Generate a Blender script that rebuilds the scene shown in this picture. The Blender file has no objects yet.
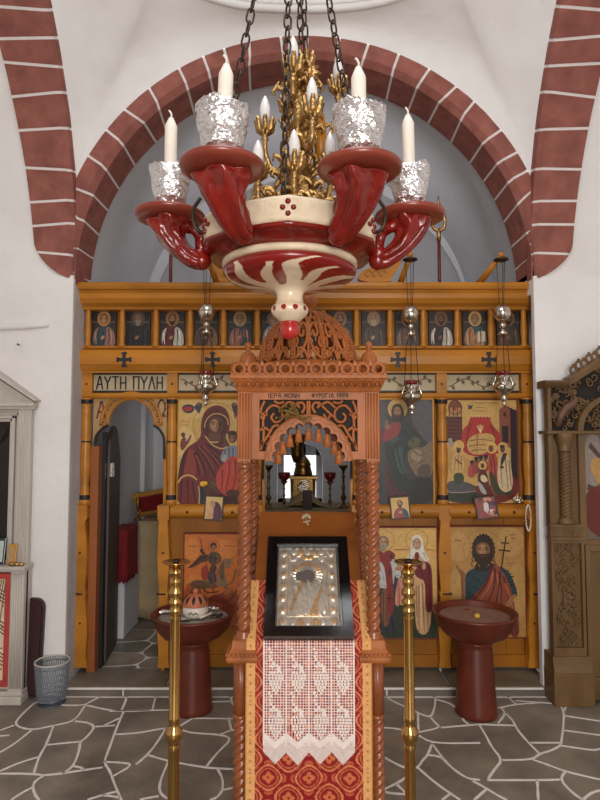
import bpy, math, random
from mathutils import Vector, Matrix
random.seed(7)
PI = math.pi
SC = bpy.context.scene
COL = SC.collection

# ---------------------------------------------------------------- camera, world, lights, exposure
FPX, EYE, PITCH = 590.0, 1.65, math.radians(3.4)
cam_d = bpy.data.cameras.new('camera')
cam_d.sensor_fit = 'VERTICAL'
cam_d.sensor_height = 32.0
cam_d.lens = 32.0 * FPX / 800.0
cam_d.clip_start = 0.02
cam = bpy.data.objects.new('camera', cam_d)
COL.objects.link(cam)
cam.location = (0, 0, EYE)
cam.rotation_euler = (PI / 2 + PITCH, 0, 0)
SC.camera = cam

w = bpy.data.worlds.new('daylight')
SC.world = w
w.use_nodes = True
bg = w.node_tree.nodes['Background']
bg.inputs[0].default_value = (1.0, 0.985, 0.97, 1)
bg.inputs[1].default_value = 1.0

def area(name, loc, rot, sx, sy, power, col=(1, 1, 1)):
    d = bpy.data.lights.new(name, 'AREA')
    d.shape = 'RECTANGLE'; d.size = sx; d.size_y = sy
    d.energy = power; d.color = col
    o = bpy.data.objects.new(name, d)
    COL.objects.link(o)
    o.location = loc; o.rotation_euler = rot
    return o

# daylight through the doorway behind the camera and the dome windows overhead
area('door_daylight', (0.4, -2.3, 1.9), (math.radians(74), 0, 0), 1.3, 1.7, 86, (1.0, 0.965, 0.93))
area('dome_daylight', (0.03, 1.3, 4.9), (math.radians(16), 0, 0), 1.5, 1.5, 30, (0.97, 0.98, 1.0))
area('apse_fill', (0.1, 4.55, 3.3), (math.radians(112), 0, 0), 1.2, 0.5, 5, (1.0, 0.97, 1.0))  # added unseen fill behind the screen top, brightens the apse; not a window

SC.view_settings.view_transform = 'Standard'
SC.view_settings.look = 'None'
SC.view_settings.gamma = 1.0
SC.view_settings.use_curve_mapping = False
SC.view_settings.exposure = 0.5

# ---------------------------------------------------------------- helpers
CP, SP = math.cos(PITCH), math.sin(PITCH)

def P(px, py, Y):
    """world point where the sight line through a photo pixel meets the plane at depth Y"""
    u = (px - 300) / FPX; v = (400 - py) / FPX
    t = Y / (CP - v * SP)
    return Vector((u * t, Y, EYE + (SP + v * CP) * t))

def PF(px, py, z=0.0):
    u = (px - 300) / FPX; v = (400 - py) / FPX
    t = (z - EYE) / (SP + v * CP)
    return Vector((u * t, (CP - v * SP) * t, z))

def zz(py, Y): return P(300, py, Y).z
def xx(px, Y, py=435): return P(px, py, Y).x

def lin(c):
    c = c / 255.0
    return c / 12.92 if c <= 0.04045 else ((c + 0.055) / 1.055) ** 2.4
def L3(c): return (lin(c[0]), lin(c[1]), lin(c[2]))
def L4(c): return L3(c) + (1.0,)

def chaikin(pts, n=2, closed=True):
    for _ in range(n):
        out = []
        m = len(pts)
        if not closed: out.append(pts[0])
        for i in range(m if closed else m - 1):
            a, b = pts[i], pts[(i + 1) % m]
            out.append(tuple(a[k] * .75 + b[k] * .25 for k in range(len(a))))
            out.append(tuple(a[k] * .25 + b[k] * .75 for k in range(len(a))))
        if not closed: out.append(pts[-1])
        pts = out
    return pts

def wl(o):
    v = Vector((0, 0, 0))
    while o is not None:
        v += o.location; o = o.parent
    return v

class MB:
    def __init__(s):
        s.v = []; s.f = []; s.m = []; s.s = []; s.c = None; s.cm = 0
    def add(s, vs, fs, smooth=False, mat=None):
        o = len(s.v)
        s.v.extend(Vector(p) for p in vs)
        mi = s.cm if mat is None else mat
        for f in fs:
            s.f.append([i + o for i in f]); s.m.append(mi); s.s.append(smooth)
        return s
    def box(s, c, d, mat=None, rot=None):
        hx, hy, hz = d[0] / 2, d[1] / 2, d[2] / 2
        vs = [Vector((x * hx, y * hy, z * hz)) for x in (-1, 1) for y in (-1, 1) for z in (-1, 1)]
        if rot is not None: vs = [rot @ p for p in vs]
        c = Vector(c)
        return s.add([p + c for p in vs], [(0, 1, 3, 2), (4, 6, 7, 5), (0, 4, 5, 1), (2, 3, 7, 6), (0, 2, 6, 4), (1, 5, 7, 3)], False, mat)
    def bx(s, x0, x1, y0, y1, z0, z1, mat=None):
        return s.box(((x0 + x1) / 2, (y0 + y1) / 2, (z0 + z1) / 2), (abs(x1 - x0), abs(y1 - y0), abs(z1 - z0)), mat)
    def prism(s, pts, vec, mat=None, smooth=False):
        n = len(pts); vec = Vector(vec)
        a = [Vector(p) for p in pts]
        vs = a + [p + vec for p in a]
        fs = [tuple(range(n))[::-1], tuple(range(n, 2 * n))]
        s.add(vs, fs, False, mat)
        return s.add(vs, [(i, (i + 1) % n, n + (i + 1) % n, n + i) for i in range(n)], smooth, mat)
    def xz(s, pts, y0, y1, mat=None, smooth=False):
        return s.prism([(p[0], y0, p[1]) for p in pts], (0, y1 - y0, 0), mat, smooth)
    def yz(s, pts, x0, x1, mat=None, smooth=False):
        return s.prism([(x0, p[0], p[1]) for p in pts], (x1 - x0, 0, 0), mat, smooth)
    def lathe(s, prof, c=(0, 0, 0), seg=24, mat=None, smooth=True, axis='Z', fn=None, mats=None):
        """prof: (r, h) list; fn(r, h, a) -> r modulation"""
        c = Vector(c); o = []
        for (r, h) in prof:
            for k in range(seg):
                a = 2 * PI * k / seg
                rr = fn(r, h, a) if fn else r
                q = Vector((rr * math.cos(a), rr * math.sin(a), h))
                if axis == 'Y': q = Vector((q.x, q.z, q.y))
                if axis == 'X': q = Vector((q.z, q.x, q.y))
                o.append(q + c)
        n = len(prof)
        for i in range(n - 1):
            fs = [(i * seg + k, i * seg + (k + 1) % seg, (i + 1) * seg + (k + 1) % seg, (i + 1) * seg + k) for k in range(seg)]
            if i == 0: base = len(s.v); s.v.extend(o)
            mi = mats[i] if mats else (s.cm if mat is None else mat)
            for f in fs:
                s.f.append([q + base for q in f]); s.m.append(mi); s.s.append(smooth)
        for i, rev in ((0, True), (n - 1, False)):
            if prof[i][0] > 1e-5:
                f = [base + i * seg + k for k in range(seg)]
                s.f.append(f[::-1] if rev else f); s.m.append(mats[min(i, n - 2)] if mats else (s.cm if mat is None else mat)); s.s.append(False)
        return s
    def sphere(s, c, r, seg=16, rings=10, mat=None, sc=(1, 1, 1)):
        prof = [(max(1e-6, math.sin(PI * i / rings)), -math.cos(PI * i / rings)) for i in range(rings + 1)]
        n0 = len(s.v)
        s.lathe(prof, (0, 0, 0), seg, mat)
        for i in range(n0, len(s.v)):
            p = s.v[i]; s.v[i] = Vector((p.x * r * sc[0] + c[0], p.y * r * sc[1] + c[1], p.z * r * sc[2] + c[2]))
        return s
    def tube(s, pts, r, seg=8, closed=False, mat=None, flat=None, up=None):
        """pts list of 3-D points, r number or list; flat=(normal, squash)"""
        pts = [Vector(p) for p in pts]; n = len(pts)
        rs = r if isinstance(r, (list, tuple)) else [r] * n
        vs = []; prev = None
        for i in range(n):
            if closed: t = pts[(i + 1) % n] - pts[i - 1]
            else: t = pts[min(i + 1, n - 1)] - pts[max(i - 1, 0)]
            if t.length < 1e-9: t = Vector((0, 0, 1))
            t.normalize()
            if flat is not None:
                nn = Vector(flat[0]) if not callable(flat[0]) else flat[0](pts[i])
                b = nn - t * nn.dot(t); b.normalize(); a = t.cross(b)
                sq = flat[1]
            else:
                if prev is None:
                    ref = Vector((0, 0, 1)) if abs(t.z) < .9 else Vector((1, 0, 0))
                    a = t.cross(ref).normalized()
                else:
                    a = prev - t * prev.dot(t)
                    if a.length < 1e-6: a = t.cross(Vector((1, 0, 0)))
                    a.normalize()
                b = t.cross(a); sq = 1.0
                prev = a
            for k in range(seg):
                an = 2 * PI * k / seg
                vs.append(pts[i] + a * (rs[i] * math.cos(an)) + b * (rs[i] * sq * math.sin(an)))
        fs = []
        for i in range(n if closed else n - 1):
            j = (i + 1) % n
            fs += [(i * seg + k, i * seg + (k + 1) % seg, j * seg + (k + 1) % seg, j * seg + k) for k in range(seg)]
        if not closed:
            fs.append(tuple(range(seg))[::-1]); fs.append(tuple((n - 1) * seg + k for k in range(seg)))
        return s.add(vs, fs, True, mat)
    def grid(s, fn, nu, nv, mat=None, smooth=True, cfn=None, wrap=False):
        vs = [fn(i / nu, j / nv) for j in range(nv + 1) for i in range(nu + 1)]
        w_ = nu + 1
        return s.add(vs, [(j * w_ + i, j * w_ + i + 1, (j + 1) * w_ + i + 1, (j + 1) * w_ + i) for j in range(nv) for i in range(nu)], smooth, mat)
    def build(s, name, mats, parent=None, bevel=0, loc=None, solid=0, subd=0, recalc=True):
        if not isinstance(mats, (list, tuple)): mats = [mats]
        if parent is not None: off = wl(parent)
        elif loc is not None: off = Vector(loc)
        else:
            xs = [p.x for p in s.v]; ys = [p.y for p in s.v]; zs = [p.z for p in s.v]
            off = Vector(((min(xs) + max(xs)) / 2, (min(ys) + max(ys)) / 2, min(zs)))
        me = bpy.data.meshes.new(name)
        me.from_pydata([tuple(p - off) for p in s.v], [], s.f)
        for m in mats: me.materials.append(m)
        me.polygons.foreach_set('material_index', s.m)
        me.polygons.foreach_set('use_smooth', s.s)
        if s.c is not None:
            at = me.color_attributes.new('Col', 'FLOAT_COLOR', 'POINT')
            flat = []
            for c in s.c: flat.extend(c)
            at.data.foreach_set('color', flat)
        me.update()
        if recalc:
            import bmesh
            b = bmesh.new(); b.from_mesh(me); bmesh.ops.recalc_face_normals(b, faces=b.faces); b.to_mesh(me); b.free()
        o = bpy.data.objects.new(name, me)
        COL.objects.link(o)
        if parent is not None: o.parent = parent
        else: o.location = off
        if bevel:
            md = o.modifiers.new('bevel', 'BEVEL'); md.width = bevel; md.segments = 2; md.limit_method = 'ANGLE'; md.angle_limit = math.radians(40)
        if solid:
            md = o.modifiers.new('solid', 'SOLIDIFY'); md.thickness = solid; md.offset = 0
        if subd:
            md = o.modifiers.new('sub', 'SUBSURF'); md.levels = subd; md.render_levels = subd
        return o

def tag(o, label, cat, group=None, kind=None):
    o['label'] = label; o['category'] = cat
    if group: o['group'] = group
    if kind: o['kind'] = kind
    return o
def struct(o):
    o['kind'] = 'structure'; return o
def thing(name, loc, label, cat, group=None):
    o = bpy.data.objects.new(name, None); COL.objects.link(o); o.location = loc
    o.empty_display_size = .05
    return tag(o, label, cat, group)
def copy_tree(o, loc=None, label=None, parent=None, rotz=None):
    c = o.copy(); COL.objects.link(c)
    if parent is not None: c.parent = parent
    if loc is not None: c.location = loc
    if rotz is not None: c.rotation_euler = (0, 0, rotz)
    if label: c['label'] = label
    for ch in list(o.children): copy_tree(ch, parent=c)
    return c

# ---------------------------------------------------------------- materials
def M(name, col, rough=.5, metal=0.0, var=.12, scale=6, bump=.08, bscale=40, stretch=(1, 1, 1), col2=None, spec=.5, coat=0, rvar=0):
    m = bpy.data.materials.new(name); m.use_nodes = True
    nt = m.node_tree; N = nt.nodes; K = nt.links
    b = N['Principled BSDF']
    tc = N.new('ShaderNodeTexCoord'); mp = N.new('ShaderNodeMapping'); mp.inputs['Scale'].default_value = stretch
    K.new(tc.outputs['Object'], mp.inputs[0])
    n1 = N.new('ShaderNodeTexNoise'); n1.inputs['Scale'].default_value = scale; n1.inputs['Detail'].default_value = 5
    K.new(mp.outputs[0], n1.inputs['Vector'])
    r = N.new('ShaderNodeValToRGB')
    c = L3(col)
    lo = tuple(max(0, x * (1 - var)) for x in c); hi = L3(col2) if col2 else tuple(min(1, x * (1 + var)) for x in c)
    r.color_ramp.elements[0].position = .3; r.color_ramp.elements[1].position = .7
    r.color_ramp.elements[0].color = lo + (1,); r.color_ramp.elements[1].color = hi + (1,)
    K.new(n1.outputs['Fac'], r.inputs[0]); K.new(r.outputs[0], b.inputs['Base Color'])
    b.inputs['Roughness'].default_value = rough; b.inputs['Metallic'].default_value = metal
    b.inputs['Specular IOR Level'].default_value = spec
    if coat: b.inputs['Coat Weight'].default_value = coat; b.inputs['Coat Roughness'].default_value = .12
    if bump:
        n2 = N.new('ShaderNodeTexNoise'); n2.inputs['Scale'].default_value = bscale; n2.inputs['Detail'].default_value = 4
        K.new(mp.outputs[0], n2.inputs['Vector'])
        bp = N.new('ShaderNodeBump'); bp.inputs['Strength'].default_value = bump; bp.inputs['Distance'].default_value = .02
        K.new(n2.outputs['Fac'], bp.inputs['Height']); K.new(bp.outputs[0], b.inputs['Normal'])
    return m

def MCOL(name, rough=.5, metal=0.0, var=.18, scale=30, bump=.05, bscale=120, spec=.4, coat=0):
    """design painted or woven into the surface: colour attribute broken up by noise"""
    m = bpy.data.materials.new(name); m.use_nodes = True
    nt = m.node_tree; N = nt.nodes; K = nt.links
    b = N['Principled BSDF']
    at = N.new('ShaderNodeAttribute'); at.attribute_name = 'Col'
    tc = N.new('ShaderNodeTexCoord'); n1 = N.new('ShaderNodeTexNoise'); n1.inputs['Scale'].default_value = scale; n1.inputs['Detail'].default_value = 6
    K.new(tc.outputs['Object'], n1.inputs['Vector'])
    mr = N.new('ShaderNodeMapRange'); mr.inputs[1].default_value = .25; mr.inputs[2].default_value = .75
    mr.inputs[3].default_value = 1 - var; mr.inputs[4].default_value = 1 + var
    K.new(n1.outputs['Fac'], mr.inputs[0])
    mx = N.new('ShaderNodeMix'); mx.data_type = 'RGBA'; mx.blend_type = 'MULTIPLY'; mx.inputs[0].default_value = 1
    K.new(at.outputs['Color'], mx.inputs[6]); K.new(mr.outputs[0], mx.inputs[7]); K.new(mx.outputs[2], b.inputs['Base Color'])
    b.inputs['Roughness'].default_value = rough; b.inputs['Metallic'].default_value = metal; b.inputs['Specular IOR Level'].default_value = spec
    if coat: b.inputs['Coat Weight'].default_value = coat; b.inputs['Coat Roughness'].default_value = .1
    if bump:
        n2 = N.new('ShaderNodeTexNoise'); n2.inputs['Scale'].default_value = bscale
        K.new(tc.outputs['Object'], n2.inputs['Vector'])
        bp = N.new('ShaderNodeBump'); bp.inputs['Strength'].default_value = bump; bp.inputs['Distance'].default_value = .01
        K.new(n2.outputs['Fac'], bp.inputs['Height']); K.new(bp.outputs[0], b.inputs['Normal'])
    return m

def MGLASS(name, col=(255, 255, 255), rough=.02, alpha=.12):
    m = bpy.data.materials.new(name); m.use_nodes = True
    nt = m.node_tree; N = nt.nodes; K = nt.links
    b = N['Principled BSDF']
    b.inputs['Base Color'].default_value = L4(col); b.inputs['Roughness'].default_value = rough
    b.inputs['Alpha'].default_value = alpha; b.inputs['Specular IOR Level'].default_value = .6
    tc = N.new('ShaderNodeTexCoord'); n = N.new('ShaderNodeTexNoise'); n.inputs['Scale'].default_value = 9
    K.new(tc.outputs['Object'], n.inputs['Vector'])
    mr = N.new('ShaderNodeMapRange'); mr.inputs[3].default_value = rough; mr.inputs[4].default_value = rough + .06
    K.new(n.outputs['Fac'], mr.inputs[0]); K.new(mr.outputs[0], b.inputs['Roughness'])
    return m

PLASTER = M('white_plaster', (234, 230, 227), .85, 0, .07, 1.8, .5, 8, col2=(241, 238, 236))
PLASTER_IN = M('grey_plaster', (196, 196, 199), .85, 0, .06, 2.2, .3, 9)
BRICK = M('red_painted_brick', (146, 90, 80), .8, 0, .22, 9, .4, 22, spec=.25)
MORTAR = M('white_joint', (226, 218, 214), .8, 0, .05, 20, .1)
STONE = MCOL('slate_paving', .42, 0, .42, 4.5, .35, 40, .5)
GROUT = M('white_grout', (232, 224, 216), .8, 0, .08, 20, .1)
STEPSTONE = M('step_stone', (112, 104, 94), .6, 0, .22, 5, .15, 25)
OCHRE = M('ochre_varnished_wood', (178, 115, 33), .36, 0, .24, 7, .06, 30, (.3, 1, 1), spec=.45)
OCHRE_D = M('ochre_planks', (154, 95, 20), .45, 0, .24, 6, .06, 30, (1, 1, .15), spec=.35)
OCHRE_J = M('orange_jamb_wood', (150, 84, 38), .5, 0, .16, 6, .05, 30, (1, 1, .15))
BLACKP = M('black_paint', (26, 22, 22), .5, 0, .2, 20, .03)
PALE = M('pale_painted_wood', (182, 164, 132), .55, 0, .1, 9, .05)
TANP = M('tan_painted_panel', (176, 142, 96), .55, 0, .12, 9, .05)
LEAFP = M('olive_leaf_paint', (98, 86, 62), .6, 0, .15, 20, 0)
REDLET = M('brown_letter_paint', (120, 66, 40), .6, 0, .1, 20, 0)
KWOOD = M('carved_reddish_wood', (166, 96, 49), .45, 0, .24, 14, .1, 60, (1, 1, .3), spec=.3)
KWOOD_B = M('smooth_brown_wood', (142, 80, 32), .42, 0, .26, 9, .06, 40, (.3, 1, 1), spec=.35)
KWOOD_D = M('dark_twisted_wood', (144, 80, 44), .28, 0, .18, 9, .06, 40, spec=.5, coat=.1)
SHWOOD = M('carved_brown_wood', (108, 80, 46), .48, 0, .24, 9, .08, 40, (1, 1, .3))
SHWOOD_R = M('reddish_carved_wood', (108, 74, 56), .5, 0, .15, 12, .08)
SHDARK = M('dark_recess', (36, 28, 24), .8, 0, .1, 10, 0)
MARBLE = M('grey_marble', (194, 186, 176), .5, 0, .07, 6, .05, 30, (3, 3, .4))
REDG = M('glossy_red_paint', (122, 22, 13), .2, 0, .3, 14, .3, 22, coat=.2)
REDD = M('brick_red_dish', (134, 56, 40), .32, 0, .12, 8, .04, 30, coat=.3)
CREAM = M('cream_paint', (226, 206, 176), .5, 0, .14, 12, .25, 30)
FOIL = M('crumpled_foil', (238, 235, 235), .26, .92, .04, 20, .35, 70)
WAX = M('white_wax', (238, 228, 214), .5, 0, .04, 10, .03)
GOLD = M('gilt_brass', (186, 150, 96), .36, 1.0, .35, 40, .3, 110)
BRASS = M('polished_brass', (190, 150, 88), .14, 1.0, .08, 10, .02)
OLDBRASS = M('old_brass', (136, 106, 62), .32, 1.0, .2, 30, .1)
SILVER = M('silver', (214, 206, 192), .2, 1.0, .1, 30, .1, 60)
IRON = M('dark_chain_iron', (70, 56, 46), .45, .8, .2, 40, .05)
WIRE = M('dark_wire', (52, 46, 42), .5, .5, .1, 40, 0)
BULB = M('milky_bulb_glass', (232, 228, 226), .15, 0, .03, 10, 0, coat=.5)
TERRA = M('dark_terracotta', (98, 40, 24), .36, 0, .22, 8, .05, 30, spec=.4)
TERRA_L = M('light_terracotta', (186, 108, 72), .6, 0, .12, 20, .05)
WHITEGL = M('white_glaze', (228, 216, 200), .35, 0, .04, 10, .02)
SAND = M('candle_sand', (136, 100, 80), .9, 0, .22, 30, .5, 90)
ASH = M('ash_and_foil', (150, 142, 132), .6, .3, .3, 30, .5, 50)
BLACKF = M('black_lacquer_frame', (18, 16, 17), .2, 0, .2, 10, .02, coat=.6)
REDGLASS = M('red_glass', (120, 14, 20), .1, 0, .15, 10, 0, coat=.6)
CLOTHB = M('beige_cloth', (166, 146, 112), .9, 0, .14, 5, .2, 40)
CLOTHR = M('crimson_velvet', (122, 14, 22), .85, 0, .2, 6, .2, 40)
DARKDOOR = M('dark_door_wood', (72, 58, 50), .5, 0, .18, 5, .05, 30, (1, 1, .2))
MAROON = M('maroon_board', (52, 24, 24), .45, 0, .15, 5, .03)
BASK = M('grey_wire_mesh', (104, 112, 122), .4, .4, .1, 30, 0)
BAG = MGLASS('thin_clear_bag', (214, 222, 232), .15, .16)
GLASS = MGLASS('picture_glass', (255, 255, 255), .01, .05)
PAINT = MCOL('icon_paint', .42, 0, .16, 45, .04, 150, .4)
FABRIC = MCOL('woven_brocade', .7, 0, .12, 90, .1, 300, .3)
LACE = M('white_crochet', (240, 226, 218), .8, 0, .06, 60, .05)
DRYFL = M('dried_sprig', (120, 92, 40), .8, 0, .3, 60, .1)
YELLOWW = M('yellow_wax', (226, 178, 60), .5, 0, .08, 30, .02)
# ================================================================= SETTING
XL, XR, XC = -1.50, 1.545, 0.025     # arch jambs and centre line
YP, YB, YI = 3.85, 4.17, 4.08       # pier front, arch back, icon screen plane
ZS, RA = 2.69, 1.525                # springing height and arch radius
STEP = 0.06

# ---- floor of irregular slabs
def clip_half(poly, n, d):
    out = []
    for i in range(len(poly)):
        a, b = poly[i], poly[(i + 1) % len(poly)]
        da = a[0] * n[0] + a[1] * n[1] - d; db = b[0] * n[0] + b[1] * n[1] - d
        if da <= 0: out.append(a)
        if da * db < 0:
            t = da / (da - db); out.append((a[0] + (b[0] - a[0]) * t, a[1] + (b[1] - a[1]) * t))
    return out
def slabs(seeds, rect, g, z, th, name, parent, seed=3):
    rnd = random.Random(seed)
    m = MB(); m.c = []
    for i, s in enumerate(seeds):
        poly = [(rect[0], rect[2]), (rect[1], rect[2]), (rect[1], rect[3]), (rect[0], rect[3])]
        near = sorted((q for j, q in enumerate(seeds) if j != i), key=lambda q: (q[0] - s[0]) ** 2 + (q[1] - s[1]) ** 2)[:24]
        for q in near:
            dx, dy = q[0] - s[0], q[1] - s[1]; l = math.hypot(dx, dy)
            n = (dx / l, dy / l)
            mid = ((q[0] + s[0]) / 2 * n[0] + (q[1] + s[1]) / 2 * n[1]) - g * rnd.uniform(.35, .6)
            poly = clip_half(poly, n, mid)
            if len(poly) < 3: break
        if len(poly) < 3: continue
        # wavy hand-cut edges
        pp = []
        for k in range(len(poly)):
            a, b = poly[k], poly[(k + 1) % len(poly)]
            L = math.hypot(b[0] - a[0], b[1] - a[1]); pp.append(a)
            if L > .15:
                for t in (.33, .66):
                    j = rnd.uniform(-.008, .003)
                    cx_, cy_ = a[0] + (b[0] - a[0]) * t, a[1] + (b[1] - a[1]) * t
                    dx, dy = cx_ - s[0], cy_ - s[1]; l = math.hypot(dx, dy) + 1e-6
                    pp.append((cx_ + dx / l * j, cy_ + dy / l * j))
        poly = chaikin(pp, 2)
        tone = rnd.uniform(.82, 1.16); warm = rnd.uniform(-.05, .07)
        c = L3((130, 120, 108)); c = (c[0] * tone * (1 + warm), c[1] * tone, c[2] * tone * (1 - warm), 1)
        n0 = len(m.v)
        m.prism([(p[0], p[1], z - th) for p in poly], (0, 0, th))
        m.c += [c] * (len(m.v) - n0)
    return m.build(name, STONE, parent)

# traced joints of the paving in view (photo crops: offset, scale, polylines)
JT = [((0, 680), 4, [[(140,90),(210,98),(300,103),(340,98)],[(340,98),(400,68),(465,38)],[(340,100),(430,120),(490,126),(600,122)],[(140,90),(80,145),(55,182),(125,202),(215,182),(300,165),(340,102)],
 [(55,182),(0,202)],[(125,202),(60,255),(0,290)],[(215,182),(185,260),(155,310),(135,375)],[(185,260),(318,247)],[(300,165),(350,170),(382,187),(345,232),(320,247),(318,280),(295,345),(250,375)],
 [(382,187),(410,185),(460,182)],[(410,185),(480,152)],[(510,38),(505,80),(485,124)],[(495,126),(480,160),(460,210),(435,280),(415,330),(440,365),(455,410),(485,480)],
 [(415,328),(480,330),(535,338),(455,384)],[(0,375),(135,375),(175,383),(260,372),(410,350)],[(0,365),(80,330),(155,308)],[(175,383),(140,405),(130,430),(140,460),(155,480)],
 [(130,430),(90,450),(45,480)],[(350,480),(410,460),(465,447)],[(410,460),(480,470)],[(295,345),(325,350),(335,362)]]),
 ((110, 680), 4, [[(195,35),(180,75),(170,118)],[(0,125),(240,120)],[(470,38),(490,90),(495,105)],[(395,88),(490,85)],[(280,185),(330,153)],[(285,200),(330,213),(440,218),(490,235),(430,290),(385,348)],
 [(440,218),(490,200)],[(330,153),(495,155)],[(475,155),(485,200)],[(20,218),(120,212),(225,190),(285,200)],[(225,190),(190,250),(150,300),(105,338)],[(150,300),(235,325),(290,335),(390,352),(490,357)],
 [(235,325),(210,380),(195,430),(205,460),(240,480)],[(195,465),(160,470),(120,480)],[(430,358),(450,390),(452,440),(430,470),(400,480)],[(452,440),(490,432),(560,428)],[(490,357),(600,350),(720,362)],[(490,200),(560,190),(640,205),(760,190)],[(560,190),(575,350)],[(720,362),(730,480)],[(640,205),(690,355)],[(495,105),(620,98),(760,100)],[(620,98),(610,35)],[(820,38),(790,110),(800,190)],[(760,190),(900,215)],[(800,190),(860,330),(1000,330)],[(720,362),(860,330)],[(860,330),(880,480)]]),
 ((360, 680), 5, [[(85,40),(105,45),(115,75),(160,105),(240,140),(300,170),(355,188),(370,150),(380,100),(350,40)],[(380,98),(430,110),(480,135),(520,205)],[(115,75),(85,150),(75,235),(95,238),(160,240),(240,255),(290,262)],[(95,238),(90,255),(70,265),(20,270)],
 [(290,170),(292,250)],[(355,188),(375,215),(405,238),(290,262)],[(405,238),(500,230),(600,222)],[(520,205),(540,220)],[(240,255),(290,275),(360,318),(600,315)],[(360,318),(340,375),(310,405),(290,440),(235,450),(80,365),(75,340),(20,330)],
 [(235,450),(235,485),(180,520),(100,555),(30,557)],[(100,555),(160,568),(240,572)],[(180,520),(250,585)],[(360,318),(415,395),(470,450),(540,495),(600,500)],[(340,375),(385,380),(415,395)],[(290,440),(370,510),(440,560),(500,600)],[(450,570),(410,600)]]),
 ((470, 680), 4.615, [[(115,38),(140,60),(165,62),(163,35)],[(165,62),(185,90),(210,110)],[(210,95),(400,110)],[(130,130),(210,112),(320,105)],[(145,130),(165,155),(130,200)],[(165,155),(200,190),(215,225),(255,275),(320,340)],[(45,205),(205,210)],
 [(45,210),(75,260),(100,310),(150,370),(115,410),(85,455)],[(150,370),(290,368),(320,340),(370,328),(415,305),(420,295),(430,225),(435,140),(405,110)],[(435,140),(445,120)],[(280,290),(418,290)],[(435,165),(600,190)],[(430,232),(600,255)],
 [(420,303),(500,315),(570,325),(600,318)],[(290,368),(370,395),(440,423),(600,460)],[(440,423),(415,460),(470,520),(520,554)],[(520,554),(560,520),(600,510)],[(80,462),(310,463),(415,460)],[(310,463),(315,554)],[(15,468),(75,500),(130,535),(170,554)],[(75,505),(20,554)]])]
fl = MB(); fl.c = []
YT = 2.62
n0 = 0
fl.bx(-3.2, 3.2, YT, 3.86, -.12, 0.0)
fl.bx(-3.2, 3.2, -2.6, YT, -.12, -.005)
fl.c = [L4((130, 119, 106))] * 8 + [L4((206, 198, 190))] * 8
floor = struct(fl.build('floor', STONE, recalc=True))
jm = MB(); rj = random.Random(5)
def ribbon(m, pts, w, z, th=.0012):
    pts = [Vector((q[0], q[1], 0)) for q in pts]
    n = len(pts); L = []; R = []
    for i in range(n):
        d = pts[min(i + 1, n - 1)] - pts[max(i - 1, 0)]
        if d.length < 1e-7: d = Vector((1, 0, 0))
        d.normalize(); nn = Vector((-d.y, d.x, 0)) * (w * rj.uniform(.38, .6))
        L.append(pts[i] + nn + Vector((0, 0, z))); R.append(pts[i] - nn + Vector((0, 0, z)))
    m.add(L + R, [(i, i + 1, n + i + 1, n + i) for i in range(n - 1)])
for (o_, sc_, lst) in JT:
    for q in lst:
        pts = [PF(o_[0] + a / sc_, o_[1] + b / sc_) for a, b in q]
        pts = [p for p in pts if p.y > YT - .05]
        if len(pts) < 2: continue
        ribbon(jm, chaikin([(p.x, p.y) for p in pts], 2, False), .0125, .0012)
ribbon(jm, [(-1.52 + i * .157, 3.826 + .004 * math.sin(i * 2.1)) for i in range(21)], .016, .0012)
for q in ([(-3.2, 3.5), (-2.7, 3.42), (-2.2, 3.5), (-1.95, 3.3), (-1.6, 3.35)], [(-2.7, 3.42), (-2.8, 2.62)], [(-2.2, 3.5), (-2.3, 3.85)], [(-1.95, 3.3), (-2.1, 2.9), (-2.75, 2.95)], [(3.2, 3.3), (2.6, 3.35), (1.85, 3.2)], [(2.6, 3.35), (2.5, 2.62)], [(2.55, 2.95), (3.2, 3.0)], [(2.1, 3.24), (2.2, 3.85)]):
    ribbon(jm, chaikin(q, 2, False), .0125, .0012)
jm.build('joints', GROUT, floor, solid=.002)
rs = random.Random(11)
seeds = []
y = -2.4
while y < 2.62:
    x = -3.1
    while x < 3.2:
        seeds.append((x + rs.uniform(-.2, .2), y + rs.uniform(-.16, .16)))
        x += .52
    y += .42
slabs(seeds, (-3.2, 3.2, -2.6, YT), .014, 0.0, .02, 'paving_slabs', floor)

# ---- step and raised sanctuary floor
st = MB()
st.bx(-1.5, 1.61, 3.85, 7.6, -.01, STEP - .022, mat=1)
m = [-1.5, -1.12, -.6, .1, .55, 1.2, 1.61]
for a, b in zip(m[:-1], m[1:]):
    st.bx(a + .006, b - .006, 3.833, 3.9, 0.0, STEP - .017, mat=0)
st.bx(-1.5, 1.61, 3.843, 3.85, 0, STEP - .006, mat=1); st.bx(-1.49, 1.54, 3.829, 3.845, STEP - .018, STEP - .005, mat=1)
struct(st.build('step', [STEPSTONE, GROUT], bevel=.003))
s2 = []
for p in [(117,674),(122,658),(132,647),(135,636),(162,649),(163,664),(150,675),(167,637),(148,623)]:
    q = PF(p[0], p[1], STEP); s2.append((q.x, q.y))
y = 4.25
while y < 7.0:
    x = -1.4
    while x < 1.6:
        q = (x + rs.uniform(-.13, .13), y + rs.uniform(-.13, .13))
        if min((q[0] - s[0]) ** 2 + (q[1] - s[1]) ** 2 for s in s2) > .09: s2.append(q)
        x += .44
    y += .44
sf = MB(); sf.bx(-1.52, 1.63, 4.13, 7.4, STEP - .03, STEP - .004)
sfl = struct(sf.build('floor_sanctuary', GROUT))
slabs(s2, (-1.5, 1.61, 4.14, 7.3), .014, STEP, .012, 'paving_slabs', sfl, 5)
sl = MB(); sl.c = []
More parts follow.
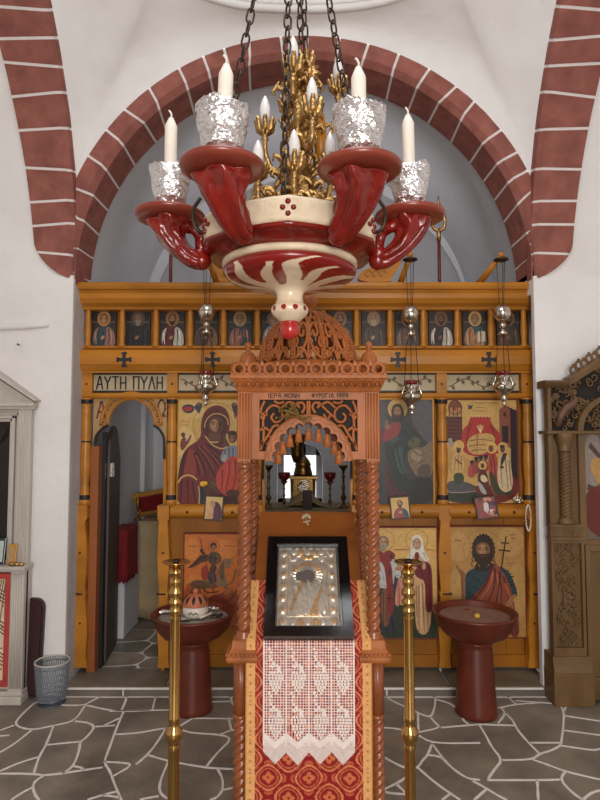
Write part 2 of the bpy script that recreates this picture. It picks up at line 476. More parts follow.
for a, b in ((-1.5, -.86), (-.85, .2), (.21, .95), (.96, 1.61)):
    n0 = len(sl.v); sl.bx(a + .004, b - .004, 3.835, 4.13, STEP - .018, STEP)
    t = rs.uniform(.9, 1.1); sl.c += [tuple(x * t for x in L3((122, 112, 98))) + (1,)] * (len(sl.v) - n0)
sl.build('step_slabs', STONE, sfl)

# ---- piers / arm walls (east walls of the side arms), side walls
def wavy_wall(name, x0, x1, y, z0, z1, mat, thick=.3):
    b = MB()
    def f(u, v):
        x = x0 + (x1 - x0) * u; z = z0 + (z1 - z0) * v
        e = min(1, 6 * min(u, 1 - u) + .0)
        return Vector((x, y + (math.sin(x * 5.1 + z * 2.3) * .004 + math.sin(z * 4.7 - x * 2) * .004) * e * min(1, 2.5 * (1 - v)), z))
    b.grid(f, 30, 40)
    if x0 > 0: b.bx(x0 + .095, x1, y + .03, y + thick, z0, z1); b.bx(x0, x0 + .1, y + .006, y + .05, z0, z1)
    else: b.bx(x0, x1, y + .03, y + thick, z0, z1)
    return b
NR = 2.4                       # radius of the side-arm barrel vaults
NYC = YP - NR
def side_arm(sgn):
    xi = XL if sgn < 0 else XR
    xo = -3.2 if sgn < 0 else 3.2
    a, b_ = (xo, xi) if sgn < 0 else (xi, xo)
    w_ = wavy_wall('w', a, b_, YP, -.02, ZS + .012, PLASTER)
    # reveal of the pier towards the icon screen
    w_.bx(xi - .25 if sgn < 0 else xi + .095, xi if sgn < 0 else xi + .3, YP + .006, YB + .02, -.02, ZS + .02)
    if sgn > 0: w_.bx(xi, xi + .1, YP + .05, YB + .02, ZS - .10, ZS + .012)
    # thin plaster ledge line
    yl = zz(324, YP); x_a, x_b = (xo, xx(46, YP)) if sgn < 0 else (xx(556, YP), xx(590, YP))
    if sgn < 0: w_.tube([(x_a + (x_b - x_a) * t / 12, YP - .004, yl + .012 * math.sin(t * .6) - .02 * t / 12) for t in range(13)], [.022] * 12 + [.01], 8)
    struct(w_.build('wall_left' if sgn < 0 else 'wall_right', PLASTER))
    # end wall and outer side
    e = MB(); e.bx(xo, xo + sgn * .2, -2.6, YP + .3, -.02, 5.4); struct(e.build('wall_north' if sgn < 0 else 'wall_south', PLASTER))
    # barrel vault of the arm beyond the brick band
    bw = .26
    v = MB()
    x_in = xi + sgn * .02
    def f(u, t):
        an = t * PI; x = x_in + (xo - x_in) * u
        return Vector((x, NYC + (NR + .012) * math.cos(an), ZS + (NR + .012) * math.sin(an)))
    v.grid(f, 4, 48)
    struct(v.build('ceiling_arm', PLASTER))
    # brick band: intrados + edge
    br = MB()
    ang = 0.0
    def sect(an, inset=0, w0=bw, sk=0):
        def q(r, x):
            a_ = an + sk * (abs(x - xi) / bw - .5); return Vector((x, NYC + r * math.cos(a_), ZS + r * math.sin(a_)))
        r0 = NR - .006 + inset; r1 = NR + .10
        x1_ = xi - sgn * (.004 - inset); x0_ = xi + sgn * w0
        return [q(r1, x0_), q(r0, x0_), q(r0, x1_ + sgn * .035), q(r0 + .03, x1_), q(r1, x1_)]
    k = 0
    lens = [.17, .19, .15, .2, .24, .2, .16, .14, .15, .25, .16, .22]
    start = -.004; ska = 0.0
    ang = start
    secs_m = []
    while ang < PI * .98:
        d = lens[k % len(lens)] / NR
        ns = 8; rows = []; skb = rs.uniform(-.012, .012)
        for i in range(ns + 1):
            an = ang + .0035 + (d - .007) * i / ns
            # the foot of the band is rounded off into the plaster on its outer side
            w0 = bw
            if an < .10: w0 = bw * max(.02, math.sin(min(1, max(0, (an - start) / .105)) * PI / 2) ** .65)
            w0 += .08 * min(1, max(0, an - .1) / .6)
            rows.append(sect(an, 0, w0, ska + (skb - ska) * i / ns))
        n = len(br.v)
        vs = [p for r in rows for p in r]
        fs = []
        for i in range(ns):
            for j in range(4):
                fs.append((i * 5 + j, i * 5 + j + 1, (i + 1) * 5 + j + 1, (i + 1) * 5 + j))
        fs += [(0, 1, 2, 3, 4), tuple(ns * 5 + j for j in (4, 3, 2, 1, 0))]
        br.add(vs, fs, False, 0)
        ang += d; k += 1; ska = skb
    rows = []
    N_ = 70
    for i in range(N_ + 1):
        an = start + .004 + (PI - .0) * i / N_
        w0 = bw
        if an < .10: w0 = bw * max(.02, math.sin(min(1, max(0, (an - start) / .105)) * PI / 2) ** .65)
        w0 += .08 * min(1, max(0, an - .1) / .6)
        rows.append(sect(an, .0025, w0 - .002))
    br.add([p for r in rows for p in r], [(i * 5 + j, i * 5 + j + 1, (i + 1) * 5 + j + 1, (i + 1) * 5 + j) for i in range(N_) for j in range(4)], False, 1)
    struct(br.build('trim_2' if sgn < 0 else 'trim_3', [BRICK, MORTAR]))
side_arm(-1); side_arm(1)

# ---- east arch: brick ring
def ring_sect(an, ins=0, sk=0):
    kk = [0]
    def q(r, y):
        a_ = an + sk * (kk[0] - 2) / 2; kk[0] += 1; c_, s_ = math.cos(a_), math.sin(a_)
        return Vector((min(max(XC + r * c_, XL - .003), XR + .003), y, ZS + r * s_))
    return [q(RA + .14, YP + .05), q(RA + .14 - ins, YP + ins), q(RA + .035, YP + ins), q(RA + ins, YP + .04), q(RA + ins, YB)]
ring = MB(); ang = -.03; k = 0
rl = [.2, .17, .21, .15, .19, .16, .23, .18, .14, .2, .22, .17]
while ang < PI + .02:
    d = min(rl[(k * 5) % 12] / RA, PI + .03 - ang)
    sk0 = globals().get('sk1', 0.0); sk1 = rs.uniform(-.022, .022)
    rows = []
    for i in range(5):
        t = i / 4
        an = ang + .0055 + (d - .011) * t
        rows.append(ring_sect(an, 0, sk0 + (sk1 - sk0) * t))
    br_v = [p for r in rows for p in r]
    ring.add(br_v, [(i * 5 + j, i * 5 + j + 1, (i + 1) * 5 + j + 1, (i + 1) * 5 + j) for i in range(4) for j in range(4)] + [(0, 1, 2, 3, 4), (24, 23, 22, 21, 20)], False, 0)
    ang += d; k += 1
rows = [ring_sect(-.03 + (PI + .06) * i / 80, .0025) for i in range(81)]
ring.add([p for r in rows for p in r], [(i * 5 + j, i * 5 + j + 1, (i + 1) * 5 + j + 1, (i + 1) * 5 + j) for i in range(80) for j in range(4)], False, 1)
struct(ring.build('trim_1', [BRICK, MORTAR]))

# ---- pendentives up to the drum
BX0, BX1, BY0, BY1 = XL, XR, NYC - NR, YP
BCY = (BY0 + BY1) / 2
RO = RA + .14
def boundary(phi):
    c_, s_ = math.cos(phi), math.sin(phi)
    hx = (BX1 - BX0) / 2; hy = (BY1 - BY0) / 2
    t = min(hx / abs(c_) if abs(c_) > 1e-6 else 1e9, hy / abs(s_) if abs(s_) > 1e-6 else 1e9)
    x = XC + c_ * t; y = BCY + s_ * t
    if abs(abs(y - BCY) - hy) < 1e-5: z = ZS + math.sqrt(max(.01, RO ** 2 - (x - XC) ** 2))
    else: z = ZS + math.sqrt(max(.01, (NR + .1) ** 2 - (y - BCY) ** 2))
    return Vector((x, y, z))
def drum_pt(phi):
    c_, s_ = math.cos(phi), math.sin(phi)
    f = lambda q: math.copysign(abs(q) ** .78, q)
    return Vector((XC + 1.48 * f(c_), BCY + 2.28 * f(s_), 5.3 - .86 * (1 - (1 - s_ * s_) ** 2)))
phis = []
corner = math.atan2((BY1 - BY0) / 2, (BX1 - BX0) / 2)
NP = 160
for i in range(NP): phis.append(2 * PI * i / NP)
for q in (corner, PI - corner, PI + corner, 2 * PI - corner): phis.append(q)
phis.sort()
pend = MB(); vs = []; NV = 14
for p in phis:
    a, b = boundary(p), drum_pt(p)
    ctr = Vector((XC, BCY, 0))
    for j in range(NV + 1):
        t = j / NV
        q = a.lerp(b, t)
        d = Vector((q.x - XC, q.y - BCY, 0)); d.normalize()
        q += d * (.16 * math.sin(PI * t) * min(1, (b - a).length / 1.2)) + Vector((0, 0, .06 * math.sin(PI * t) * min(1, (b - a).length)))
        q.y = min(q.y, YP + .003 * t + .004)
        vs.append(q)
n = len(phis)
pend.add(vs, [(i * (NV + 1) + j, ((i + 1) % n) * (NV + 1) + j, ((i + 1) % n) * (NV + 1) + j + 1, i * (NV + 1) + j + 1) for i in range(n) for j in range(NV)], True)
struct(pend.build('ceiling', PLASTER))
# drum moulding and dome wall, open to the daylight of its windows above
dm = MB()
dm.tube([drum_pt(2 * PI * i / 96) + Vector((0, 0, .012)) for i in range(96)], .026, 8, True)
dm.tube([drum_pt(2 * PI * i / 96) + Vector((0, 0, .06)) for i in range(96)], .018, 8, True)
dw = MB()
dvs = []
for i in range(96):
    q = drum_pt(2 * PI * i / 96)
    dvs += [q, Vector((q.x, q.y, 6.2))]
dw.add(dvs, [(2 * i, 2 * ((i + 1) % 96), 2 * ((i + 1) % 96) + 1, 2 * i + 1) for i in range(96)], True)
struct(dm.build('trim_4', PLASTER)); struct(dw.build('wall_drum', PLASTER))
# closed dome above the drum with a small open eye
dc = MB()
def dome_shell(u, t):
    q = drum_pt(2 * PI * u); b = t * PI / 2 * .93
    return Vector((XC + (q.x - XC) * math.cos(b), BCY + (q.y - BCY) * math.cos(b), 6.2 + 1.3 * math.sin(b)))
dc.grid(dome_shell, 96, 12)
struct(dc.build('ceiling_dome', PLASTER, recalc=False))
# wall above the arch back and lintel infill up to the vault
# ---- sanctuary: side walls, vault, apse with a slit window
s = MB()
YA, AXC, AR, AZ = 5.6, 0.1, 1.6, 2.56
s.bx(-1.75, -1.5, YB - .02, YA + .03, 0, ZS + .05); s.bx(-1.75, -1.46, YA - .03, YA + .1, 0, ZS + .05); s.bx(1.60, 1.9, YB - .02, YA + .03, 0, ZS + .05)
def fv(u, t):
    an = t * PI; k = u
    return Vector((XC + .045 * k + (RA + .015 + .04 * k) * math.cos(an), YB - .01 + (YA - YB + .02) * k, ZS + (RA + .015 + .04 * k) * math.sin(an)))
s.grid(fv, 4, 48)
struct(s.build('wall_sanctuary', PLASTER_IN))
ap = MB()
WX0, WX1, WZ0, WZ1 = -.27, .27, .82, 1.56   # window niche
AD = 1.35                                      # apse depth
def apt(a, z):
    return Vector((AXC + 1.58 * math.cos(a), YA + AD * math.sin(a), z))
angs = [PI * i / 36 for i in range(37)]
def ang_of(x): return math.acos((x - AXC) / 1.58)
aw = sorted(set(angs + [ang_of(WX0), ang_of(WX1)]))
aw = [a for a in aw if not (ang_of(WX1) < a < ang_of(WX0))]
mid = [ang_of(WX1) + (ang_of(WX0) - ang_of(WX1)) * i / 10 for i in range(11)]
zs_ = [0, WZ0, WZ1, AZ]
for i in range(len(aw) - 1):
    a0, a1 = aw[i], aw[i + 1]
    hole = abs(a0 - ang_of(WX1)) < 1e-6
    if not hole:
        ap.add([apt(a0, 0), apt(a1, 0), apt(a1, AZ), apt(a0, AZ)], [(0, 1, 2, 3)], False)
for i in range(10):
    a0, a1 = mid[i], mid[i + 1]
    def top(a):
        t = (a - mid[0]) / (mid[-1] - mid[0]) * 2 - 1
        return WZ1 - .17 + .17 * math.sqrt(max(0, 1 - t * t))
    ap.add([apt(a0, 0), apt(a1, 0), apt(a1, WZ0), apt(a0, WZ0)], [(0, 1, 2, 3)])
    ap.add([apt(a0, top(a0)), apt(a1, top(a1)), apt(a1, AZ), apt(a0, AZ)], [(0, 1, 2, 3)])
    # niche soffit
    ap.add([apt(a0, top(a0)), apt(a1, top(a1)), apt(a1, top(a1) - .02) + Vector((0, .45, 0)), apt(a0, top(a0) - .02) + Vector((0, .45, 0))], [(0, 1, 2, 3)])
    ap.add([apt(a0, WZ0), apt(a1, WZ0), apt(a1, WZ0) + Vector((0, .45, 0)), apt(a0, WZ0) + Vector((0, .45, 0))], [(0, 1, 2, 3)])
for a in (mid[0], mid[-1]):
    q = apt(a, WZ0); r_ = apt(a, WZ1 - .17)
    ap.add([q, r_, r_ + Vector((0, .45, -.02)), q + Vector((0, .45, 0))], [(0, 1, 2, 3)])
# semidome
def sd(u, t):
    a = u * PI; b = t * PI / 2
    return Vector((AXC + 1.58 * math.cos(a) * math.cos(b), YA + AD * math.sin(a) * math.cos(b), AZ + 1.6 * math.sin(b)))
ap.grid(sd, 36, 14)
inf = []
for i in range(37):
    a = PI * i / 36
    inf += [Vector((AXC + 1.555 * math.cos(a), YA + .004, AZ + 1.595 * math.sin(a))), Vector((AXC + 2.1 * math.cos(a), YA + .004, AZ + 2.1 * math.sin(a)))]
ap.add(inf, [(2 * i, 2 * i + 2, 2 * i + 3, 2 * i + 1) for i in range(36)])
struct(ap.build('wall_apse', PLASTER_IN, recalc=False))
# window in the niche: frame with two bright lights open to the sky
yw = apt(PI / 2, 0).y + .40
wn = MB()
wn.bx(WX0 - .02, WX0 + .07, yw, yw + .03, WZ0, WZ1); wn.bx(WX1 - .07, WX1 + .02, yw, yw + .03, WZ0, WZ1)
wn.bx(.03, .07, yw, yw + .03, WZ0, WZ1); wn.bx(WX0, WX1, yw, yw + .03, 1.40, WZ1 + .02); wn.bx(WX0, WX1, yw, yw + .03, WZ0, WZ0 + .05)
struct(wn.build('window_1', PLASTER_IN))
wp = MB(); wp.bx(WX0, WX1, yw + .012, yw + .016, WZ0, WZ1); 
struct(wp.build('window_pane', GLASS))
# pilaster and low ledge seen through the side door
pl = MB()
pl.bx(-1.52, -1.27, 5.86, 6.05, STEP, 2.4)
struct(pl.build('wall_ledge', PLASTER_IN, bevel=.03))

# ---- entrance wall behind the viewer with its doorway
ew = MB()
ew.bx(-3.2, -.7, -2.8, -2.6, 0, 5.2); ew.bx(1.5, 3.2, -2.8, -2.6, 0, 5.2); ew.bx(-.7, 1.5, -2.8, -2.6, 3.0, 5.2)
struct(ew.build('wall_west', PLASTER))
# ================================================================= ICON SCREEN
icn = thing('icon_screen', (XC, YI, STEP), 'long ochre-yellow varnished wooden icon screen filling the brick arch', 'icon screen')
def X(px, py=435, Y=YI): return P(px, py, Y).x
xl, xr = X(75.5, 300), 1.615

def flat_line(m, pts, w, mat, y, th=.003):
    """painted or applied stroke on an upright plane: quads between (x,z) points"""
    for a, b in zip(pts[:-1], pts[1:]):
        d = Vector((b[0] - a[0], b[1] - a[1])); l = d.length
        if l < 1e-6: continue
        d /= l; nrm = Vector((-d.y, d.x)) * w / 2; d = d * w * .3
        q = [(a[0] + nrm.x - d.x, a[1] + nrm.y - d.y), (b[0] + nrm.x + d.x, b[1] + nrm.y + d.y), (b[0] - nrm.x + d.x, b[1] - nrm.y + d.y), (a[0] - nrm.x - d.x, a[1] - nrm.y - d.y)]
        m.xz(q, y, y - th, mat)
GLY = {'Α': [[(0, 0), (.45, 1), (.6, 1), (1, 0)], [(.18, .38), (.82, .38)]], 'Υ': [[(0, 1), (.5, .5), (1, 1)], [(.5, .5), (.5, 0)]],
       'Τ': [[(0, 1), (1, 1)], [(.5, 1), (.5, 0)]], 'Η': [[(.08, 0), (.08, 1)], [(.92, 0), (.92, 1)], [(.08, .5), (.92, .5)]],
       'Π': [[(.08, 0), (.08, 1)], [(.92, 1), (.92, 0)], [(0, 1), (1, 1)]], 'Λ': [[(0, 0), (.5, 1), (1, 0)]],
       'Ω': [[(0, 0), (.3, 0), (.3, .12), (.05, .45), (.1, .8), (.35, 1), (.65, 1), (.9, .8), (.95, .45), (.7, .12), (.7, 0), (1, 0)]],
       'Ι': [[(.5, 0), (.5, 1)]], 'Ε': [[(1, 1), (.1, 1), (.1, 0), (1, 0)], [(.1, .52), (.8, .52)]],
       'Ρ': [[(.1, 0), (.1, 1), (.7, 1), (.95, .8), (.95, .65), (.7, .48), (.1, .48)]], 'Μ': [[(0, 0), (.1, 1), (.5, .3), (.9, 1), (1, 0)]],
       'Ο': [[(.3, 0), (.05, .3), (.05, .7), (.3, 1), (.7, 1), (.95, .7), (.95, .3), (.7, 0), (.3, 0)]], 'Ν': [[(.05, 0), (.05, 1), (.95, 0), (.95, 1)]],
       'Φ': [[(.5, 0), (.5, 1)], [(.3, .25), (.05, .4), (.05, .65), (.3, .8), (.7, .8), (.95, .65), (.95, .4), (.7, .25), (.3, .25)]],
       'Γ': [[(.1, 0), (.1, 1), (1, 1)]], '1': [[(.25, .75), (.55, 1), (.55, 0)]], '9': [[(.9, .65), (.7, .45), (.3, .45), (.08, .65), (.08, .85), (.3, 1), (.7, 1), (.92, .85), (.9, .4), (.5, 0)]]}
def write(m, text, x, z, cw, ch, gap, sw, mat, y, th=.003):
    for c in text:
        if c != ' ':
            w_ = cw * (.4 if c in 'Ι1' else 1)
            for st_ in GLY[c]:
                pts = [(x + (p[0] if w_ == cw else p[0] - .0) * w_, z + p[1] * ch) for p in st_]
                flat_line(m, pts, sw, mat, y, th)
            x += w_ + gap
        else: x += cw * .55 + gap

# --- cornice
def prof(lst): return [(Yq, zz(py, Yq)) for (Yq, py) in lst]
m = MB()
m.yz([(4.15, zz(282, 3.93))] + prof([(3.93, 282), (3.925, 285.5), (3.935, 289), (3.965, 290), (3.957, 294), (3.963, 298), (3.985, 303), (4.015, 306), (4.03, 306.2), (4.028, 309.5)]) + [(4.15, zz(309.5, 4.03))], X(70, 300, 3.93), X(535, 300, 3.95), 0)
m.build('cornice', OCHRE, icn, bevel=.004)
# --- gallery back and sill
m = MB()
m.bx(xl, xr, 4.13, 4.15, zz(349, 4.05), zz(306, 4.05))
m.build('gallery_back', OCHRE_D, icn)
m = MB()
m.yz(prof([(4.14, 345), (4.05, 346), (4.045, 348)]) + prof([(4.06, 349), (4.0, 350), (3.985, 356), (3.99, 364), (4.02, 370), (4.03, 371), (4.03, 373), (4.15, 373)]), X(76, 360, 4), X(534.5, 360, 4), 0)
m.build('frieze', OCHRE, icn, bevel=.003)
gx = [86.8, 121, 155, 189.5, 223, 257, 290, 323.5, 357, 390.5, 424, 458, 492, 525]
zt, zb = zz(306, 4.06), zz(347, 4.06)
H = zt - zb
col = MB()
pr = [(.026, 0), (.026, .05), (.017, .07), (.020, .12), (.016, .16), (.021, .3), (.0225, .45), (.020, .6), (.016, .78), (.021, .82), (.016, .86), (.024, .92), (.026, .95), (.026, 1)]
col.lathe([(r, zb + h * H) for r, h in pr], (X(gx[0]), 4.062, 0), 16)
c0 = col.build('gallery_colonnette', OCHRE, icn)
for g in gx[1:]:
    c = c0.copy(); COL.objects.link(c); c.parent = icn; c.location = (X(g) - X(gx[0]), 0, 0)
# --- black crosses on the frieze
def cross_pts(cx, cz, r):
    out = []
    for k in range(4):
        a = k * PI / 2
        for dr, da in ((.28, -.75), (.62, -.33), (.86, -.42), (.98, -.2), (.9, 0), (.98, .2), (.86, .42), (.62, .33)):
            out.append((cx + r * dr * math.cos(a + da), cz + r * dr * math.sin(a + da)))
    return out
for cx_ in (124, 212.5, 305, 398, 489):
    m = MB(); q = P(cx_, 359.5, 3.985); m.xz(cross_pts(q.x, q.z, .055), 3.983, 3.995, 0)
    m.build('cross', BLACKP, icn)
# --- name panels and posts
m = MB(); m.bx(xl, xr, 4.10, 4.13, zz(399, 4.09), zz(371, 4.09)); m.build('lintel_board', OCHRE_D, icn)
def floral(x0, x1, z0, z1, name, text=None, seed=1):
    m = MB(); m.bx(x0, x1, 4.085, 4.10, z0, z1, 0)
    cz = (z0 + z1) / 2; h = z1 - z0; yv = 4.0848
    if text: write(m, text, x0 + .02, z0 + h * .14, .042, h * .70, .0125, .010, 1, 4.0855)
    else:
        r_ = random.Random(seed)
        n = 40; L = x1 - x0
        pts = [(x0 + .02 + (L - .04) * i / n, cz + h * .22 * math.sin(i / n * L * 22 + seed)) for i in range(n + 1)]
        flat_line(m, pts, .007, 2, 4.0855, .002)
        for i in range(2, n, 3):
            px_, pz_ = pts[i]; sg = 1 if (i // 3) % 2 else -1
            a = sg * r_.uniform(.7, 1.3); l = r_.uniform(.030, .044)
            dx, dz = math.cos(a), math.sin(a)
            lf = [(px_, pz_), (px_ + dx * l * .4 - dz * .013, pz_ + dz * l * .4 + dx * .013), (px_ + dx * l, pz_ + dz * l), (px_ + dx * l * .4 + dz * .013, pz_ + dz * l * .4 - dx * .013)]
            lf = [(p[0], min(max(p[1], z0 + .004), z1 - .004)) for p in lf]
            m.xz(lf, 4.0855, 4.083, 2)
    for zq in (z0, z1): m.bx(x0, x1, 4.078, 4.10, zq - .006, zq + .006, 1)
    return m.build(name, [PALE, BLACKP, LEAFP], icn)
zp0, zp1 = zz(391.5, 4.085), zz(374, 4.085)
floral(X(92.5), X(168.5), zp0, zp1, 'name_panel', 'ΑΥΤΗ ΠΥΛΗ')
for i, (a, b) in enumerate(((178, 252), (262, 352), (362, 436), (446.5, 520))): floral(X(a), X(b), zp0, zp1, 'vine_panel', None, i + 2)
colx = [87, 172.5, 257, 357, 441.5, 526.5]
for cxp in colx:
    m = MB(); x_ = X(cxp)
    m.bx(x_ - .036, x_ + .036, 4.05, 4.10, zz(394, 4.06), zz(372.5, 4.06), 0)
    q = zz(384, 4.05); m.lathe([(.0001, 4.046), (.008, 4.047), (.008, 4.051)], (x_, 0, q), 10, 1, axis='Y')
    m.build('post_block', [OCHRE, BLACKP], icn, bevel=.003)
m = MB(); m.yz(prof([(4.10, 392.5), (4.045, 393), (4.04, 396), (4.05, 398.5), (4.10, 399)]), xl, xr, 0)
m.bx(xl, xr, 4.05, 4.10, zz(372.6, 4.04), zz(371, 4.04), 1)
m.build('lintel_moulding', [OCHRE, BLACKP], icn, bevel=.002)
# --- turned columns
def column(cxp):
    m = MB(); x_ = X(cxp); Yc = 4.062
    z1, z0 = zz(398, Yc), zz(506, Yc); H = z1 - z0
    pr = [(.040, 0, 0), (.040, .06, 1), (.036, .065, 1), (.036, .105, 0), (.028, .135, 0), (.033, .16, 0), (.026, .19, 0), (.034, .30, 0), (.037, .42, 0), (.034, .55, 0), (.031, .585, 1), (.031, .60, 0), (.034, .64, 0), (.034, .74, 0), (.028, .86, 0), (.034, .885, 0), (.026, .905, 0), (.036, .945, 1), (.040, .965, 1), (.04, .985, 0), (.04, 1, 0)]
    m.lathe([(r, z0 + h * H) for r, h, _ in pr], (x_, Yc, 0), 18, mats=[k for _, _, k in pr][:-1])
    m.build('turned_column', [OCHRE, BLACKP], icn)
for c_ in colx: column(c_)
# --- lower consoles with wavy outline
def console(cxp, wl_, wr_):
    Yc = 4.05; pts = []
    x_ = cxp
    prof_ = [(505, 1), (518, 1), (521, .72), (530, .80), (545, .95), (558, 1.0), (570, .92), (582, .75), (590, .70), (593, .86), (596, .72), (605, .8), (620, .95), (633, 1), (645, .85), (655, .80), (664.5, .95), (666, 1.0)]
    R_ = [(X(x_ + wr_ * k, py), zz(py, Yc)) for py, k in prof_]
    L_ = [(X(x_ - wl_ * k, py), zz(py, Yc)) for py, k in prof_][::-1]
    m = MB(); m.xz(R_ + L_, 4.02, 4.10, 0)
    zc = zz(593, Yc); m.bx(X(x_ - wl_ * .8), X(x_ + wr_ * .8), 4.015, 4.06, zc - .006, zc + .006, 1)
    for py in (552, 622):
        m.lathe([(.0001, 4.014), (.008, 4.015), (.008, 4.025)], (X(x_, py), 0, zz(py, Yc)), 10, 1, axis='Y')
    m.build('console', [OCHRE, BLACKP], icn, bevel=.005)
console(83, 8, 7); console(165, 5.5, 6); console(257, 6, 6); console(357, 6, 6); console(443, 6, 6); console(531, 6, 6)
# --- half-round rails under the icons
for a, b in ((172, 252), (362, 437), (447, 527)):
    m = MB()
    z1, z0 = zz(504.5, 4.03), zz(518.5, 4.03); c = (z1 + z0) / 2; r = (z1 - z0) / 2
    m.yz([(4.12, z0)] + [(4.06 - .05 * math.cos(t), c + r * math.sin(t)) for t in [(-PI / 2 + PI * i / 10) for i in range(11)]] + [(4.12, z1)], X(a, 511), X(b, 511), 0, True)
    for px_ in (a + 18, b - 18):
        m.lathe([(.0001, 4.006), (.009, 4.008), (.009, 4.02)], (X(px_), 0, zz(512, 4.02)), 10, 1, axis='Y')
    m.build('rail', [OCHRE, BLACKP], icn)
# --- plank panels
def planks(a, b, y0, y1, name, n):
    m = MB(); x0, x1 = X(a), X(b)
    for i in range(n):
        u0, u1 = x0 + (x1 - x0) * i / n, x0 + (x1 - x0) * (i + 1) / n
        m.bx(u0 + .002, u1 - .002, 4.12, 4.14, zz(y1, 4.12), zz(y0, 4.12), 0)
    m.bx(x0, x1, 4.128, 4.15, zz(y1, 4.12), zz(y0, 4.12), 0)
    m.build(name, OCHRE_D, icn)
planks(163, 262, 397, 667, 'plank_panel', 3)
planks(352, 534, 397, 667, 'plank_panel', 6)
planks(262, 352, 515, 667, 'sanctuary_gate', 2)
for a, b in ((171, 251), (363, 437), (449, 525)):
    m = MB()
    m.bx(X(a), X(b), 4.095, 4.125, zz(667, 4.1), zz(655, 4.1)); m.build('base_board', OCHRE_D, icn, bevel=.003)
# --- side door surround: pale panel with arched opening
def arch_board(px0, px1, ptop, pspring, cxp, rpx, pbot, mats, name, shoulder=0):
    m = MB(); Yc = 4.10
    x0, x1 = X(px0), X(px1); zt_ = zz(ptop, Yc); zs = zz(pspring, Yc); cx_ = X(cxp); r = rpx / FPX * Yc
    zb_ = zz(pbot, Yc)
    pts = [(x0, zt_), (x0, zb_)]
    # left shoulder curve rising to the arch foot
    lw = cx_ - r - x0
    pts += [(x0 + lw * .12, zb_), (x0 + lw * .14, zb_ + (zs - zb_) * .45), (x0 + lw * .5, zb_ + (zs - zb_) * .8), (x0 + lw * .98, zs)]
    for i in range(25):
        a = PI - PI * i / 24; pts.append((cx_ + r * math.cos(a), zs + r * 1.12 * math.sin(a)))
    rw = x1 - cx_ - r
    pts += [(x1 - rw * .98, zs), (x1 - rw * .5, zb_ + (zs - zb_) * .8), (x1 - rw * .14, zb_ + (zs - zb_) * .45), (x1 - rw * .12, zb_), (x1, zb_), (x1, zt_)]
    m.xz(pts, Yc - .02, Yc + .02, 0)
    # dotted arch trim
    for dr, kk in ((.012, 0), (.034, 1), (.052, 0)):
        arc = [(cx_ + (r + dr) * math.cos(PI - PI * i / 30), Yc - .024, zs + (r * 1.12 + dr) * math.sin(PI - PI * i / 30)) for i in range(31)]
        if kk == 0: m.tube(arc, .011, 6, mat=1)
        else:
            for p in arc[::2]: m.sphere(p, .009, 6, 4, mat=1)
            for p in arc[1::2]: m.box((p[0], p[1] + .002, p[2]), (.010, .006, .010), 2)
    m.build(name, mats, icn)
    # black ogee line at the shoulders
    for sg, lx, ww in ((1, x0, lw), (-1, x1, rw)):
        pp = chaikin([(lx + sg * ww * .14, zb_ - .06), (lx + sg * ww * .14, zb_ + (zs - zb_) * .2), (lx + sg * ww * .18, zb_ + (zs - zb_) * .55), (lx + sg * ww * .55, zb_ + (zs - zb_) * .86), (lx + sg * ww * 1.0, zs + .002)], 2, False)
        m = MB(); m.tube([(p[0], Yc - .026, p[1]) for p in pp], .009, 6, mat=0)
        m.build('ogee_line', BLACKP, icn)
    return Yc
arch_board(93, 166.5, 397.5, 425.5, 131, 22.5, 450, [TANP, OCHRE, BLACKP], 'arch_panel')
m = MB()
q = P(97, 418, 4.078); write(m, 'Α', q.x, q.z, .055, .11, 0, .012, 0, 4.0795); m.build('painted_letter', REDLET, icn); m = MB()
q = P(157.5, 416, 4.078); write(m, 'Ω', q.x, q.z, .055, .11, 0, .012, 0, 4.0795)
m.build('painted_letter', REDLET, icn)
arch_board(262, 352, 397.5, 440, 307, 36, 470, [OCHRE_D, OCHRE, BLACKP], 'gate_arch')
m = MB(); m.bx(X(92), X(100), 4.06, 4.16, STEP, zz(446, 4.1), 0); m.build('door_jamb', OCHRE_J, icn, bevel=.003)
m = MB(); m.bx(X(163.5), X(167), 4.09, 4.15, STEP, zz(446, 4.1), 0); m.build('door_jamb', OCHRE, icn, bevel=.003)
for a in (262, 350):
    m = MB(); m.bx(X(a), X(a + 3), 4.08, 4.15, STEP, zz(446, 4.1)); m.build('gate_jamb', OCHRE, icn, bevel=.003)
# --- open door leaf, swung into the sanctuary
dl = MB()
hx, hy = X(100.5) + .004, 4.18
ang = math.radians(80)
z0d, z1d = STEP + .015, zz(426, 4.3)
wd = .46
def dpt(s_, z): return Vector((hx - .14 * s_, hy + s_, z))
pts = [(0, z0d), (wd, z0d), (wd, z1d - .25)] + [(wd * (1 - .5 * t) , z1d - .25 + .25 * math.sin(t * PI / 2)) for t in (.2, .4, .6, .8, 1)] + [(wd * .3, z1d - .03), (wd * .1, z1d - .1), (0, z1d - .22)]
nv = Vector((1, .14, 0)).normalized() * .03
dl.prism([dpt(a, b) for a, b in pts], nv, 0)
lf = dl.build('door_leaf', [DARKDOOR], icn, bevel=.004)
e = MB(); e.tube([dpt(.0, z0d + .01) - nv * .0, dpt(.0, z1d - .2)], .012, 6); e.build('door_edge', MARBLE, lf)
h = MB(); q = dpt(.03, zz(470, 4.2)) + nv * 1.2
h.box(q, (.03, .05, .1)); h.build('door_lock', SILVER, lf, bevel=.004)
m = MB(); m.bx(X(100), X(100.5) + .02, 4.13, 4.18, STEP, zz(432, 4.1)); m.build('door_strip', BLACKP, icn)
# --- string of beads and hook at the right end
q = P(528.5, 442, 4.02)
m = MB(); m.tube([q, q + Vector((.04, -.03, 0)), q + Vector((.06, -.03, -.03)), q + Vector((.06, -.03, -.08)), q + Vector((.035, -.03, -.1))], .006, 8)
m.build('hook', IRON, icn)

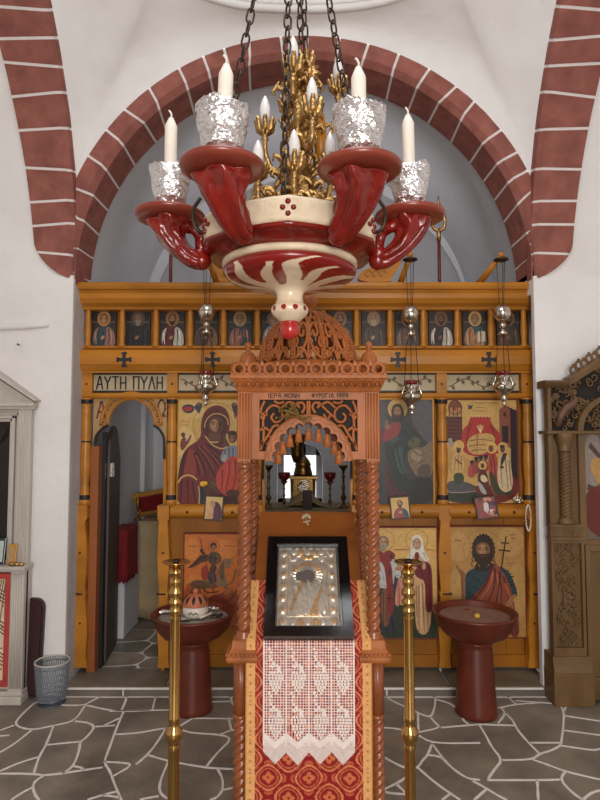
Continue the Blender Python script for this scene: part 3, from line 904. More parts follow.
# ================================================================= ABOVE THE SCREEN
zc = zz(282, 3.95)
def crest(px0, px1, flip):
    m = MB(); Yq = 4.05
    def pp(px, py): q = P(px, py, Yq); return (q.x, q.z)
    pts = [(356, 283), (360, 272), (372, 268), (388, 266), (398, 258), (402, 262), (396, 272), (390, 280), (392, 283)]
    if flip: pts = [(px0 + (392 - a) * (px1 - px0) / 36, b) for a, b in pts]
    m.xz(chaikin([pp(a, b) for a, b in pts], 2), Yq - .03, Yq + .03, 0)
    for k in range(3):
        c_ = pp((px0 + px1) / 2 - 6 + 7 * k, 274); m.tube([(c_[0] + .022 * math.cos(t), Yq - .032, c_[1] + .022 * math.sin(t)) for t in [2 * PI * i / 16 for i in range(13)]], .008, 6)
    o = m.build('crest', GOLD if False else OCHRE, bevel=.006)
    return o
tag(crest(356, 392, False), 'carved ochre scroll crest on the cornice to the right of the red chandelier bowl', 'crest', 'carved crests on the icon screen')
tag(crest(214, 252, True), 'carved ochre scroll crest on the cornice to the left of the red chandelier bowl', 'crest', 'carved crests on the icon screen')
def banner(px, pytop, label):
    q = P(px, 284, 4.10); zt_ = zz(pytop, 4.10)
    r = thing('processional_staff', (q.x, 4.115, q.z - .0), label, 'staff', 'staffs behind the icon screen')
    m = MB(); m.tube([(q.x, 4.115, q.z - .12), (q.x, 4.115, zt_ - .28)], .012, 10); m.build('pole', TERRA, r)
    m = MB(); zc_ = zt_ - .28
    m.tube([(q.x, 4.115, zc_ + .1 * 0 - .02), (q.x, 4.115, zc_ + .06)], .016, 10)
    for sg in (-1, 1):
        m.tube(chaikin([(q.x, 4.115, zc_ + .05), (q.x + sg * .04, 4.115, zc_ + .06), (q.x + sg * .045, 4.115, zc_ + .13), (q.x + sg * .035, 4.115, zc_ + .18), (q.x, 4.115, zc_ + .19)], 2, False), .013, 8)
    m.sphere((q.x, 4.115, zc_ + .215), .028); m.tube([(q.x, 4.115, zc_ + .23), (q.x, 4.115, zc_ + .30)], [.012, .004], 8)
    m.build('finial', GOLD, r)
banner(440, 198, 'thin staff with open gilt head standing behind the cornice at right')
banner(170, 198, 'thin staff behind the cornice at left, its head hidden by a chandelier arm')

# --- oil lamps on brackets
def lamp(px_top, bx0, ball, lamp_y, Yl, label, first=None):
    """bracket arm on the cornice, wires, counterweight ball, chains and silver lamp"""
    top = P(px_top, 258, Yl); zb_ = zz(ball, Yl); zl = zz(lamp_y, Yl)
    r = thing('hanging_oil_lamp', (top.x, Yl, zl), label, 'oil lamp', 'silver oil lamps before the icon screen')
    a = Vector((X(bx0, 283, 3.98), 4.0, zc - .01))
    m = MB(); m.tube([a, a.lerp(top, .5) + Vector((0, 0, .006)), top + Vector((0, 0, .012))], [.024, .02, .016], 8); m.sphere(top + Vector((0, 0, .02)), .02)
    m.build('bracket_arm', OCHRE, r)
    m = MB(); m.lathe([(.001, top.z + .0), (.045, top.z - .006), (.05, top.z - .014), (.03, top.z - .022), (.001, top.z - .02)], (top.x, Yl, 0), 14); m.build('pulley_plate', IRON, r)
    m = MB()
    for k in range(3):
        an = k * 2.1 + .5; m.tube([(top.x + .03 * math.cos(an), Yl + .03 * math.sin(an), top.z - .015), (top.x + .016 * math.cos(an), Yl + .016 * math.sin(an), zb_ + .04)], .0022, 5)
    m.build('wires', WIRE, r); m = MB()
    for k in range(3):
        an = k * 2.1 + .3
        m.tube([(top.x, Yl, zb_ - .13), (top.x + .035 * math.cos(an), Yl + .035 * math.sin(an), zb_ - .2), (top.x + .052 * math.cos(an), Yl + .052 * math.sin(an), zl + .075)], .0025, 5)
    m.build('lamp_chains', WIRE, r)
    m = MB(); m.sphere((top.x, Yl, zb_), .056, 20, 14); m.lathe([(.0565, zb_ - .003), (.058, zb_), (.0565, zb_ + .003)], (top.x, Yl, 0), 20)
    m.sphere((top.x, Yl, zb_ - .082), .02); m.lathe([(.001, zb_ - .105), (.012, zb_ - .108), (.012, zb_ - .118), (.034, zb_ - .135), (.03, zb_ - .142), (.001, zb_ - .142)], (top.x, Yl, 0), 16)
    m.build('counterweight_ball', SILVER, r)
    m = MB(); z = zl
    pr = [(.001, -.125), (.008, -.12), (.014, -.11), (.008, -.098), (.02, -.085), (.024, -.075), (.012, -.06), (.03, -.045), (.058, -.02), (.066, -.004), (.06, .012), (.034, .02), (.028, .03), (.04, .05), (.046, .07), (.042, .074), (.034, .05), (.001, .03)]
    m.lathe([(r_, z + h) for r_, h in pr], (top.x, Yl, 0), 20, fn=lambda r_, h, an: r_ * (1 + .05 * math.cos(8 * an)))
    for k in range(3):
        an = k * 2.1 + .3; c_ = Vector((top.x + .058 * math.cos(an), Yl + .058 * math.sin(an), z + .03))
        m.tube([c_ + Vector((.0, 0, -.045)), c_ + Vector((.014 * math.cos(an), .014 * math.sin(an), -.01)), c_ + Vector((0, 0, .02)), c_ + Vector((-.008 * math.cos(an), -.008 * math.sin(an), .045))], .007, 6)
    m.build('lamp_body', SILVER, r)
    m = MB(); m.lathe([(.03, z + .06), (.04, z + .085), (.043, z + .1), (.038, z + .1), (.03, z + .075), (.001, z + .065)], (top.x, Yl, 0), 18); m.build('oil_glass', REDGLASS, r)
    return r
lamp(207, 217, 312, 386.5, 3.80, 'silver oil lamp hanging left of the carved canopy, over the mother and child icon')
lamp(410, 400, 314, 396, 3.80, 'silver oil lamp hanging lowest, before the dark icon of the man in a green mantle')
lamp(501, 478, 313, 387, 3.80, 'silver oil lamp hanging at the far right over the temple scene icon')
# ================================================================= ICONS
PG = .92       # pigments
def pig(col):
    l = .3 * col[0] + .55 * col[1] + .15 * col[2]
    return tuple(min(1, x * PG) for x in L3(tuple(q * .88 + l * .12 for q in col))) + (1,)
class Paint:
    """flat shapes of paint laid over one another on a panel; crop coordinates -> panel plane"""
    def __init__(s, fn, N, rect, d=5e-5):
        s.fn = fn; s.N = Vector(N); s.rect = rect; s.k = 1; s.m = MB(); s.m.c = []; s.d = d
    def clip(s, pts):
        x0, y0, x1, y1 = s.rect
        for n, d in (((-1, 0), -x0), ((1, 0), x1), ((0, -1), -y0), ((0, 1), y1)):
            pts = clip_half(pts, n, d)
            if len(pts) < 3: return pts
        return pts
    def poly(s, pts, col, sm=2):
        if sm: pts = chaikin(pts, sm)
        pts = s.clip(pts)
        if len(pts) < 3: return
        c = pig(col)
        off = s.N * (s.k * s.d); s.k += 1
        s.m.add([s.fn(*p) + off for p in pts], [tuple(range(len(pts)))])
        s.m.c += [c] * len(pts)
    def ell(s, cx, cy, rx, ry, col, rot=0, a0=0, a1=2 * PI, n=22):
        cr, sr = math.cos(rot), math.sin(rot)
        full = abs(a1 - a0 - 2 * PI) < 1e-6
        pts = []
        for i in range(n if full else n + 1):
            a = a0 + (a1 - a0) * i / n
            x, y = rx * math.cos(a), ry * math.sin(a)
            pts.append((cx + x * cr - y * sr, cy + x * sr + y * cr))
        s.poly(pts, col, 0)
    def line(s, pts, w, col, sm=2, closed=False):
        if sm: pts = chaikin(pts, sm, closed)
        if closed: pts = pts + [pts[0]]
        L, R = [], []
        n = len(pts)
        for i in range(n):
            a, b = pts[max(0, i - 1)], pts[min(n - 1, i + 1)]
            dx, dy = b[0] - a[0], b[1] - a[1]; l = math.hypot(dx, dy) or 1
            ww = w[0] + (w[1] - w[0]) * i / (n - 1) if isinstance(w, tuple) else w
            nx, ny = -dy / l * ww / 2, dx / l * ww / 2
            L.append((pts[i][0] + nx, pts[i][1] + ny)); R.append((pts[i][0] - nx, pts[i][1] - ny))
        x0, y0, x1, y1 = s.rect
        cl = lambda p: (min(max(p[0], x0), x1), min(max(p[1], y0), y1))
        L = [cl(p) for p in L]; R = [cl(p) for p in R]
        c = pig(col)
        off = s.N * (s.k * s.d); s.k += 1
        s.m.add([s.fn(*p) + off for p in L + R], [(i, i + 1, n + i + 1, n + i) for i in range(n - 1)])
        s.m.c += [c] * (2 * n)
    def ring(s, cx, cy, r, w, col, ry=None):
        s.line([(cx + r * math.cos(a), cy + (ry or r) * math.sin(a)) for a in [2 * PI * i / 30 for i in range(30)]], w, col, 0, True)
    def build(s, parent, name='painting'):
        return s.m.build(name, PAINT, parent, recalc=False)

def face(p, cx, cy, w, h, skin, shade, hair, beard=None, hood=None, look=0):
    """small painted head: skin oval, hair, brows, eyes, nose, mouth"""
    if hair: p.ell(cx, cy - h * .12, w * 1.22, h * 1.02, hair)
    p.ell(cx, cy, w, h, shade)
    p.ell(cx + look * w * .15 - w * .05, cy - h * .02, w * .74, h * .84, skin)
    if beard: p.poly([(cx - w * .95, cy + h * .1), (cx - w * .45, cy + h * .35), (cx, cy + h * .28), (cx + w * .45, cy + h * .35), (cx + w * .95, cy + h * .1), (cx + w * .7, cy + h * .95), (cx, cy + h * 1.45), (cx - w * .7, cy + h * .95)], beard)
    dk = (46, 28, 20)
    for sg in (-1, 1):
        ex = cx + sg * w * .38 + look * w * .12
        p.line([(ex - w * .25, cy - h * .2), (ex, cy - h * .3), (ex + w * .25, cy - h * .2)], h * .09, dk, 1)
        p.ell(ex, cy - h * .08, w * .17, h * .08, dk)
    nx = cx + look * w * .15
    p.line([(nx, cy - h * .2), (nx + look * w * .1 - w * .02, cy + h * .16), (nx + w * .1, cy + h * .2)], h * .07, shade, 1)
    p.line([(nx - w * .2, cy + h * .42), (nx + w * .22, cy + h * .42)], h * .1, (120, 48, 36), 0)

def folds(p, lst, w, col):
    for q in lst: p.line(q, (w * 2.1, w * .9), col, 2)

def panel_icon(name, label, cat, rectpx, Yf, frame_col, fw, thick=.03, group=None):
    """wooden icon board with a raised border; returns root"""
    x0, y0, x1, y1 = rectpx
    a, b = P(x0, y1, Yf), P(x1, y0, Yf)
    r = thing(name, ((a.x + b.x) / 2, Yf + thick / 2, zz(y1, Yf)), label, cat, group)
    zt_, zb_ = zz(y0, Yf), zz(y1, Yf)
    xa, xb = X(x0, 435, Yf), X(x1, 435, Yf)
    xa = P(x0, (y0 + y1) / 2, Yf).x; xb = P(x1, (y0 + y1) / 2, Yf).x
    m = MB(); m.bx(xa, xb, Yf, Yf + thick, zb_, zt_); m.build('board', OCHRE_D, r)
    m = MB(); f = fw
    m.bx(xa - f, xb + f, Yf - .006, Yf + thick, zt_, zt_ + f); m.bx(xa - f, xb + f, Yf - .006, Yf + thick, zb_ - f, zb_)
    m.bx(xa - f, xa, Yf - .006, Yf + thick, zb_, zt_); m.bx(xb, xb + f, Yf - .006, Yf + thick, zb_, zt_)
    m.build('frame', frame_col, r, bevel=.002)
    # map crop px -> plane with constant x scale
    def fn_px(px, py):
        t = (px - x0) / (x1 - x0)
        return Vector((xa + (xb - xa) * t, Yf - .0004, zz(py, Yf)))
    return r, fn_px
def crop(fn_px, ox, oy, s): return lambda cx, cy: fn_px(ox + cx / s, oy + cy / s)
RBORD = M('dark_red_border', (112, 34, 26), .5, 0, .15, 10, .02)
DKBORD = M('dark_brown_border', (60, 38, 26), .5, 0, .15, 10, .02)
GILT = M('gold_edge_strip', (196, 142, 58), .4, .3, .15, 20, .03)

# ---------------- mother and child (left of the canopy)
r, f = panel_icon('icon', 'large gold ground icon of a mother in dark red holding a child', 'icon', (178, 399.5, 257, 505), 4.06, GILT, .006)
s_ = 5.714
p = Paint(crop(f, 170, 390, s_), (0, -1, 0), (46, 54, 497, 657))
p.poly([(40, 40), (500, 40), (500, 660), (40, 660)], (206, 164, 84), 0)
for q in ((80, 300, 60, 90), (150, 120, 50, 40), (420, 140, 70, 60)): p.ell(*q, (216, 178, 100))
p.ring(258, 200, 128, 5, (176, 128, 58))
# left cloud and angels
p.poly([(60, 100), (90, 80), (130, 85), (140, 110), (120, 135), (80, 130)], (52, 44, 66))
p.poly([(72, 98), (110, 92), (130, 108), (110, 124), (76, 118)], (168, 42, 34))
p.poly([(130, 96), (160, 70), (185, 78), (175, 110), (165, 140), (150, 120)], (56, 52, 72)); p.ell(162, 80, 10, 10, (120, 76, 48))
p.poly([(345, 80), (370, 70), (390, 95), (388, 140), (372, 160), (360, 120)], (50, 48, 68)); p.ell(366, 82, 11, 11, (120, 76, 48)); p.poly([(362, 130), (380, 130), (378, 165), (366, 160)], (150, 44, 36))
p.poly([(430, 80), (470, 70), (490, 110), (450, 130)], (150, 44, 36))
p.poly([(58, 290), (80, 262), (100, 290), (118, 250), (124, 262), (108, 300), (95, 320), (70, 350), (58, 330)], (130, 52, 40)); p.ell(74, 256, 12, 14, (92, 54, 36)); p.line([(92, 290), (104, 244)], 8, (190, 180, 170), 0)
# robe
p.poly([(178, 262), (174, 190), (192, 124), (236, 90), (284, 86), (326, 112), (344, 172), (336, 250), (322, 300), (380, 350), (460, 420), (520, 560), (520, 680), (30, 680), (44, 520), (60, 400), (92, 330), (150, 296)], (112, 34, 30))
p.poly([(190, 250), (186, 190), (204, 134), (244, 104), (280, 102), (316, 124), (330, 176), (322, 250), (330, 310), (250, 300)], (92, 24, 24))
p.line([(196, 216), (200, 180), (226, 146), (262, 132), (302, 142), (330, 168), (330, 200)], 6, (206, 160, 84))
p.poly([(200, 215), (205, 180), (228, 150), (262, 138), (298, 148), (318, 176), (312, 226), (296, 262), (262, 276), (226, 258)], (78, 26, 26))
# neck, face
p.poly([(222, 240), (262, 250), (288, 240), (290, 290), (250, 300), (214, 280)], (104, 62, 40))
p.poly([(215, 196), (226, 164), (254, 148), (286, 156), (304, 186), (298, 226), (278, 254), (252, 258), (228, 236)], (98, 58, 38))
p.poly([(224, 196), (236, 170), (262, 164), (274, 186), (272, 226), (256, 244), (236, 228)], (178, 124, 82))
p.poly([(276, 170), (300, 186), (294, 224), (278, 244), (274, 200)], (84, 44, 32))
p.line([(228, 186), (244, 180), (258, 186)], 5, (44, 24, 18)); p.line([(272, 184), (286, 180), (298, 188)], 5, (44, 24, 18))
p.ell(243, 194, 9, 4, (36, 20, 16)); p.ell(285, 195, 9, 4, (36, 20, 16))
p.line([(264, 190), (266, 220), (258, 226)], 4, (70, 38, 26)); p.line([(248, 240), (262, 238), (274, 240)], 5, (122, 44, 36))
p.line([(200, 262), (240, 316), (300, 340), (326, 322)], 7, (206, 160, 84)); p.poly([(220, 286), (262, 292), (300, 300), (296, 330), (252, 318)], (84, 26, 28))
p.line([(224, 296), (252, 300), (278, 296)], 8, (200, 156, 84))
# arm and folds
p.poly([(96, 350), (130, 330), (150, 380), (150, 470), (140, 520), (60, 510), (66, 420)], (142, 48, 40))
p.poly([(60, 400), (90, 344), (104, 344), (86, 420), (74, 500), (50, 520)], (70, 20, 22))
folds(p, [[(150, 320), (200, 380), (240, 460), (260, 500)], [(180, 320), (230, 370), (280, 440)], [(150, 350), (190, 420), (210, 500)], [(200, 330), (260, 380), (300, 420)], [(140, 360), (160, 430), (170, 490)], [(210, 310), (280, 360), (320, 390)]], 7, (62, 16, 18))
folds(p, [[(160, 324), (212, 380), (250, 452)], [(190, 322), (244, 374), (288, 430)], [(146, 370), (176, 430), (190, 490)]], 4, (156, 60, 50))
p.line([(48, 530), (70, 492), (120, 484), (156, 512)], 9, (200, 158, 88))
p.poly([(50, 540), (76, 500), (120, 494), (160, 524), (190, 600), (190, 660), (46, 660)], (118, 36, 32))
folds(p, [[(70, 520), (66, 590), (60, 650)], [(100, 510), (104, 580), (110, 650)], [(130, 520), (140, 590), (150, 650)]], 6, (68, 18, 20))
p.poly([(160, 560), (190, 545), (205, 600), (200, 655), (165, 655)], (36, 44, 58)); p.line([(166, 548), (172, 600), (168, 655)], 7, (200, 158, 88))
p.poly([(190, 560), (230, 516), (262, 510), (290, 530), (300, 556), (270, 556), (280, 580), (276, 600), (240, 586), (212, 600)], (92, 52, 34))
p.line([(240, 530), (280, 552)], 5, (140, 90, 56)); p.line([(226, 560), (268, 590)], 5, (60, 30, 22))
p.poly([(270, 590), (400, 600), (500, 600), (500, 660), (220, 660)], (72, 22, 24))
# child
p.ell(352, 266, 34, 36, (196, 150, 74)); p.poly([(330, 250), (346, 236), (374, 238), (386, 262), (380, 292), (352, 306), (334, 286)], (92, 54, 36)); p.ell(354, 276, 14, 20, (150, 98, 64)); p.ell(354, 246, 28, 13, (58, 32, 24)); p.line([(342, 270), (368, 270)], 4, (44, 24, 18), 0)
p.poly([(304, 306), (306, 256), (314, 256), (322, 300), (340, 306), (330, 326)], (98, 58, 38))
p.poly([(300, 350), (330, 318), (380, 318), (440, 340), (440, 420), (380, 410), (300, 416), (286, 390)], (128, 132, 142)); folds(p, [[(312, 340), (320, 400)], [(336, 330), (340, 404)], [(360, 330), (362, 400)]], 5, (84, 84, 98)); p.poly([(292, 392), (320, 360), (326, 400), (306, 414)], (160, 160, 164))
p.poly([(330, 392), (352, 376), (400, 390), (470, 420), (490, 560), (400, 580), (340, 600), (318, 608), (270, 560), (262, 490), (290, 440)], (196, 62, 38))
folds(p, [[(340, 400), (340, 470), (320, 580)], [(300, 450), (300, 520), (296, 570)], [(370, 400), (380, 490), (360, 570)]], 7, (150, 36, 26)); folds(p, [[(330, 420), (326, 490), (306, 560)], [(360, 410), (364, 480)]], 4, (212, 84, 54))
p.poly([(340, 566), (380, 570), (440, 590), (380, 606), (310, 600)], (80, 44, 32))
p.line([(46, 655), (400, 655)], 8, (150, 30, 26), 0)
for q in ((66, 180, 110), (64, 200, 106)): p.line([(q[0], q[1]), (q[2], q[1])], 3, (170, 110, 60), 0)
p.build(r)

# ---------------- blessing figure in green mantle (dark, right of the canopy)
r, f = panel_icon('icon', 'dark icon of a standing bearded man with red tunic and green mantle', 'icon', (362, 399.5, 433, 505), 4.06, GILT, .008)
p = Paint(crop(f, 370, 390, s_), (0, -1, 0), (-44, 56, 358, 655))
p.poly([(-60, 40), (380, 40), (380, 670), (-60, 670)], (60, 56, 54), 0)
p.poly([(210, 50), (380, 50), (380, 330), (300, 280), (240, 180)], (84, 80, 82)); p.poly([(-60, 50), (100, 50), (90, 200), (40, 260), (-60, 280)], (74, 68, 66))
p.poly([(-60, 420), (60, 430), (80, 560), (40, 670), (-60, 670)], (44, 48, 52)); p.poly([(200, 520), (360, 480), (360, 660), (160, 660)], (40, 36, 34))
p.ell(160, 108, 56, 52, (186, 140, 70)); p.ring(160, 108, 54, 4, (220, 176, 100))
p.poly([(122, 120), (134, 86), (160, 76), (184, 86), (198, 130), (196, 178), (170, 190), (130, 184)], (54, 34, 24))
p.poly([(136, 110), (150, 94), (170, 96), (180, 116), (176, 146), (156, 160), (140, 144)], (150, 104, 68)); p.poly([(138, 134), (156, 146), (176, 134), (174, 160), (156, 174), (142, 160)], (66, 40, 26))
p.line([(142, 116), (154, 113)], 4, (40, 24, 18), 0); p.line([(162, 114), (174, 116)], 4, (40, 24, 18), 0); p.line([(158, 116), (158, 132)], 3, (110, 70, 46), 0)
# tunic and mantle
p.poly([(86, 220), (124, 184), (180, 184), (184, 230), (150, 280), (96, 292), (70, 300), (60, 260)], (140, 46, 40))
p.poly([(-10, 230), (40, 210), (84, 220), (70, 300), (0, 290)], (108, 38, 34))
p.poly([(180, 180), (226, 196), (262, 240), (300, 290), (280, 320), (220, 330), (190, 420), (210, 500), (250, 560), (200, 600), (150, 560), (100, 440), (84, 330), (80, 296), (140, 284), (176, 236)], (38, 46, 42))
p.poly([(140, 330), (190, 320), (186, 400), (206, 480), (170, 480), (146, 420)], (48, 78, 66)); p.poly([(110, 290), (170, 260), (176, 284), (120, 310)], (44, 72, 64))
p.poly([(190, 190), (220, 204), (256, 260), (240, 290), (200, 260)], (44, 50, 44)); p.poly([(220, 290), (256, 262), (292, 280), (284, 320), (240, 332), (216, 322)], (92, 84, 54))
folds(p, [[(120, 320), (140, 420), (190, 540)], [(150, 300), (160, 380), (190, 470)], [(200, 230), (230, 270), (250, 300)], [(96, 320), (120, 430), (160, 530)]], 5, (24, 30, 28))
p.poly([(84, 400), (104, 470), (150, 560), (220, 600), (240, 640), (120, 640), (80, 560)], (86, 36, 36)); folds(p, [[(96, 440), (120, 540), (170, 630)], [(110, 480), (160, 570), (210, 620)]], 5, (56, 24, 26))
p.poly([(86, 190), (92, 166), (102, 170), (104, 196), (120, 210), (100, 230), (84, 220)], (140, 92, 60))
# rocks/clouds at right
p.poly([(216, 350), (262, 324), (310, 330), (340, 290), (360, 300), (360, 480), (320, 500), (262, 490), (240, 460), (214, 400)], (124, 100, 72)); p.poly([(228, 360), (270, 336), (300, 356), (290, 410), (250, 430)], (152, 126, 90)); p.poly([(262, 460), (300, 420), (350, 430), (340, 500), (280, 500)], (86, 70, 52))
folds(p, [[(230, 400), (270, 420), (310, 400)], [(250, 350), (290, 380), (330, 350)]], 4, (98, 78, 56))
p.build(r)

# ---------------- temple scene
s2_ = 5.714
r, f = panel_icon('icon', 'temple scene icon with a red canopy and haloed people gathered below', 'icon', (446.2, 400, 517.5, 503), 4.06, RBORD, .008)
p = Paint(crop(f, 440, 390, 5.71), (0, -1, 0), (36, 58, 441, 646))
p.poly([(30, 50), (450, 50), (450, 660), (30, 660)], (204, 158, 80), 0)
p.poly([(36, 150), (130, 150), (130, 300), (36, 300)], (84, 34, 28), 0)
for i in range(6): p.line([(40, 172 + i * 22), (126, 172 + i * 22)], 4, (122, 54, 40), 0)
p.ell(90, 100, 40, 44, (120, 62, 36), 0, PI, 2 * PI); p.poly([(50, 100), (130, 100), (130, 152), (50, 152)], (178, 128, 62), 0); p.ring(90, 100, 38, 6, (110, 56, 32))
for i in range(4): p.line([(58 + i * 22, 84), (58 + i * 22, 150)], 5, (96, 46, 30), 0)
p.ell(84, 106, 12, 14, (160, 44, 36)); p.ell(84, 92, 7, 8, (92, 56, 36))
p.poly([(342, 110), (372, 90), (404, 100), (404, 330), (342, 330)], (146, 74, 48), 0); p.poly([(404, 100), (446, 120), (446, 560), (404, 480)], (46, 30, 30), 0); p.poly([(356, 206), (392, 206), (392, 300), (356, 300)], (40, 30, 34), 0); p.poly([(366, 126), (380, 126), (380, 152), (366, 152)], (50, 34, 32), 0); p.line([(370, 90), (446, 120)], 7, (60, 40, 40), 0)
# canopy
p.poly([(180, 146), (200, 124), (276, 124), (288, 146), (292, 180), (316, 220), (350, 250), (352, 380), (120, 380), (124, 230), (162, 200)], (180, 42, 34))
p.poly([(178, 132), (232, 70), (286, 132), (286, 148), (178, 148)], (206, 160, 82)); p.line([(190, 120), (276, 120)], 4, (150, 100, 48), 0); p.line([(206, 100), (258, 100)], 4, (150, 100, 48), 0)
for i in range(6): p.ell(188 + i * 19, 148, 9, 8, (214, 172, 96))
folds(p, [[(180, 190), (160, 240), (150, 340)], [(290, 200), (310, 240), (320, 330)]], 6, (128, 24, 22))
for a in (-.5, -.25, 0, .25, .5): p.line([(232, 246), (232 + 40 * math.sin(a), 246 - 48 * math.cos(a))], 4, (226, 190, 120), 0)
# altar steps
p.poly([(162, 280), (200, 252), (290, 244), (322, 280), (300, 320), (250, 372), (170, 364), (150, 320)], (200, 154, 80)); folds(p, [[(170, 290), (230, 280), (300, 290)], [(166, 320), (230, 310), (290, 320)], [(180, 346), (230, 340), (270, 344)], [(214, 254), (210, 360)]], 4, (140, 96, 48))
p.poly([(36, 330), (150, 380), (200, 440), (230, 520), (180, 480), (36, 470)], (190, 140, 70))
p.line([(36, 330), (90, 330)], 8, (200, 156, 84), 0); p.line([(36, 404), (74, 404)], 8, (200, 156, 84), 0); p.poly([(44, 280), (66, 272), (80, 318), (58, 324)], (150, 140, 130), 0)
# floor
p.poly([(36, 560), (180, 540), (260, 560), (441, 470), (441, 650), (36, 650)], (120, 36, 30)); p.poly([(36, 516), (140, 520), (206, 552), (196, 576), (120, 586), (36, 580)], (84, 78, 80)); p.poly([(36, 580), (130, 588), (200, 578), (240, 600), (230, 640), (36, 646)], (52, 58, 44)); p.line([(36, 582), (120, 588), (200, 576)], 5, (150, 140, 130))
# priest
p.ell(108, 318, 30, 32, (214, 168, 86)); p.ell(106, 338, 13, 20, (96, 56, 38)); p.poly([(92, 332), (106, 296), (124, 330)], (206, 160, 86)); p.ell(104, 352, 8, 10, (60, 40, 34))
p.poly([(72, 372), (96, 356), (124, 364), (136, 400), (138, 470), (66, 474), (64, 420)], (206, 162, 90)); folds(p, [[(88, 380), (80, 460)], [(104, 370), (104, 466)], [(120, 376), (122, 464)]], 4, (156, 108, 56)); p.poly([(72, 474), (132, 472), (136, 530), (80, 540)], (62, 70, 40)); p.line([(90, 396), (122, 424)], 8, (84, 50, 34), 0)
# crowd
for i, (cx, cy, cc) in enumerate(((176, 440, (176, 72, 54)), (200, 420, (160, 60, 50)), (226, 412, (124, 60, 48)), (254, 408, (150, 70, 54)))):
    p.poly([(cx - 22, cy + 60), (cx - 18, cy), (cx, cy - 14), (cx + 18, cy), (cx + 22, cy + 60)], cc); p.ell(cx + 6, cy - 22, 12, 14, (84, 50, 36)); p.ell(cx + 6, cy - 30, 13, 9, (40, 26, 22))
# child
p.ell(240, 430, 24, 26, (214, 168, 86)); p.ell(240, 432, 11, 15, (98, 58, 40)); p.poly([(216, 470), (240, 446), (266, 470), (280, 560), (286, 600), (220, 580), (210, 520)], (96, 42, 36)); p.poly([(226, 490), (246, 480), (272, 512), (258, 530), (230, 520)], (220, 196, 150)); p.poly([(206, 520), (230, 530), (270, 600), (230, 590)], (170, 170, 160))
# parents
p.ell(294, 330, 32, 34, (214, 168, 86)); p.ell(290, 334, 15, 20, (150, 60, 44)); p.ell(290, 340, 10, 14, (110, 66, 44))
p.poly([(272, 370), (296, 356), (326, 376), (330, 460), (340, 580), (320, 610), (290, 580), (276, 500)], (182, 66, 46)); p.poly([(276, 460), (300, 470), (340, 560), (366, 600), (310, 604), (286, 540)], (58, 66, 40)); folds(p, [[(300, 370), (310, 440), (320, 540)], [(288, 390), (292, 460)]], 5, (124, 36, 28))
p.ell(358, 332, 32, 34, (214, 168, 86)); p.ell(356, 338, 14, 20, (104, 62, 44)); p.ell(354, 322, 15, 9, (60, 46, 40))
p.poly([(336, 384), (360, 360), (392, 372), (404, 440), (414, 560), (370, 590), (330, 560), (320, 480)], (212, 186, 142)); folds(p, [[(350, 390), (344, 470), (350, 560)], [(370, 380), (376, 470), (384, 570)], [(392, 400), (396, 480), (402, 556)]], 5, (156, 126, 90)); p.poly([(356, 356), (384, 362), (376, 380), (348, 440), (340, 420)], (70, 44, 40)); p.ell(350, 440, 12, 9, (90, 54, 38)); p.poly([(360, 590), (412, 564), (410, 590), (376, 606)], (50, 56, 40))
p.poly([(160, 88), (172, 84), (190, 94), (184, 106), (172, 112)], (70, 70, 86)); p.line([(164, 108), (192, 86)], 4, (60, 44, 44), 0)
p.line([(180, 74), (330, 74)], 3, (160, 100, 52), 0)
p.build(r)

# ---------------- rider (lower left)
r, f = panel_icon('icon', 'orange ground icon of an armed rider on a brown horse', 'icon', (184, 534, 250, 625), 4.06, RBORD, .006)
p = Paint(crop(f, 170, 520, 6.15), (0, -1, 0), (88, 88, 490, 640))
p.poly([(80, 80), (500, 80), (500, 650), (80, 650)], (206, 104, 34), 0)
for q in ((130, 180, 50, 70), (340, 180, 70, 60), (150, 420, 60, 90)): p.ell(*q, (216, 122, 44))
p.poly([(90, 400), (130, 380), (200, 420), (200, 520), (90, 520)], (178, 82, 34)); p.poly([(230, 460), (420, 440), (490, 480), (490, 645), (150, 645), (200, 560)], (150, 68, 32))
p.line([(180, 110), (300, 560)], 5, (84, 46, 28), 0)
p.ring(266, 164, 34, 4, (150, 74, 30)); p.ell(266, 160, 21, 22, (60, 34, 24)); p.ell(267, 172, 14, 18, (168, 96, 56)); p.line([(258, 170), (278, 170)], 3, (50, 28, 20), 0)
p.poly([(96, 300), (140, 270), (190, 206), (236, 210), (240, 250), (190, 262), (150, 290)], (84, 54, 40)); folds(p, [[(120, 290), (180, 240), (230, 220)]], 5, (52, 34, 28))
p.poly([(190, 170), (180, 190), (196, 210), (220, 206), (206, 196)], (48, 34, 30))
p.poly([(236, 206), (262, 192), (300, 200), (320, 240), (300, 270), (262, 276), (232, 262)], (92, 70, 46)); folds(p, [[(250, 210), (252, 260)], [(276, 210), (280, 262)], [(240, 236), (310, 236)]], 4, (54, 44, 34)); p.line([(280, 215), (306, 240), (284, 262)], 8, (140, 82, 46))
p.poly([(190, 290), (230, 270), (240, 330), (226, 376), (196, 366)], (166, 50, 36)); p.poly([(286, 290), (306, 330), (304, 376), (290, 360)], (166, 50, 36))
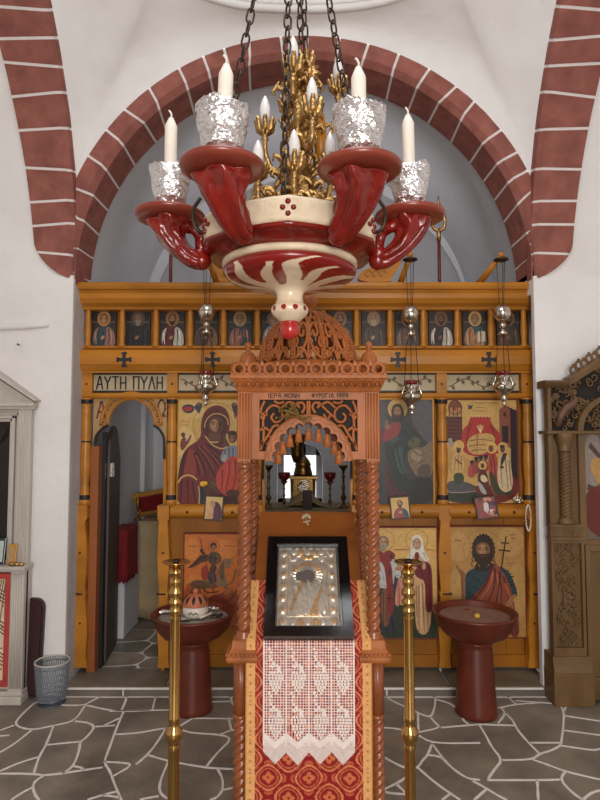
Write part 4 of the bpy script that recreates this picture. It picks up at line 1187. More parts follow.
# horse
p.poly([(296, 320), (300, 270), (330, 240), (350, 236), (370, 236), (386, 240), (384, 262), (366, 280), (358, 304), (344, 290), (332, 300), (350, 360), (352, 400), (330, 410), (150, 416), (120, 400), (130, 376), (180, 366), (240, 372), (290, 368)], (142, 106, 72))
p.poly([(300, 290), (322, 258), (336, 250), (330, 300), (336, 360), (322, 380), (304, 350)], (110, 76, 50)); p.poly([(120, 400), (140, 372), (190, 368), (240, 380), (300, 400), (290, 420), (150, 424)], (112, 76, 48))
p.poly([(226, 320), (282, 316), (290, 380), (262, 396), (236, 380)], (62, 66, 66)); p.poly([(250, 270), (290, 276), (280, 330), (240, 330)], (78, 58, 40)); p.line([(262, 330), (270, 400), (266, 440)], 10, (150, 50, 38))
p.line([(340, 400), (384, 390), (396, 340), (404, 300)], 12, (130, 92, 62)); p.line([(330, 410), (380, 430), (392, 470)], 12, (120, 82, 54)); p.line([(150, 410), (130, 450), (150, 490)], 14, (120, 82, 54)); p.line([(200, 416), (230, 450), (300, 440)], 10, (96, 62, 42))
p.ell(360, 246, 3, 3, (30, 20, 16)); p.line([(340, 262), (372, 266)], 3, (60, 30, 22), 0)
# beast
p.poly([(230, 480), (280, 456), (330, 470), (360, 510), (400, 520), (400, 540), (340, 540), (300, 500), (250, 500)], (126, 44, 30)); p.line([(300, 470), (340, 440), (370, 420)], 12, (126, 60, 36)); p.line([(330, 520), (380, 480), (410, 430)], 9, (100, 40, 28)); p.poly([(320, 430), (380, 410), (400, 420), (340, 470)], (170, 90, 50))
p.line([(110, 160), (170, 160)], 4, (130, 60, 28), 0); p.line([(330, 160), (400, 160)], 4, (130, 60, 28), 0)
p.build(r)

# ---------------- two standing figures (lower right of the canopy)
r, f = panel_icon('icon', 'gold icon of a bishop in white and red beside a woman veiled in white', 'icon', (366, 528, 437, 638), 4.06, RBORD, .008)
p = Paint(crop(f, 370, 520, 6.15), (0, -1, 0), (-24, 50, 411, 725))
p.poly([(-40, 40), (420, 40), (420, 740), (-40, 740)], (222, 172, 88), 0); p.poly([(-40, 522), (420, 522), (420, 740), (-40, 740)], (46, 58, 34), 0); p.line([(-40, 524), (420, 524)], 5, (90, 84, 50), 0)
p.ring(84, 126, 66, 3, (160, 100, 46)); p.ring(290, 126, 68, 3, (160, 100, 46))
# bishop
p.poly([(10, 230), (50, 200), (120, 200), (160, 240), (200, 330), (190, 380), (160, 400), (150, 560), (178, 700), (40, 705), (44, 420), (20, 380)], (52, 56, 60))
p.poly([(10, 230), (50, 206), (110, 206), (150, 236), (200, 330), (170, 370), (150, 330), (146, 420), (30, 420), (26, 320)], (196, 196, 190)); rr = random.Random(4)
for i in range(60):
    x, y = rr.uniform(34, 180), rr.uniform(240, 410)
    if x < 150 or (y > 300 and y < 360): p.line([(x, y), (x + rr.uniform(-10, 10), y + rr.uniform(6, 16))], 3.5, (130, 136, 138), 0)
p.poly([(166, 360), (200, 350), (200, 470), (180, 520), (160, 540)], (214, 126, 116)); p.line([(176, 380), (180, 520)], 5, (170, 80, 76), 0)
p.poly([(62, 420), (124, 420), (120, 650), (70, 655)], (140, 84, 52)); folds(p, [[(80, 440), (80, 640)], [(104, 440), (104, 640)]], 4, (96, 54, 36))
p.poly([(36, 196), (60, 180), (84, 206), (110, 180), (150, 200), (160, 226), (118, 262), (136, 270), (150, 580), (104, 586), (98, 280), (40, 240)], (146, 44, 44)); 
for cy_ in (320, 480): p.line([(102, cy_), (140, cy_)], 6, (60, 24, 28), 0); p.line([(121, cy_ - 22), (121, cy_ + 24)], 6, (60, 24, 28), 0)
for cx_ in (54, 130): p.line([(cx_ - 14, 222), (cx_ + 14, 222)], 6, (50, 22, 26), 0); p.line([(cx_, 206), (cx_, 238)], 6, (50, 22, 26), 0)
face(p, 84, 140, 28, 38, (200, 148, 104), (140, 94, 62), (120, 112, 100), (150, 140, 124))
p.poly([(150, 300), (176, 272), (200, 290), (180, 312)], (170, 60, 50)); p.ell(176, 290, 14, 12, (190, 130, 86))
folds(p, [[(60, 600), (60, 700)], [(130, 600), (150, 700)], [(100, 660), (100, 700)]], 6, (30, 34, 38))
# woman
p.poly([(220, 250), (250, 200), (330, 200), (376, 256), (380, 340), (372, 700), (280, 705), (272, 500), (270, 330), (250, 300)], (214, 164, 112))
folds(p, [[(300, 400), (296, 690)], [(320, 390), (330, 690)], [(346, 420), (354, 690)], [(284, 400), (286, 600)]], 5, (166, 116, 74)); folds(p, [[(310, 400), (314, 660)]], 5, (236, 196, 146))
p.poly([(270, 260), (376, 250), (384, 380), (384, 560), (352, 570), (336, 540), (340, 372), (300, 360), (270, 330)], (120, 32, 36)); folds(p, [[(360, 270), (366, 400), (366, 550)], [(300, 280), (330, 350)]], 5, (78, 18, 24))
p.poly([(220, 244), (252, 196), (256, 110), (276, 90), (306, 90), (326, 112), (334, 196), (374, 250), (330, 256), (300, 200), (276, 200), (256, 252)], (226, 218, 200)); folds(p, [[(250, 210), (238, 246)], [(330, 200), (352, 246)], [(266, 120), (264, 180)]], 5, (160, 158, 146)); p.poly([(276, 196), (304, 196), (302, 256), (276, 256)], (120, 40, 40))
p.ell(291, 146, 24, 36, (150, 98, 66)); p.ell(290, 146, 19, 31, (206, 150, 108)); p.line([(276, 136), (286, 134)], 4, (50, 30, 22), 0); p.line([(296, 134), (308, 136)], 4, (50, 30, 22), 0); p.line([(291, 138), (291, 156)], 3, (140, 90, 62), 0); p.line([(284, 166), (298, 166)], 4, (150, 50, 46), 0)
p.poly([(318, 290), (326, 256), (340, 262), (344, 296), (330, 306)], (206, 150, 108)); p.poly([(262, 300), (280, 280), (290, 292), (276, 312)], (206, 150, 108))
for y_ in (182,): p.line([(148, y_), (240, y_)], 5, (176, 80, 50), 0); p.line([(350, y_), (398, y_)], 5, (176, 80, 50), 0)
p.build(r)

# ---------------- wild haired man with staff
r, f = panel_icon('icon', 'gold icon of a wild haired bearded man with a thin cross staff', 'icon', (448, 527, 525, 637), 4.06, RBORD, .008)
p = Paint(crop(f, 440, 520, 6.0), (0, -1, 0), (50, 44, 508, 700))
p.poly([(40, 30), (520, 30), (520, 720), (40, 720)], (186, 136, 66), 0)
for q in ((110, 160, 70, 90), (430, 130, 80, 90), (100, 420, 60, 120), (460, 420, 60, 160)): p.ell(*q, (196, 148, 78))
p.ring(262, 180, 118, 4, (160, 112, 52))
# hair
hp = []
for i in range(44):
    a = 2 * PI * i / 44; k = 1 + (.1 if i % 2 else -.03)
    hp.append((264 + 68 * k * math.cos(a), 180 + 94 * k * math.sin(a)))
p.poly(hp, (52, 34, 24), 1)
# garments
p.poly([(150, 320), (200, 290), (240, 280), (300, 270), (380, 280), (430, 330), (470, 450), (440, 470), (400, 420), (420, 700), (150, 700), (150, 420)], (44, 66, 72))
for i in range(9): p.line([(164 + (i % 3) * 24, 330 + i * 18), (186 + (i % 3) * 26, 322 + i * 18)], 7, (26, 40, 46)); p.line([(380 + (i % 3) * 16, 310 + i * 16), (416 + (i % 3) * 14, 304 + i * 17)], 7, (26, 40, 46))
p.poly([(300, 262), (340, 256), (390, 330), (430, 420), (450, 560), (470, 700), (160, 700), (150, 500), (190, 470), (250, 400), (300, 320)], (150, 68, 42))
folds(p, [[(310, 290), (280, 390), (200, 480)], [(330, 290), (330, 400), (280, 500)], [(350, 310), (370, 420), (360, 520)], [(320, 280), (250, 420), (180, 490)], [(380, 340), (410, 440), (420, 560)]], 6, (96, 38, 26)); folds(p, [[(320, 310), (300, 400), (230, 490)], [(344, 320), (352, 420)], [(390, 380), (430, 500), (440, 640)]], 5, (186, 100, 66))
p.poly([(380, 520), (440, 440), (460, 450), (400, 540)], (176, 120, 70)); p.line([(396, 520), (446, 452)], 4, (120, 74, 44), 0)
# face
p.poly([(214, 170), (232, 140), (264, 130), (292, 142), (306, 172), (298, 210), (264, 240), (230, 212)], (132, 86, 52)); p.poly([(228, 168), (244, 148), (268, 144), (284, 164), (280, 196), (258, 206), (236, 196)], (184, 130, 82))
p.poly([(216, 196), (240, 206), (258, 202), (280, 206), (304, 192), (296, 250), (280, 280), (258, 290), (236, 276), (222, 240)], (58, 38, 26)); p.line([(244, 216), (272, 216)], 5, (120, 60, 44), 0)
p.line([(230, 168), (250, 164)], 6, (40, 24, 18), 0); p.line([(268, 164), (290, 168)], 6, (40, 24, 18), 0); p.ell(240, 178, 9, 4, (30, 18, 14)); p.ell(280, 178, 9, 4, (30, 18, 14)); p.line([(260, 170), (262, 196), (254, 202)], 4, (110, 66, 40))
for sg in (-1, 1):
    for k in range(4): p.line([(262 + sg * (50 + 4 * k), 150 + 30 * k), (262 + sg * (66 + 3 * k), 180 + 28 * k), (262 + sg * (52 + 4 * k), 200 + 26 * k)], 5, (84, 58, 40))
p.poly([(222, 250), (240, 290), (290, 290), (300, 250), (330, 270), (300, 300), (250, 310), (200, 300)], (60, 38, 26))
# hand
p.poly([(126, 340), (116, 316), (92, 270), (100, 268), (122, 296), (132, 290), (126, 304), (146, 306), (152, 330), (146, 344), (150, 490), (124, 480)], (150, 92, 52)); p.line([(132, 350), (136, 470)], 4, (110, 70, 42), 0)
# staff
p.line([(402, 96), (370, 280)], 8, (70, 40, 28), 0); p.line([(330, 520), (372, 270)], 7, (70, 40, 28), 0); p.line([(356, 180), (424, 186)], 9, (70, 40, 28), 0); p.line([(370, 136), (418, 140)], 8, (70, 40, 28), 0)
p.line([(420, 88), (460, 88)], 4, (140, 64, 40), 0); p.line([(430, 110), (456, 110)], 4, (140, 64, 40), 0); p.line([(90, 120), (130, 124)], 5, (140, 64, 40), 0); p.line([(404, 256), (440, 262)], 4, (140, 64, 40), 0)
p.poly([(400, 560), (450, 540), (470, 620), (466, 700), (410, 700)], (130, 50, 38)); folds(p, [[(420, 570), (430, 690)], [(440, 570), (454, 690)]], 5, (80, 26, 24))
p.build(r)

# ---------------- gallery of small half figures
def small(i, label, bg_, robe, mantle, skin, hair, beard, halo, style=0):
    a, b = gx[i] + 5, gx[i + 1] - 5
    if i == 12: b = 520
    r, f = panel_icon('small_icon', label, 'icon', (a, 307.5, b, 346), 4.10, DKBORD, .003, .02, 'small saint icons in the top gallery')
    p = Paint(lambda x, y: f(a + (b - a) * x, 307.5 + 38.5 * y), (0, -1, 0), (0, 0, 1, 1))
    p.poly([(0, 0), (1, 0), (1, 1), (0, 1)], bg_, 0); p.poly([(0, 0), (1, 0), (1, .3), (0, .34)], tuple(x * .8 for x in bg_), 0)
    p.line([(.02, .38), (.3, .38)], .015, (130, 116, 90), 0); p.line([(.72, .38), (.97, .38)], .015, (130, 116, 90), 0)
    p.ell(.5, .29, .27, .19, halo); p.ring(.5, .29, .26, .02, tuple(min(255, x * 1.2) for x in halo), .185)
    p.poly([(.02, 1.05), (.04, .72), (.14, .56), (.36, .47), (.5, .5), (.66, .47), (.86, .56), (.97, .72), (1, 1.05)], robe)
    if style == 0:
        p.poly([(.6, .48), (.86, .56), (.97, .74), (.98, 1.02), (.5, 1.02), (.6, .8)], mantle); p.poly([(.06, .68), (.2, .54), (.3, .52), (.16, .8), (.1, 1.0)], mantle)
    elif style == 1:
        p.poly([(.1, .6), (.34, .48), (.46, .6), (.7, .8), (.9, .9), (.86, 1.02), (.04, 1.02)], mantle); p.poly([(.6, .62), (.92, .62), (.92, .88), (.6, .9)], (196, 186, 160), 0); p.line([(.76, .62), (.76, .9)], .015, (90, 80, 70), 0)
    elif style == 2:
        p.poly([(.1, .62), (.4, .5), (.62, .7), (.56, 1.02), (.03, 1.02)], mantle); p.poly([(.62, .52), (.86, .6), (.8, .8), (.66, .78)], mantle)
    else:
        p.poly([(.3, .5), (.5, .62), (.7, .5), (.9, .62), (.7, .84), (.4, .86), (.1, .64)], mantle)
    folds(p, [[(.3, .55), (.26, .75), (.3, .98)], [(.7, .55), (.74, .75), (.7, .98)], [(.48, .6), (.52, .98)]], .022, tuple(x * .55 for x in robe)); folds(p, [[(.78, .6), (.84, .8), (.8, .98)], [(.16, .66), (.2, .96)]], .018, tuple(min(255, x * 1.35 + 12) for x in mantle))
    face(p, .5, .31, .125, .125, skin, tuple(x * .68 for x in skin), hair, beard)
    p.ell(.46, .78, .08, .045, skin, -.4)
    p.build(r)
SK = (172, 124, 82)
SM = [('small gallery icon of a beardless young man in blue and pink, leftmost of the row', (52, 44, 42), (58, 74, 82), (150, 104, 88), (190, 142, 96), (70, 44, 28), None, (176, 122, 60), 0),
 ('small dark gallery icon of a grey bearded man in black, second from the left', (46, 40, 40), (34, 34, 38), (44, 40, 42), (150, 112, 80), (110, 104, 96), (130, 124, 114), (96, 68, 48), 3),
 ('small gallery icon of a man in dark red with a pale white mantle', (52, 42, 40), (96, 36, 36), (176, 172, 158), SK, (46, 30, 24), (50, 34, 26), (150, 98, 52), 0),
 ('small gallery icon in ochre robes half hidden by the left silver ball', (50, 44, 40), (128, 96, 52), (72, 52, 48), SK, (100, 80, 60), (110, 92, 72), (110, 80, 50), 2),
 ('small gallery icon of a grey bearded man holding a book, left of the canopy dome', (44, 52, 46), (52, 64, 66), (150, 92, 74), SK, (110, 98, 84), (130, 116, 98), (176, 128, 66), 2),
 ('small gallery icon of a man in pale blue, partly covered by the chandelier tip', (48, 50, 48), (120, 130, 132), (160, 162, 156), SK, (120, 110, 96), (140, 130, 116), (130, 96, 56), 2),
 ('small gallery icon at the middle of the row, behind the chandelier stem', (54, 44, 40), (124, 40, 36), (50, 58, 78), SK, (60, 40, 28), (60, 40, 28), (186, 138, 70), 1),
 ('small gallery icon behind the canopy finial, right of the middle', (50, 46, 42), (70, 60, 50), (110, 84, 60), SK, (70, 50, 36), (70, 50, 36), (150, 106, 58), 0),
 ('small gallery icon of a white bearded man in brown, right of the canopy dome', (50, 42, 38), (64, 50, 44), (80, 62, 52), (176, 136, 98), (150, 140, 122), (160, 150, 132), (158, 110, 62), 3),
 ('small gallery icon of a dark bearded man in grey before green ground', (42, 50, 40), (70, 64, 60), (112, 88, 76), (150, 104, 70), (36, 26, 22), (38, 28, 24), (140, 92, 52), 2),
 ('small gallery icon with white sleeves half hidden by the middle silver ball', (52, 42, 38), (50, 38, 38), (176, 166, 150), (120, 84, 58), (50, 34, 28), (50, 34, 28), (116, 76, 46), 0),
 ('small gallery icon of a man with an open white book, in orange and blue', (48, 44, 38), (44, 78, 84), (164, 112, 70), SK, (96, 84, 68), (120, 108, 90), (190, 138, 72), 1),
 ('small gallery icon of a dark bearded man in brown and green, second from the right', (48, 46, 40), (60, 62, 44), (104, 66, 52), (130, 90, 62), (36, 26, 22), (40, 28, 24), (124, 82, 48), 2),]
for i in range(13): small(i, *SM[i])

# ---------------- little framed icons leaning on the rails
def mini(cx, cy, wpx, hpx, tilt, label, bg_, shapes, brd=DKBORD, Yf=3.995):
    q = P(cx, cy + hpx / 2, Yf); sc = FPX / Yf; w_, h_ = wpx / sc, hpx / sc
    z0_ = q.z
    r = thing('little_icon', (q.x, Yf + .01, z0_), label, 'icon', None)
    ct, st_ = math.cos(tilt), math.sin(tilt)
    def fn(u, v): # u,v in 0..1, v down
        a, b = (u - .5) * w_, (1 - v) * h_
        return Vector((q.x + a * ct - (b - h_ / 2) * st_, Yf + (b / h_) * .02, z0_ + h_ / 2 + a * st_ + (b - h_ / 2) * ct))
    m = MB()
    pts = [fn(*t) for t in ((0, 0), (1, 0), (1, 1), (0, 1))]
    m.prism([p_ + Vector((0, .0015, 0)) for p_ in pts], (0, .012, 0)); m.build('board', brd, r, bevel=.002)
    p = Paint(fn, (0, -1, 0), (.07, .06, .93, .94)); p.poly([(0, 0), (1, 0), (1, 1), (0, 1)], bg_, 0)
    shapes(p); p.build(r)
def sh_red(p): p.poly([(.1, 1), (.2, .6), (.5, .45), (.8, .6), (.92, 1)], (156, 62, 58)); p.poly([(.55, .5), (.85, .62), (.92, 1), (.66, 1)], (52, 74, 84)); p.ell(.5, .3, .22, .18, (214, 170, 92)); face(p, .5, .32, .12, .14, (196, 136, 92), (130, 84, 56), (60, 36, 26), (60, 36, 26)); p.ell(.5, .7, .1, .07, (196, 136, 92))
def sh_mc(p): p.poly([(.3, 1), (.35, .4), (.6, .2), (.9, .4), (1, 1)], (92, 40, 62)); p.ell(.42, .36, .14, .16, (190, 130, 92)); p.ell(.3, .62, .2, .22, (214, 160, 110)); p.poly([(.1, 1), (.2, .7), (.5, .7), (.5, 1)], (206, 150, 90)); p.line([(.6, .3), (.8, .6), (.85, .95)], .04, (52, 24, 40))
def sh_many(p):
    rr = random.Random(2)
    for i in range(26): p.ell(rr.uniform(.1, .9), rr.uniform(.12, .9), rr.uniform(.05, .12), rr.uniform(.06, .12), rr.choice([(176, 66, 60), (206, 150, 120), (120, 90, 130), (220, 200, 190), (90, 60, 70), (200, 90, 70)]), rr.uniform(0, 3))
    p.ell(.5, .4, .12, .14, (226, 206, 196)); p.line([(.5, .3), (.5, .75)], .05, (226, 206, 196), 0)
mini(213.5, 508.5, 19, 24.5, math.radians(-3), 'little mother and child icon leaning on the left rail under the large mother icon', (216, 176, 100), sh_mc)
mini(400.5, 508, 20, 22, math.radians(4), 'little gold icon of a bearded man leaning under the dark green mantle icon', (214, 168, 88), sh_red)
mini(487, 508, 22, 22, math.radians(7), 'little crowded reddish icon leaning under the temple scene icon', (150, 80, 78), sh_many)
# dried sprig beside the first little icon
# ================================================================= SANCTUARY
def drape(name, x0, x1, y0, y1, zt_, zb_, mat, label, cat, amp=.012, fq=34):
    m = MB()
    # skirt around a table: outline with folds
    per = []
    n = 40
    for (a, b) in (((x0, y0), (x1, y0)), ((x1, y0), (x1, y1)), ((x1, y1), (x0, y1)), ((x0, y1), (x0, y0))):
        for i in range(n): per.append((a[0] + (b[0] - a[0]) * i / n, a[1] + (b[1] - a[1]) * i / n))
    cx_, cy_ = (x0 + x1) / 2, (y0 + y1) / 2
    N_ = len(per); rows = []
    for j in range(9):
        t = j / 8
        for i, (x, y) in enumerate(per):
            k = 1 + t * (amp * 2 * math.sin(i * 2 * PI * 11 / N_) + amp * math.sin(i * 2 * PI * 23 / N_ + 1)) + .02 * t
            rows.append(Vector((cx_ + (x - cx_) * k, cy_ + (y - cy_) * k, zt_ + (zb_ - zt_) * t + .01 * t * math.sin(i * .7))))
    m.add(rows, [(j * N_ + i, j * N_ + (i + 1) % N_, (j + 1) * N_ + (i + 1) % N_, (j + 1) * N_ + i) for j in range(8) for i in range(N_)], True)
    m.add([(x, y, zt_) for x, y in per], [tuple(range(N_))])
    o = m.build(name, mat, solid=.004)
    return tag(o, label, cat)
def legs_table(name, x0, x1, y0, y1, zt_, label):
    r = thing(name, ((x0 + x1) / 2, (y0 + y1) / 2, STEP), label, 'table')
    m = MB(); m.bx(x0, x1, y0, y1, zt_ - .03, zt_); m.build('tabletop', DARKDOOR, r)
    for x in (x0 + .04, x1 - .04):
        for y in (y0 + .04, y1 - .04):
            m = MB(); m.bx(x - .025, x + .025, y - .025, y + .025, STEP, zt_ - .03); m.build('leg', DARKDOOR, r)
# side table seen through the door
ta, tb = P(131, 520, 5.2).x + .07, -.70
tz = zz(521, 5.2)
legs_table('side_table', ta + .03, tb - .03, 5.2, 5.53, tz - .006, 'table under the beige cloth behind the open side door')
drape('table_cloth', ta, tb, 5.17, 5.56, tz, STEP + .02, CLOTHB, 'beige cloth hanging to the floor over the table behind the side door', 'cloth')
m = MB(); q = P(153, 505, 5.4)
rot = Matrix.Rotation(math.radians(-10), 3, 'Y') @ Matrix.Rotation(math.radians(35), 3, 'X')
m.box((q.x + .03, 5.36, tz + .15), (.36, .05, .24), 0, rot); m.box((q.x + .03, 5.34, tz + .153), (.29, .045, .17), 1, rot)
tag(m.build('cushion', [GILT, CLOTHR], bevel=.012), 'red cushion edged in gold lying on the beige covered side table', 'cushion')
m = MB(); q = P(147, 500, 5.7); m.bx(q.x - .09, q.x + .25, 5.47, 5.54, tz + .002, tz + .22)
tag(m.build('wooden_box', [SHWOOD_R], bevel=.006), 'dark wooden box behind the red cushion on the side table', 'box')
m = MB(); q = P(138, 515, 5.35); m.lathe([(.03, tz + .002), (.03, tz + .01), (.008, tz + .03), (.010, tz + .1), (.018, tz + .12), (.006, tz + .2), (.001, tz + .22)], (q.x + .03, 5.24, 0), 12)
tag(m.build('small_candlestick', OLDBRASS), 'small dark candlestick at the left end of the side table', 'candlestick')
zr1, zr0 = zz(529, 4.72), zz(581, 4.72)
m = MB(); m.bx(-1.475, -1.375, 4.70, 5.12, STEP, zr1 - .02)
tag(m.build('low_cabinet', PLASTER_IN, bevel=.01), 'low pale cabinet under the red velvet cloth inside the side door', 'cabinet')
drape('velvet_cloth', -1.485, -1.355, 4.675, 4.98, zr1, zr0, CLOTHR, 'crimson velvet cloth draped low inside the side door', 'cloth', .03)
# altar behind the gate
az = zz(507, 5.3)
legs_table('altar_table', -.42, .5, 5.05, 5.62, az - .006, 'altar table under its pale cloth behind the sanctuary gate')
drape('altar_cloth', -.45, .53, 5.02, 5.65, az, STEP + .05, CLOTHB, 'pale altar cloth over the table behind the sanctuary gate', 'cloth')
m = MB()
pr = [(.001, .0)]
def bell(u, v):
    x = -.26 + .56 * u; k = math.exp(-((u - .55) / .22) ** 2)
    return Vector((x + .0, 5.12 + .22 * v, az + .006 + (.13 * k + .012) * (1 - (2 * v - 1) ** 2 * .5)))
m.grid(bell, 24, 8); m.bx(-.24, .28, 5.14, 5.32, az + .002, az + .012)
tag(m.build('veil', CLOTHB), 'pale veil humped over something on the altar', 'veil')
q = P(307, 500, 5.10)
m = MB(); m.bx(q.x - .035, q.x + .045, 5.085, 5.105, az + .005, az + .165); m.bx(q.x - .02, q.x + .03, 5.082, 5.086, az + .03, az + .15)
tag(m.build('small_book', [MAROON], bevel=.003), 'small dark book standing before the veil on the altar', 'book')
# gilt shrine on the altar
q = P(303, 500, 5.42); cx_ = q.x
r = thing('gilt_tabernacle', (cx_, 5.42, az), 'small gilt domed tabernacle on the altar behind the canopy opening', 'tabernacle')
zt_ = zz(453, 5.42); h0 = zz(478, 5.42); h1 = zz(466, 5.42)
m = MB(); m.bx(cx_ - .11, cx_ + .11, 5.34, 5.5, az + .001, h0)
for sg in (-1, 1): m.lathe([(.018, az), (.018, az + .05), (.012, az + .08), (.014, h0 - .03), (.02, h0)], (cx_ + sg * .1, 5.34, 0), 10)
m.build('body', OLDBRASS, r, bevel=.006)
m = MB(); m.bx(cx_ - .13, cx_ + .13, 5.32, 5.52, h0, h0 + .02)
m.lathe([(.085, h0 + .02), (.08, h0 + .05), (.065, h1), (.072, h1 + .01), (.055, h1 + .05), (.025, h1 + .09), (.012, zt_ - .03), (.02, zt_ - .015), (.001, zt_ + .02)], (cx_, 5.42, 0), 20, fn=lambda r_, h, a: r_ * (1 + .04 * math.cos(10 * a)))
m.build('dome', OLDBRASS, r)
m = MB(); 
for k in range(5): m.tube([(cx_ + .05 * math.cos(t + k), 5.336, (az + h0) / 2 + .06 + .018 * k - .04 + .016 * math.sin(t + k)) for t in [i * .5 for i in range(12)]], .007, 6)
m.build('scrollwork', SILVER, r)
def candlestick(px, y0, label, red):
    q = P(px, 505, 5.22); z0 = az + .002; z1 = zz(y0, 5.22); H = z1 - z0; 
    r = thing('oil_lamp_stand' if red else 'altar_candlestick', (q.x, 5.22, z0), label, 'lamp' if red else 'candlestick')
    m = MB()
    pr = [(.075, 0), (.072, .02), (.05, .05), (.022, .1), (.016, .16), (.032, .2), (.036, .26), (.018, .31), (.014, .42), (.026, .47), (.016, .52), (.013, .66), (.026, .72), (.014, .77), (.016, .85), (.03, .9), (.055, .955), (.06, .97), (.05, 1.0), (.02, 1.0)]
    k = .55 if red else .72
    m.lathe([(a * k, z0 + b * H) for a, b in pr], (q.x, 5.22, 0), 16); m.build('stem', OLDBRASS, r)
    if red:
        m = MB(); m.lathe([(.02, z1), (.05, z1 + .03), (.056, z1 + .075), (.05, z1 + .075), (.03, z1 + .03), (.001, z1 + .02)], (q.x, 5.22, 0), 18); m.build('red_cup', REDGLASS, r)
candlestick(268.5, 465, 'brass candlestick at the left side of the canopy opening', False)
candlestick(343.5, 465, 'brass candlestick at the right side of the canopy opening', False)
candlestick(284, 481, 'brass stand with a red cup left of the gilt tabernacle', True)
candlestick(330, 481, 'brass stand with a red cup right of the gilt tabernacle', True)
# hanging dark lamp over the altar
q = P(297, 450, 4.85)
r = thing('hanging_sanctuary_lamp', (q.x, 4.85, q.z), 'long dark brass lamp hanging behind the canopy arch', 'oil lamp')
m = MB(); m.lathe([(.001, q.z - .11), (.03, q.z - .1), (.05, q.z - .04), (.05, q.z + .03), (.075, q.z + .1), (.07, q.z + .13), (.03, q.z + .12)], (q.x, 4.85, 0), 16); m.build('lamp_body', OLDBRASS, r)
m = MB(); m.tube([(q.x, 4.85, q.z + .12), (q.x, 4.85, 4.1)], .006, 6); m.build('chain', WIRE, r)
# ================================================================= CARVED CANOPY STAND
KX, KF, KB = .034, 2.35, 2.86
KC = (KF + KB) / 2
HW = .280
ks = thing('carved_canopy_stand', (KX, KC, 0), 'carved reddish wood canopy stand with latticed dome and twisted posts', 'icon stand')
zC1, zC0 = zz(376, KF - .03), zz(392, KF)          # crown moulding
zB0 = zz(459.5, KF)                                # bottom of the carved band
zL1, zL0 = zz(640, KF), zz(663, KF - .03)          # ledge block
# --- crown moulding (four sided, flared)
m = MB()
def ringbox(m, lst, mat=0):
    """square mouldings: list of (half width, half depth, z)"""
    vs = []
    for hw, hd, z in lst:
        vs += [(KX - hw, KC - hd, z), (KX + hw, KC - hd, z), (KX + hw, KC + hd, z), (KX - hw, KC + hd, z)]
    n = len(lst); fs = []
    for i in range(n - 1):
        for k in range(4): fs.append((i * 4 + k, i * 4 + (k + 1) % 4, (i + 1) * 4 + (k + 1) % 4, (i + 1) * 4 + k))
    fs += [(3, 2, 1, 0), tuple((n - 1) * 4 + k for k in range(4))]
    m.add(vs, fs, False, mat)
HD = KC - KF
ringbox(m, [(HW + .005, HD + .005, zC0), (HW + .009, HD + .012, zC0 + .012), (HW + .018, HD + .026, zC0 + .034), (HW + .026, HD + .036, zC1 - .012), (HW + .031, HD + .042, zC1 - .010), (HW + .031, HD + .042, zC1 + .004), (HW + .02, HD + .02, zC1 + .005)])
m.build('crown_moulding', KWOOD, ks, bevel=.002)
m = MB()
for i in range(17):
    x = KX - .27 + .54 * i / 16; z = (zC0 + zC1) / 2 + .002
    m.tube([(x - .014, KF - .028, z - .014), (x - .012, KF - .036, z + .008), (x, KF - .040, z + .016), (x + .012, KF - .036, z + .008), (x + .014, KF - .028, z - .014)], .0035, 5)
    m.sphere((x, KF - .03, z - .004), .008, 6, 4)
m.build('leaf_carving', KWOOD, ks)
# --- crest of pierced circles
cr = MB(); zc_ = zz(369, KF - .03); nC = 10; sp = (2 * HW + .05) / nC
def pierced(m, c, ax):
    n = 18
    for (ro, ri, th) in ((.0290, .0155, .014),):
        vs = []
        for k in range(n):
            a = 2 * PI * k / n
            for r_, t in ((ro, -th / 2), (ro, th / 2), (ri, th / 2), (ri, -th / 2)):
                u, v = r_ * math.cos(a), r_ * math.sin(a) * 1.0
                vs.append(Vector(c) + Vector(ax) * u + Vector((0, 0, v)) + Vector((ax[1], -ax[0], 0)) * (-t))
        m.add(vs, [(4 * k + j, 4 * ((k + 1) % n) + j, 4 * ((k + 1) % n) + (j + 1) % 4, 4 * k + (j + 1) % 4) for k in range(n) for j in range(4)], True)
for side in (-1, 1):
    for i in range(nC):
        x = KX - HW - .025 + sp * (i + .5)
        pierced(cr, (x, KC + side * (HD + .03), zc_), (1, 0, 0))
        if i < nC - 1: cr.add([(x + sp / 2 - .012, KC + side * (HD + .03) - .006, zc_ + .012), (x + sp / 2 + .012, KC + side * (HD + .03) - .006, zc_ + .012), (x + sp / 2, KC + side * (HD + .03) - .006, zc_ + .034), (x + sp / 2 - .012, KC + side * (HD + .03) + .006, zc_ + .012), (x + sp / 2 + .012, KC + side * (HD + .03) + .006, zc_ + .012), (x + sp / 2, KC + side * (HD + .03) + .006, zc_ + .034)], [(0, 1, 2), (5, 4, 3), (0, 3, 4, 1), (1, 4, 5, 2), (2, 5, 3, 0)])
    cr.bx(KX - HW - .025, KX + HW + .025, KC + side * (HD + .03) - .006, KC + side * (HD + .03) + .006, zC1 + .003, zc_ - .016)
    for i in range(9):
        y = KC - HD - .02 + (2 * HD + .04) * (i + .5) / 9
        pierced(cr, (KX + side * (HW + .022), y, zc_), (0, 1, 0))
    cr.bx(KX + side * (HW + .022) - .006, KX + side * (HW + .022) + .006, KC - HD - .03, KC + HD + .03, zC1 + .003, zc_ - .016)
cr.build('pierced_crest', KWOOD, ks)
# --- roof slab under the dome
m = MB(); m.bx(KX - HW, KX + HW, KC - HD, KC + HD, zC1 - .004, zC1 + .008)
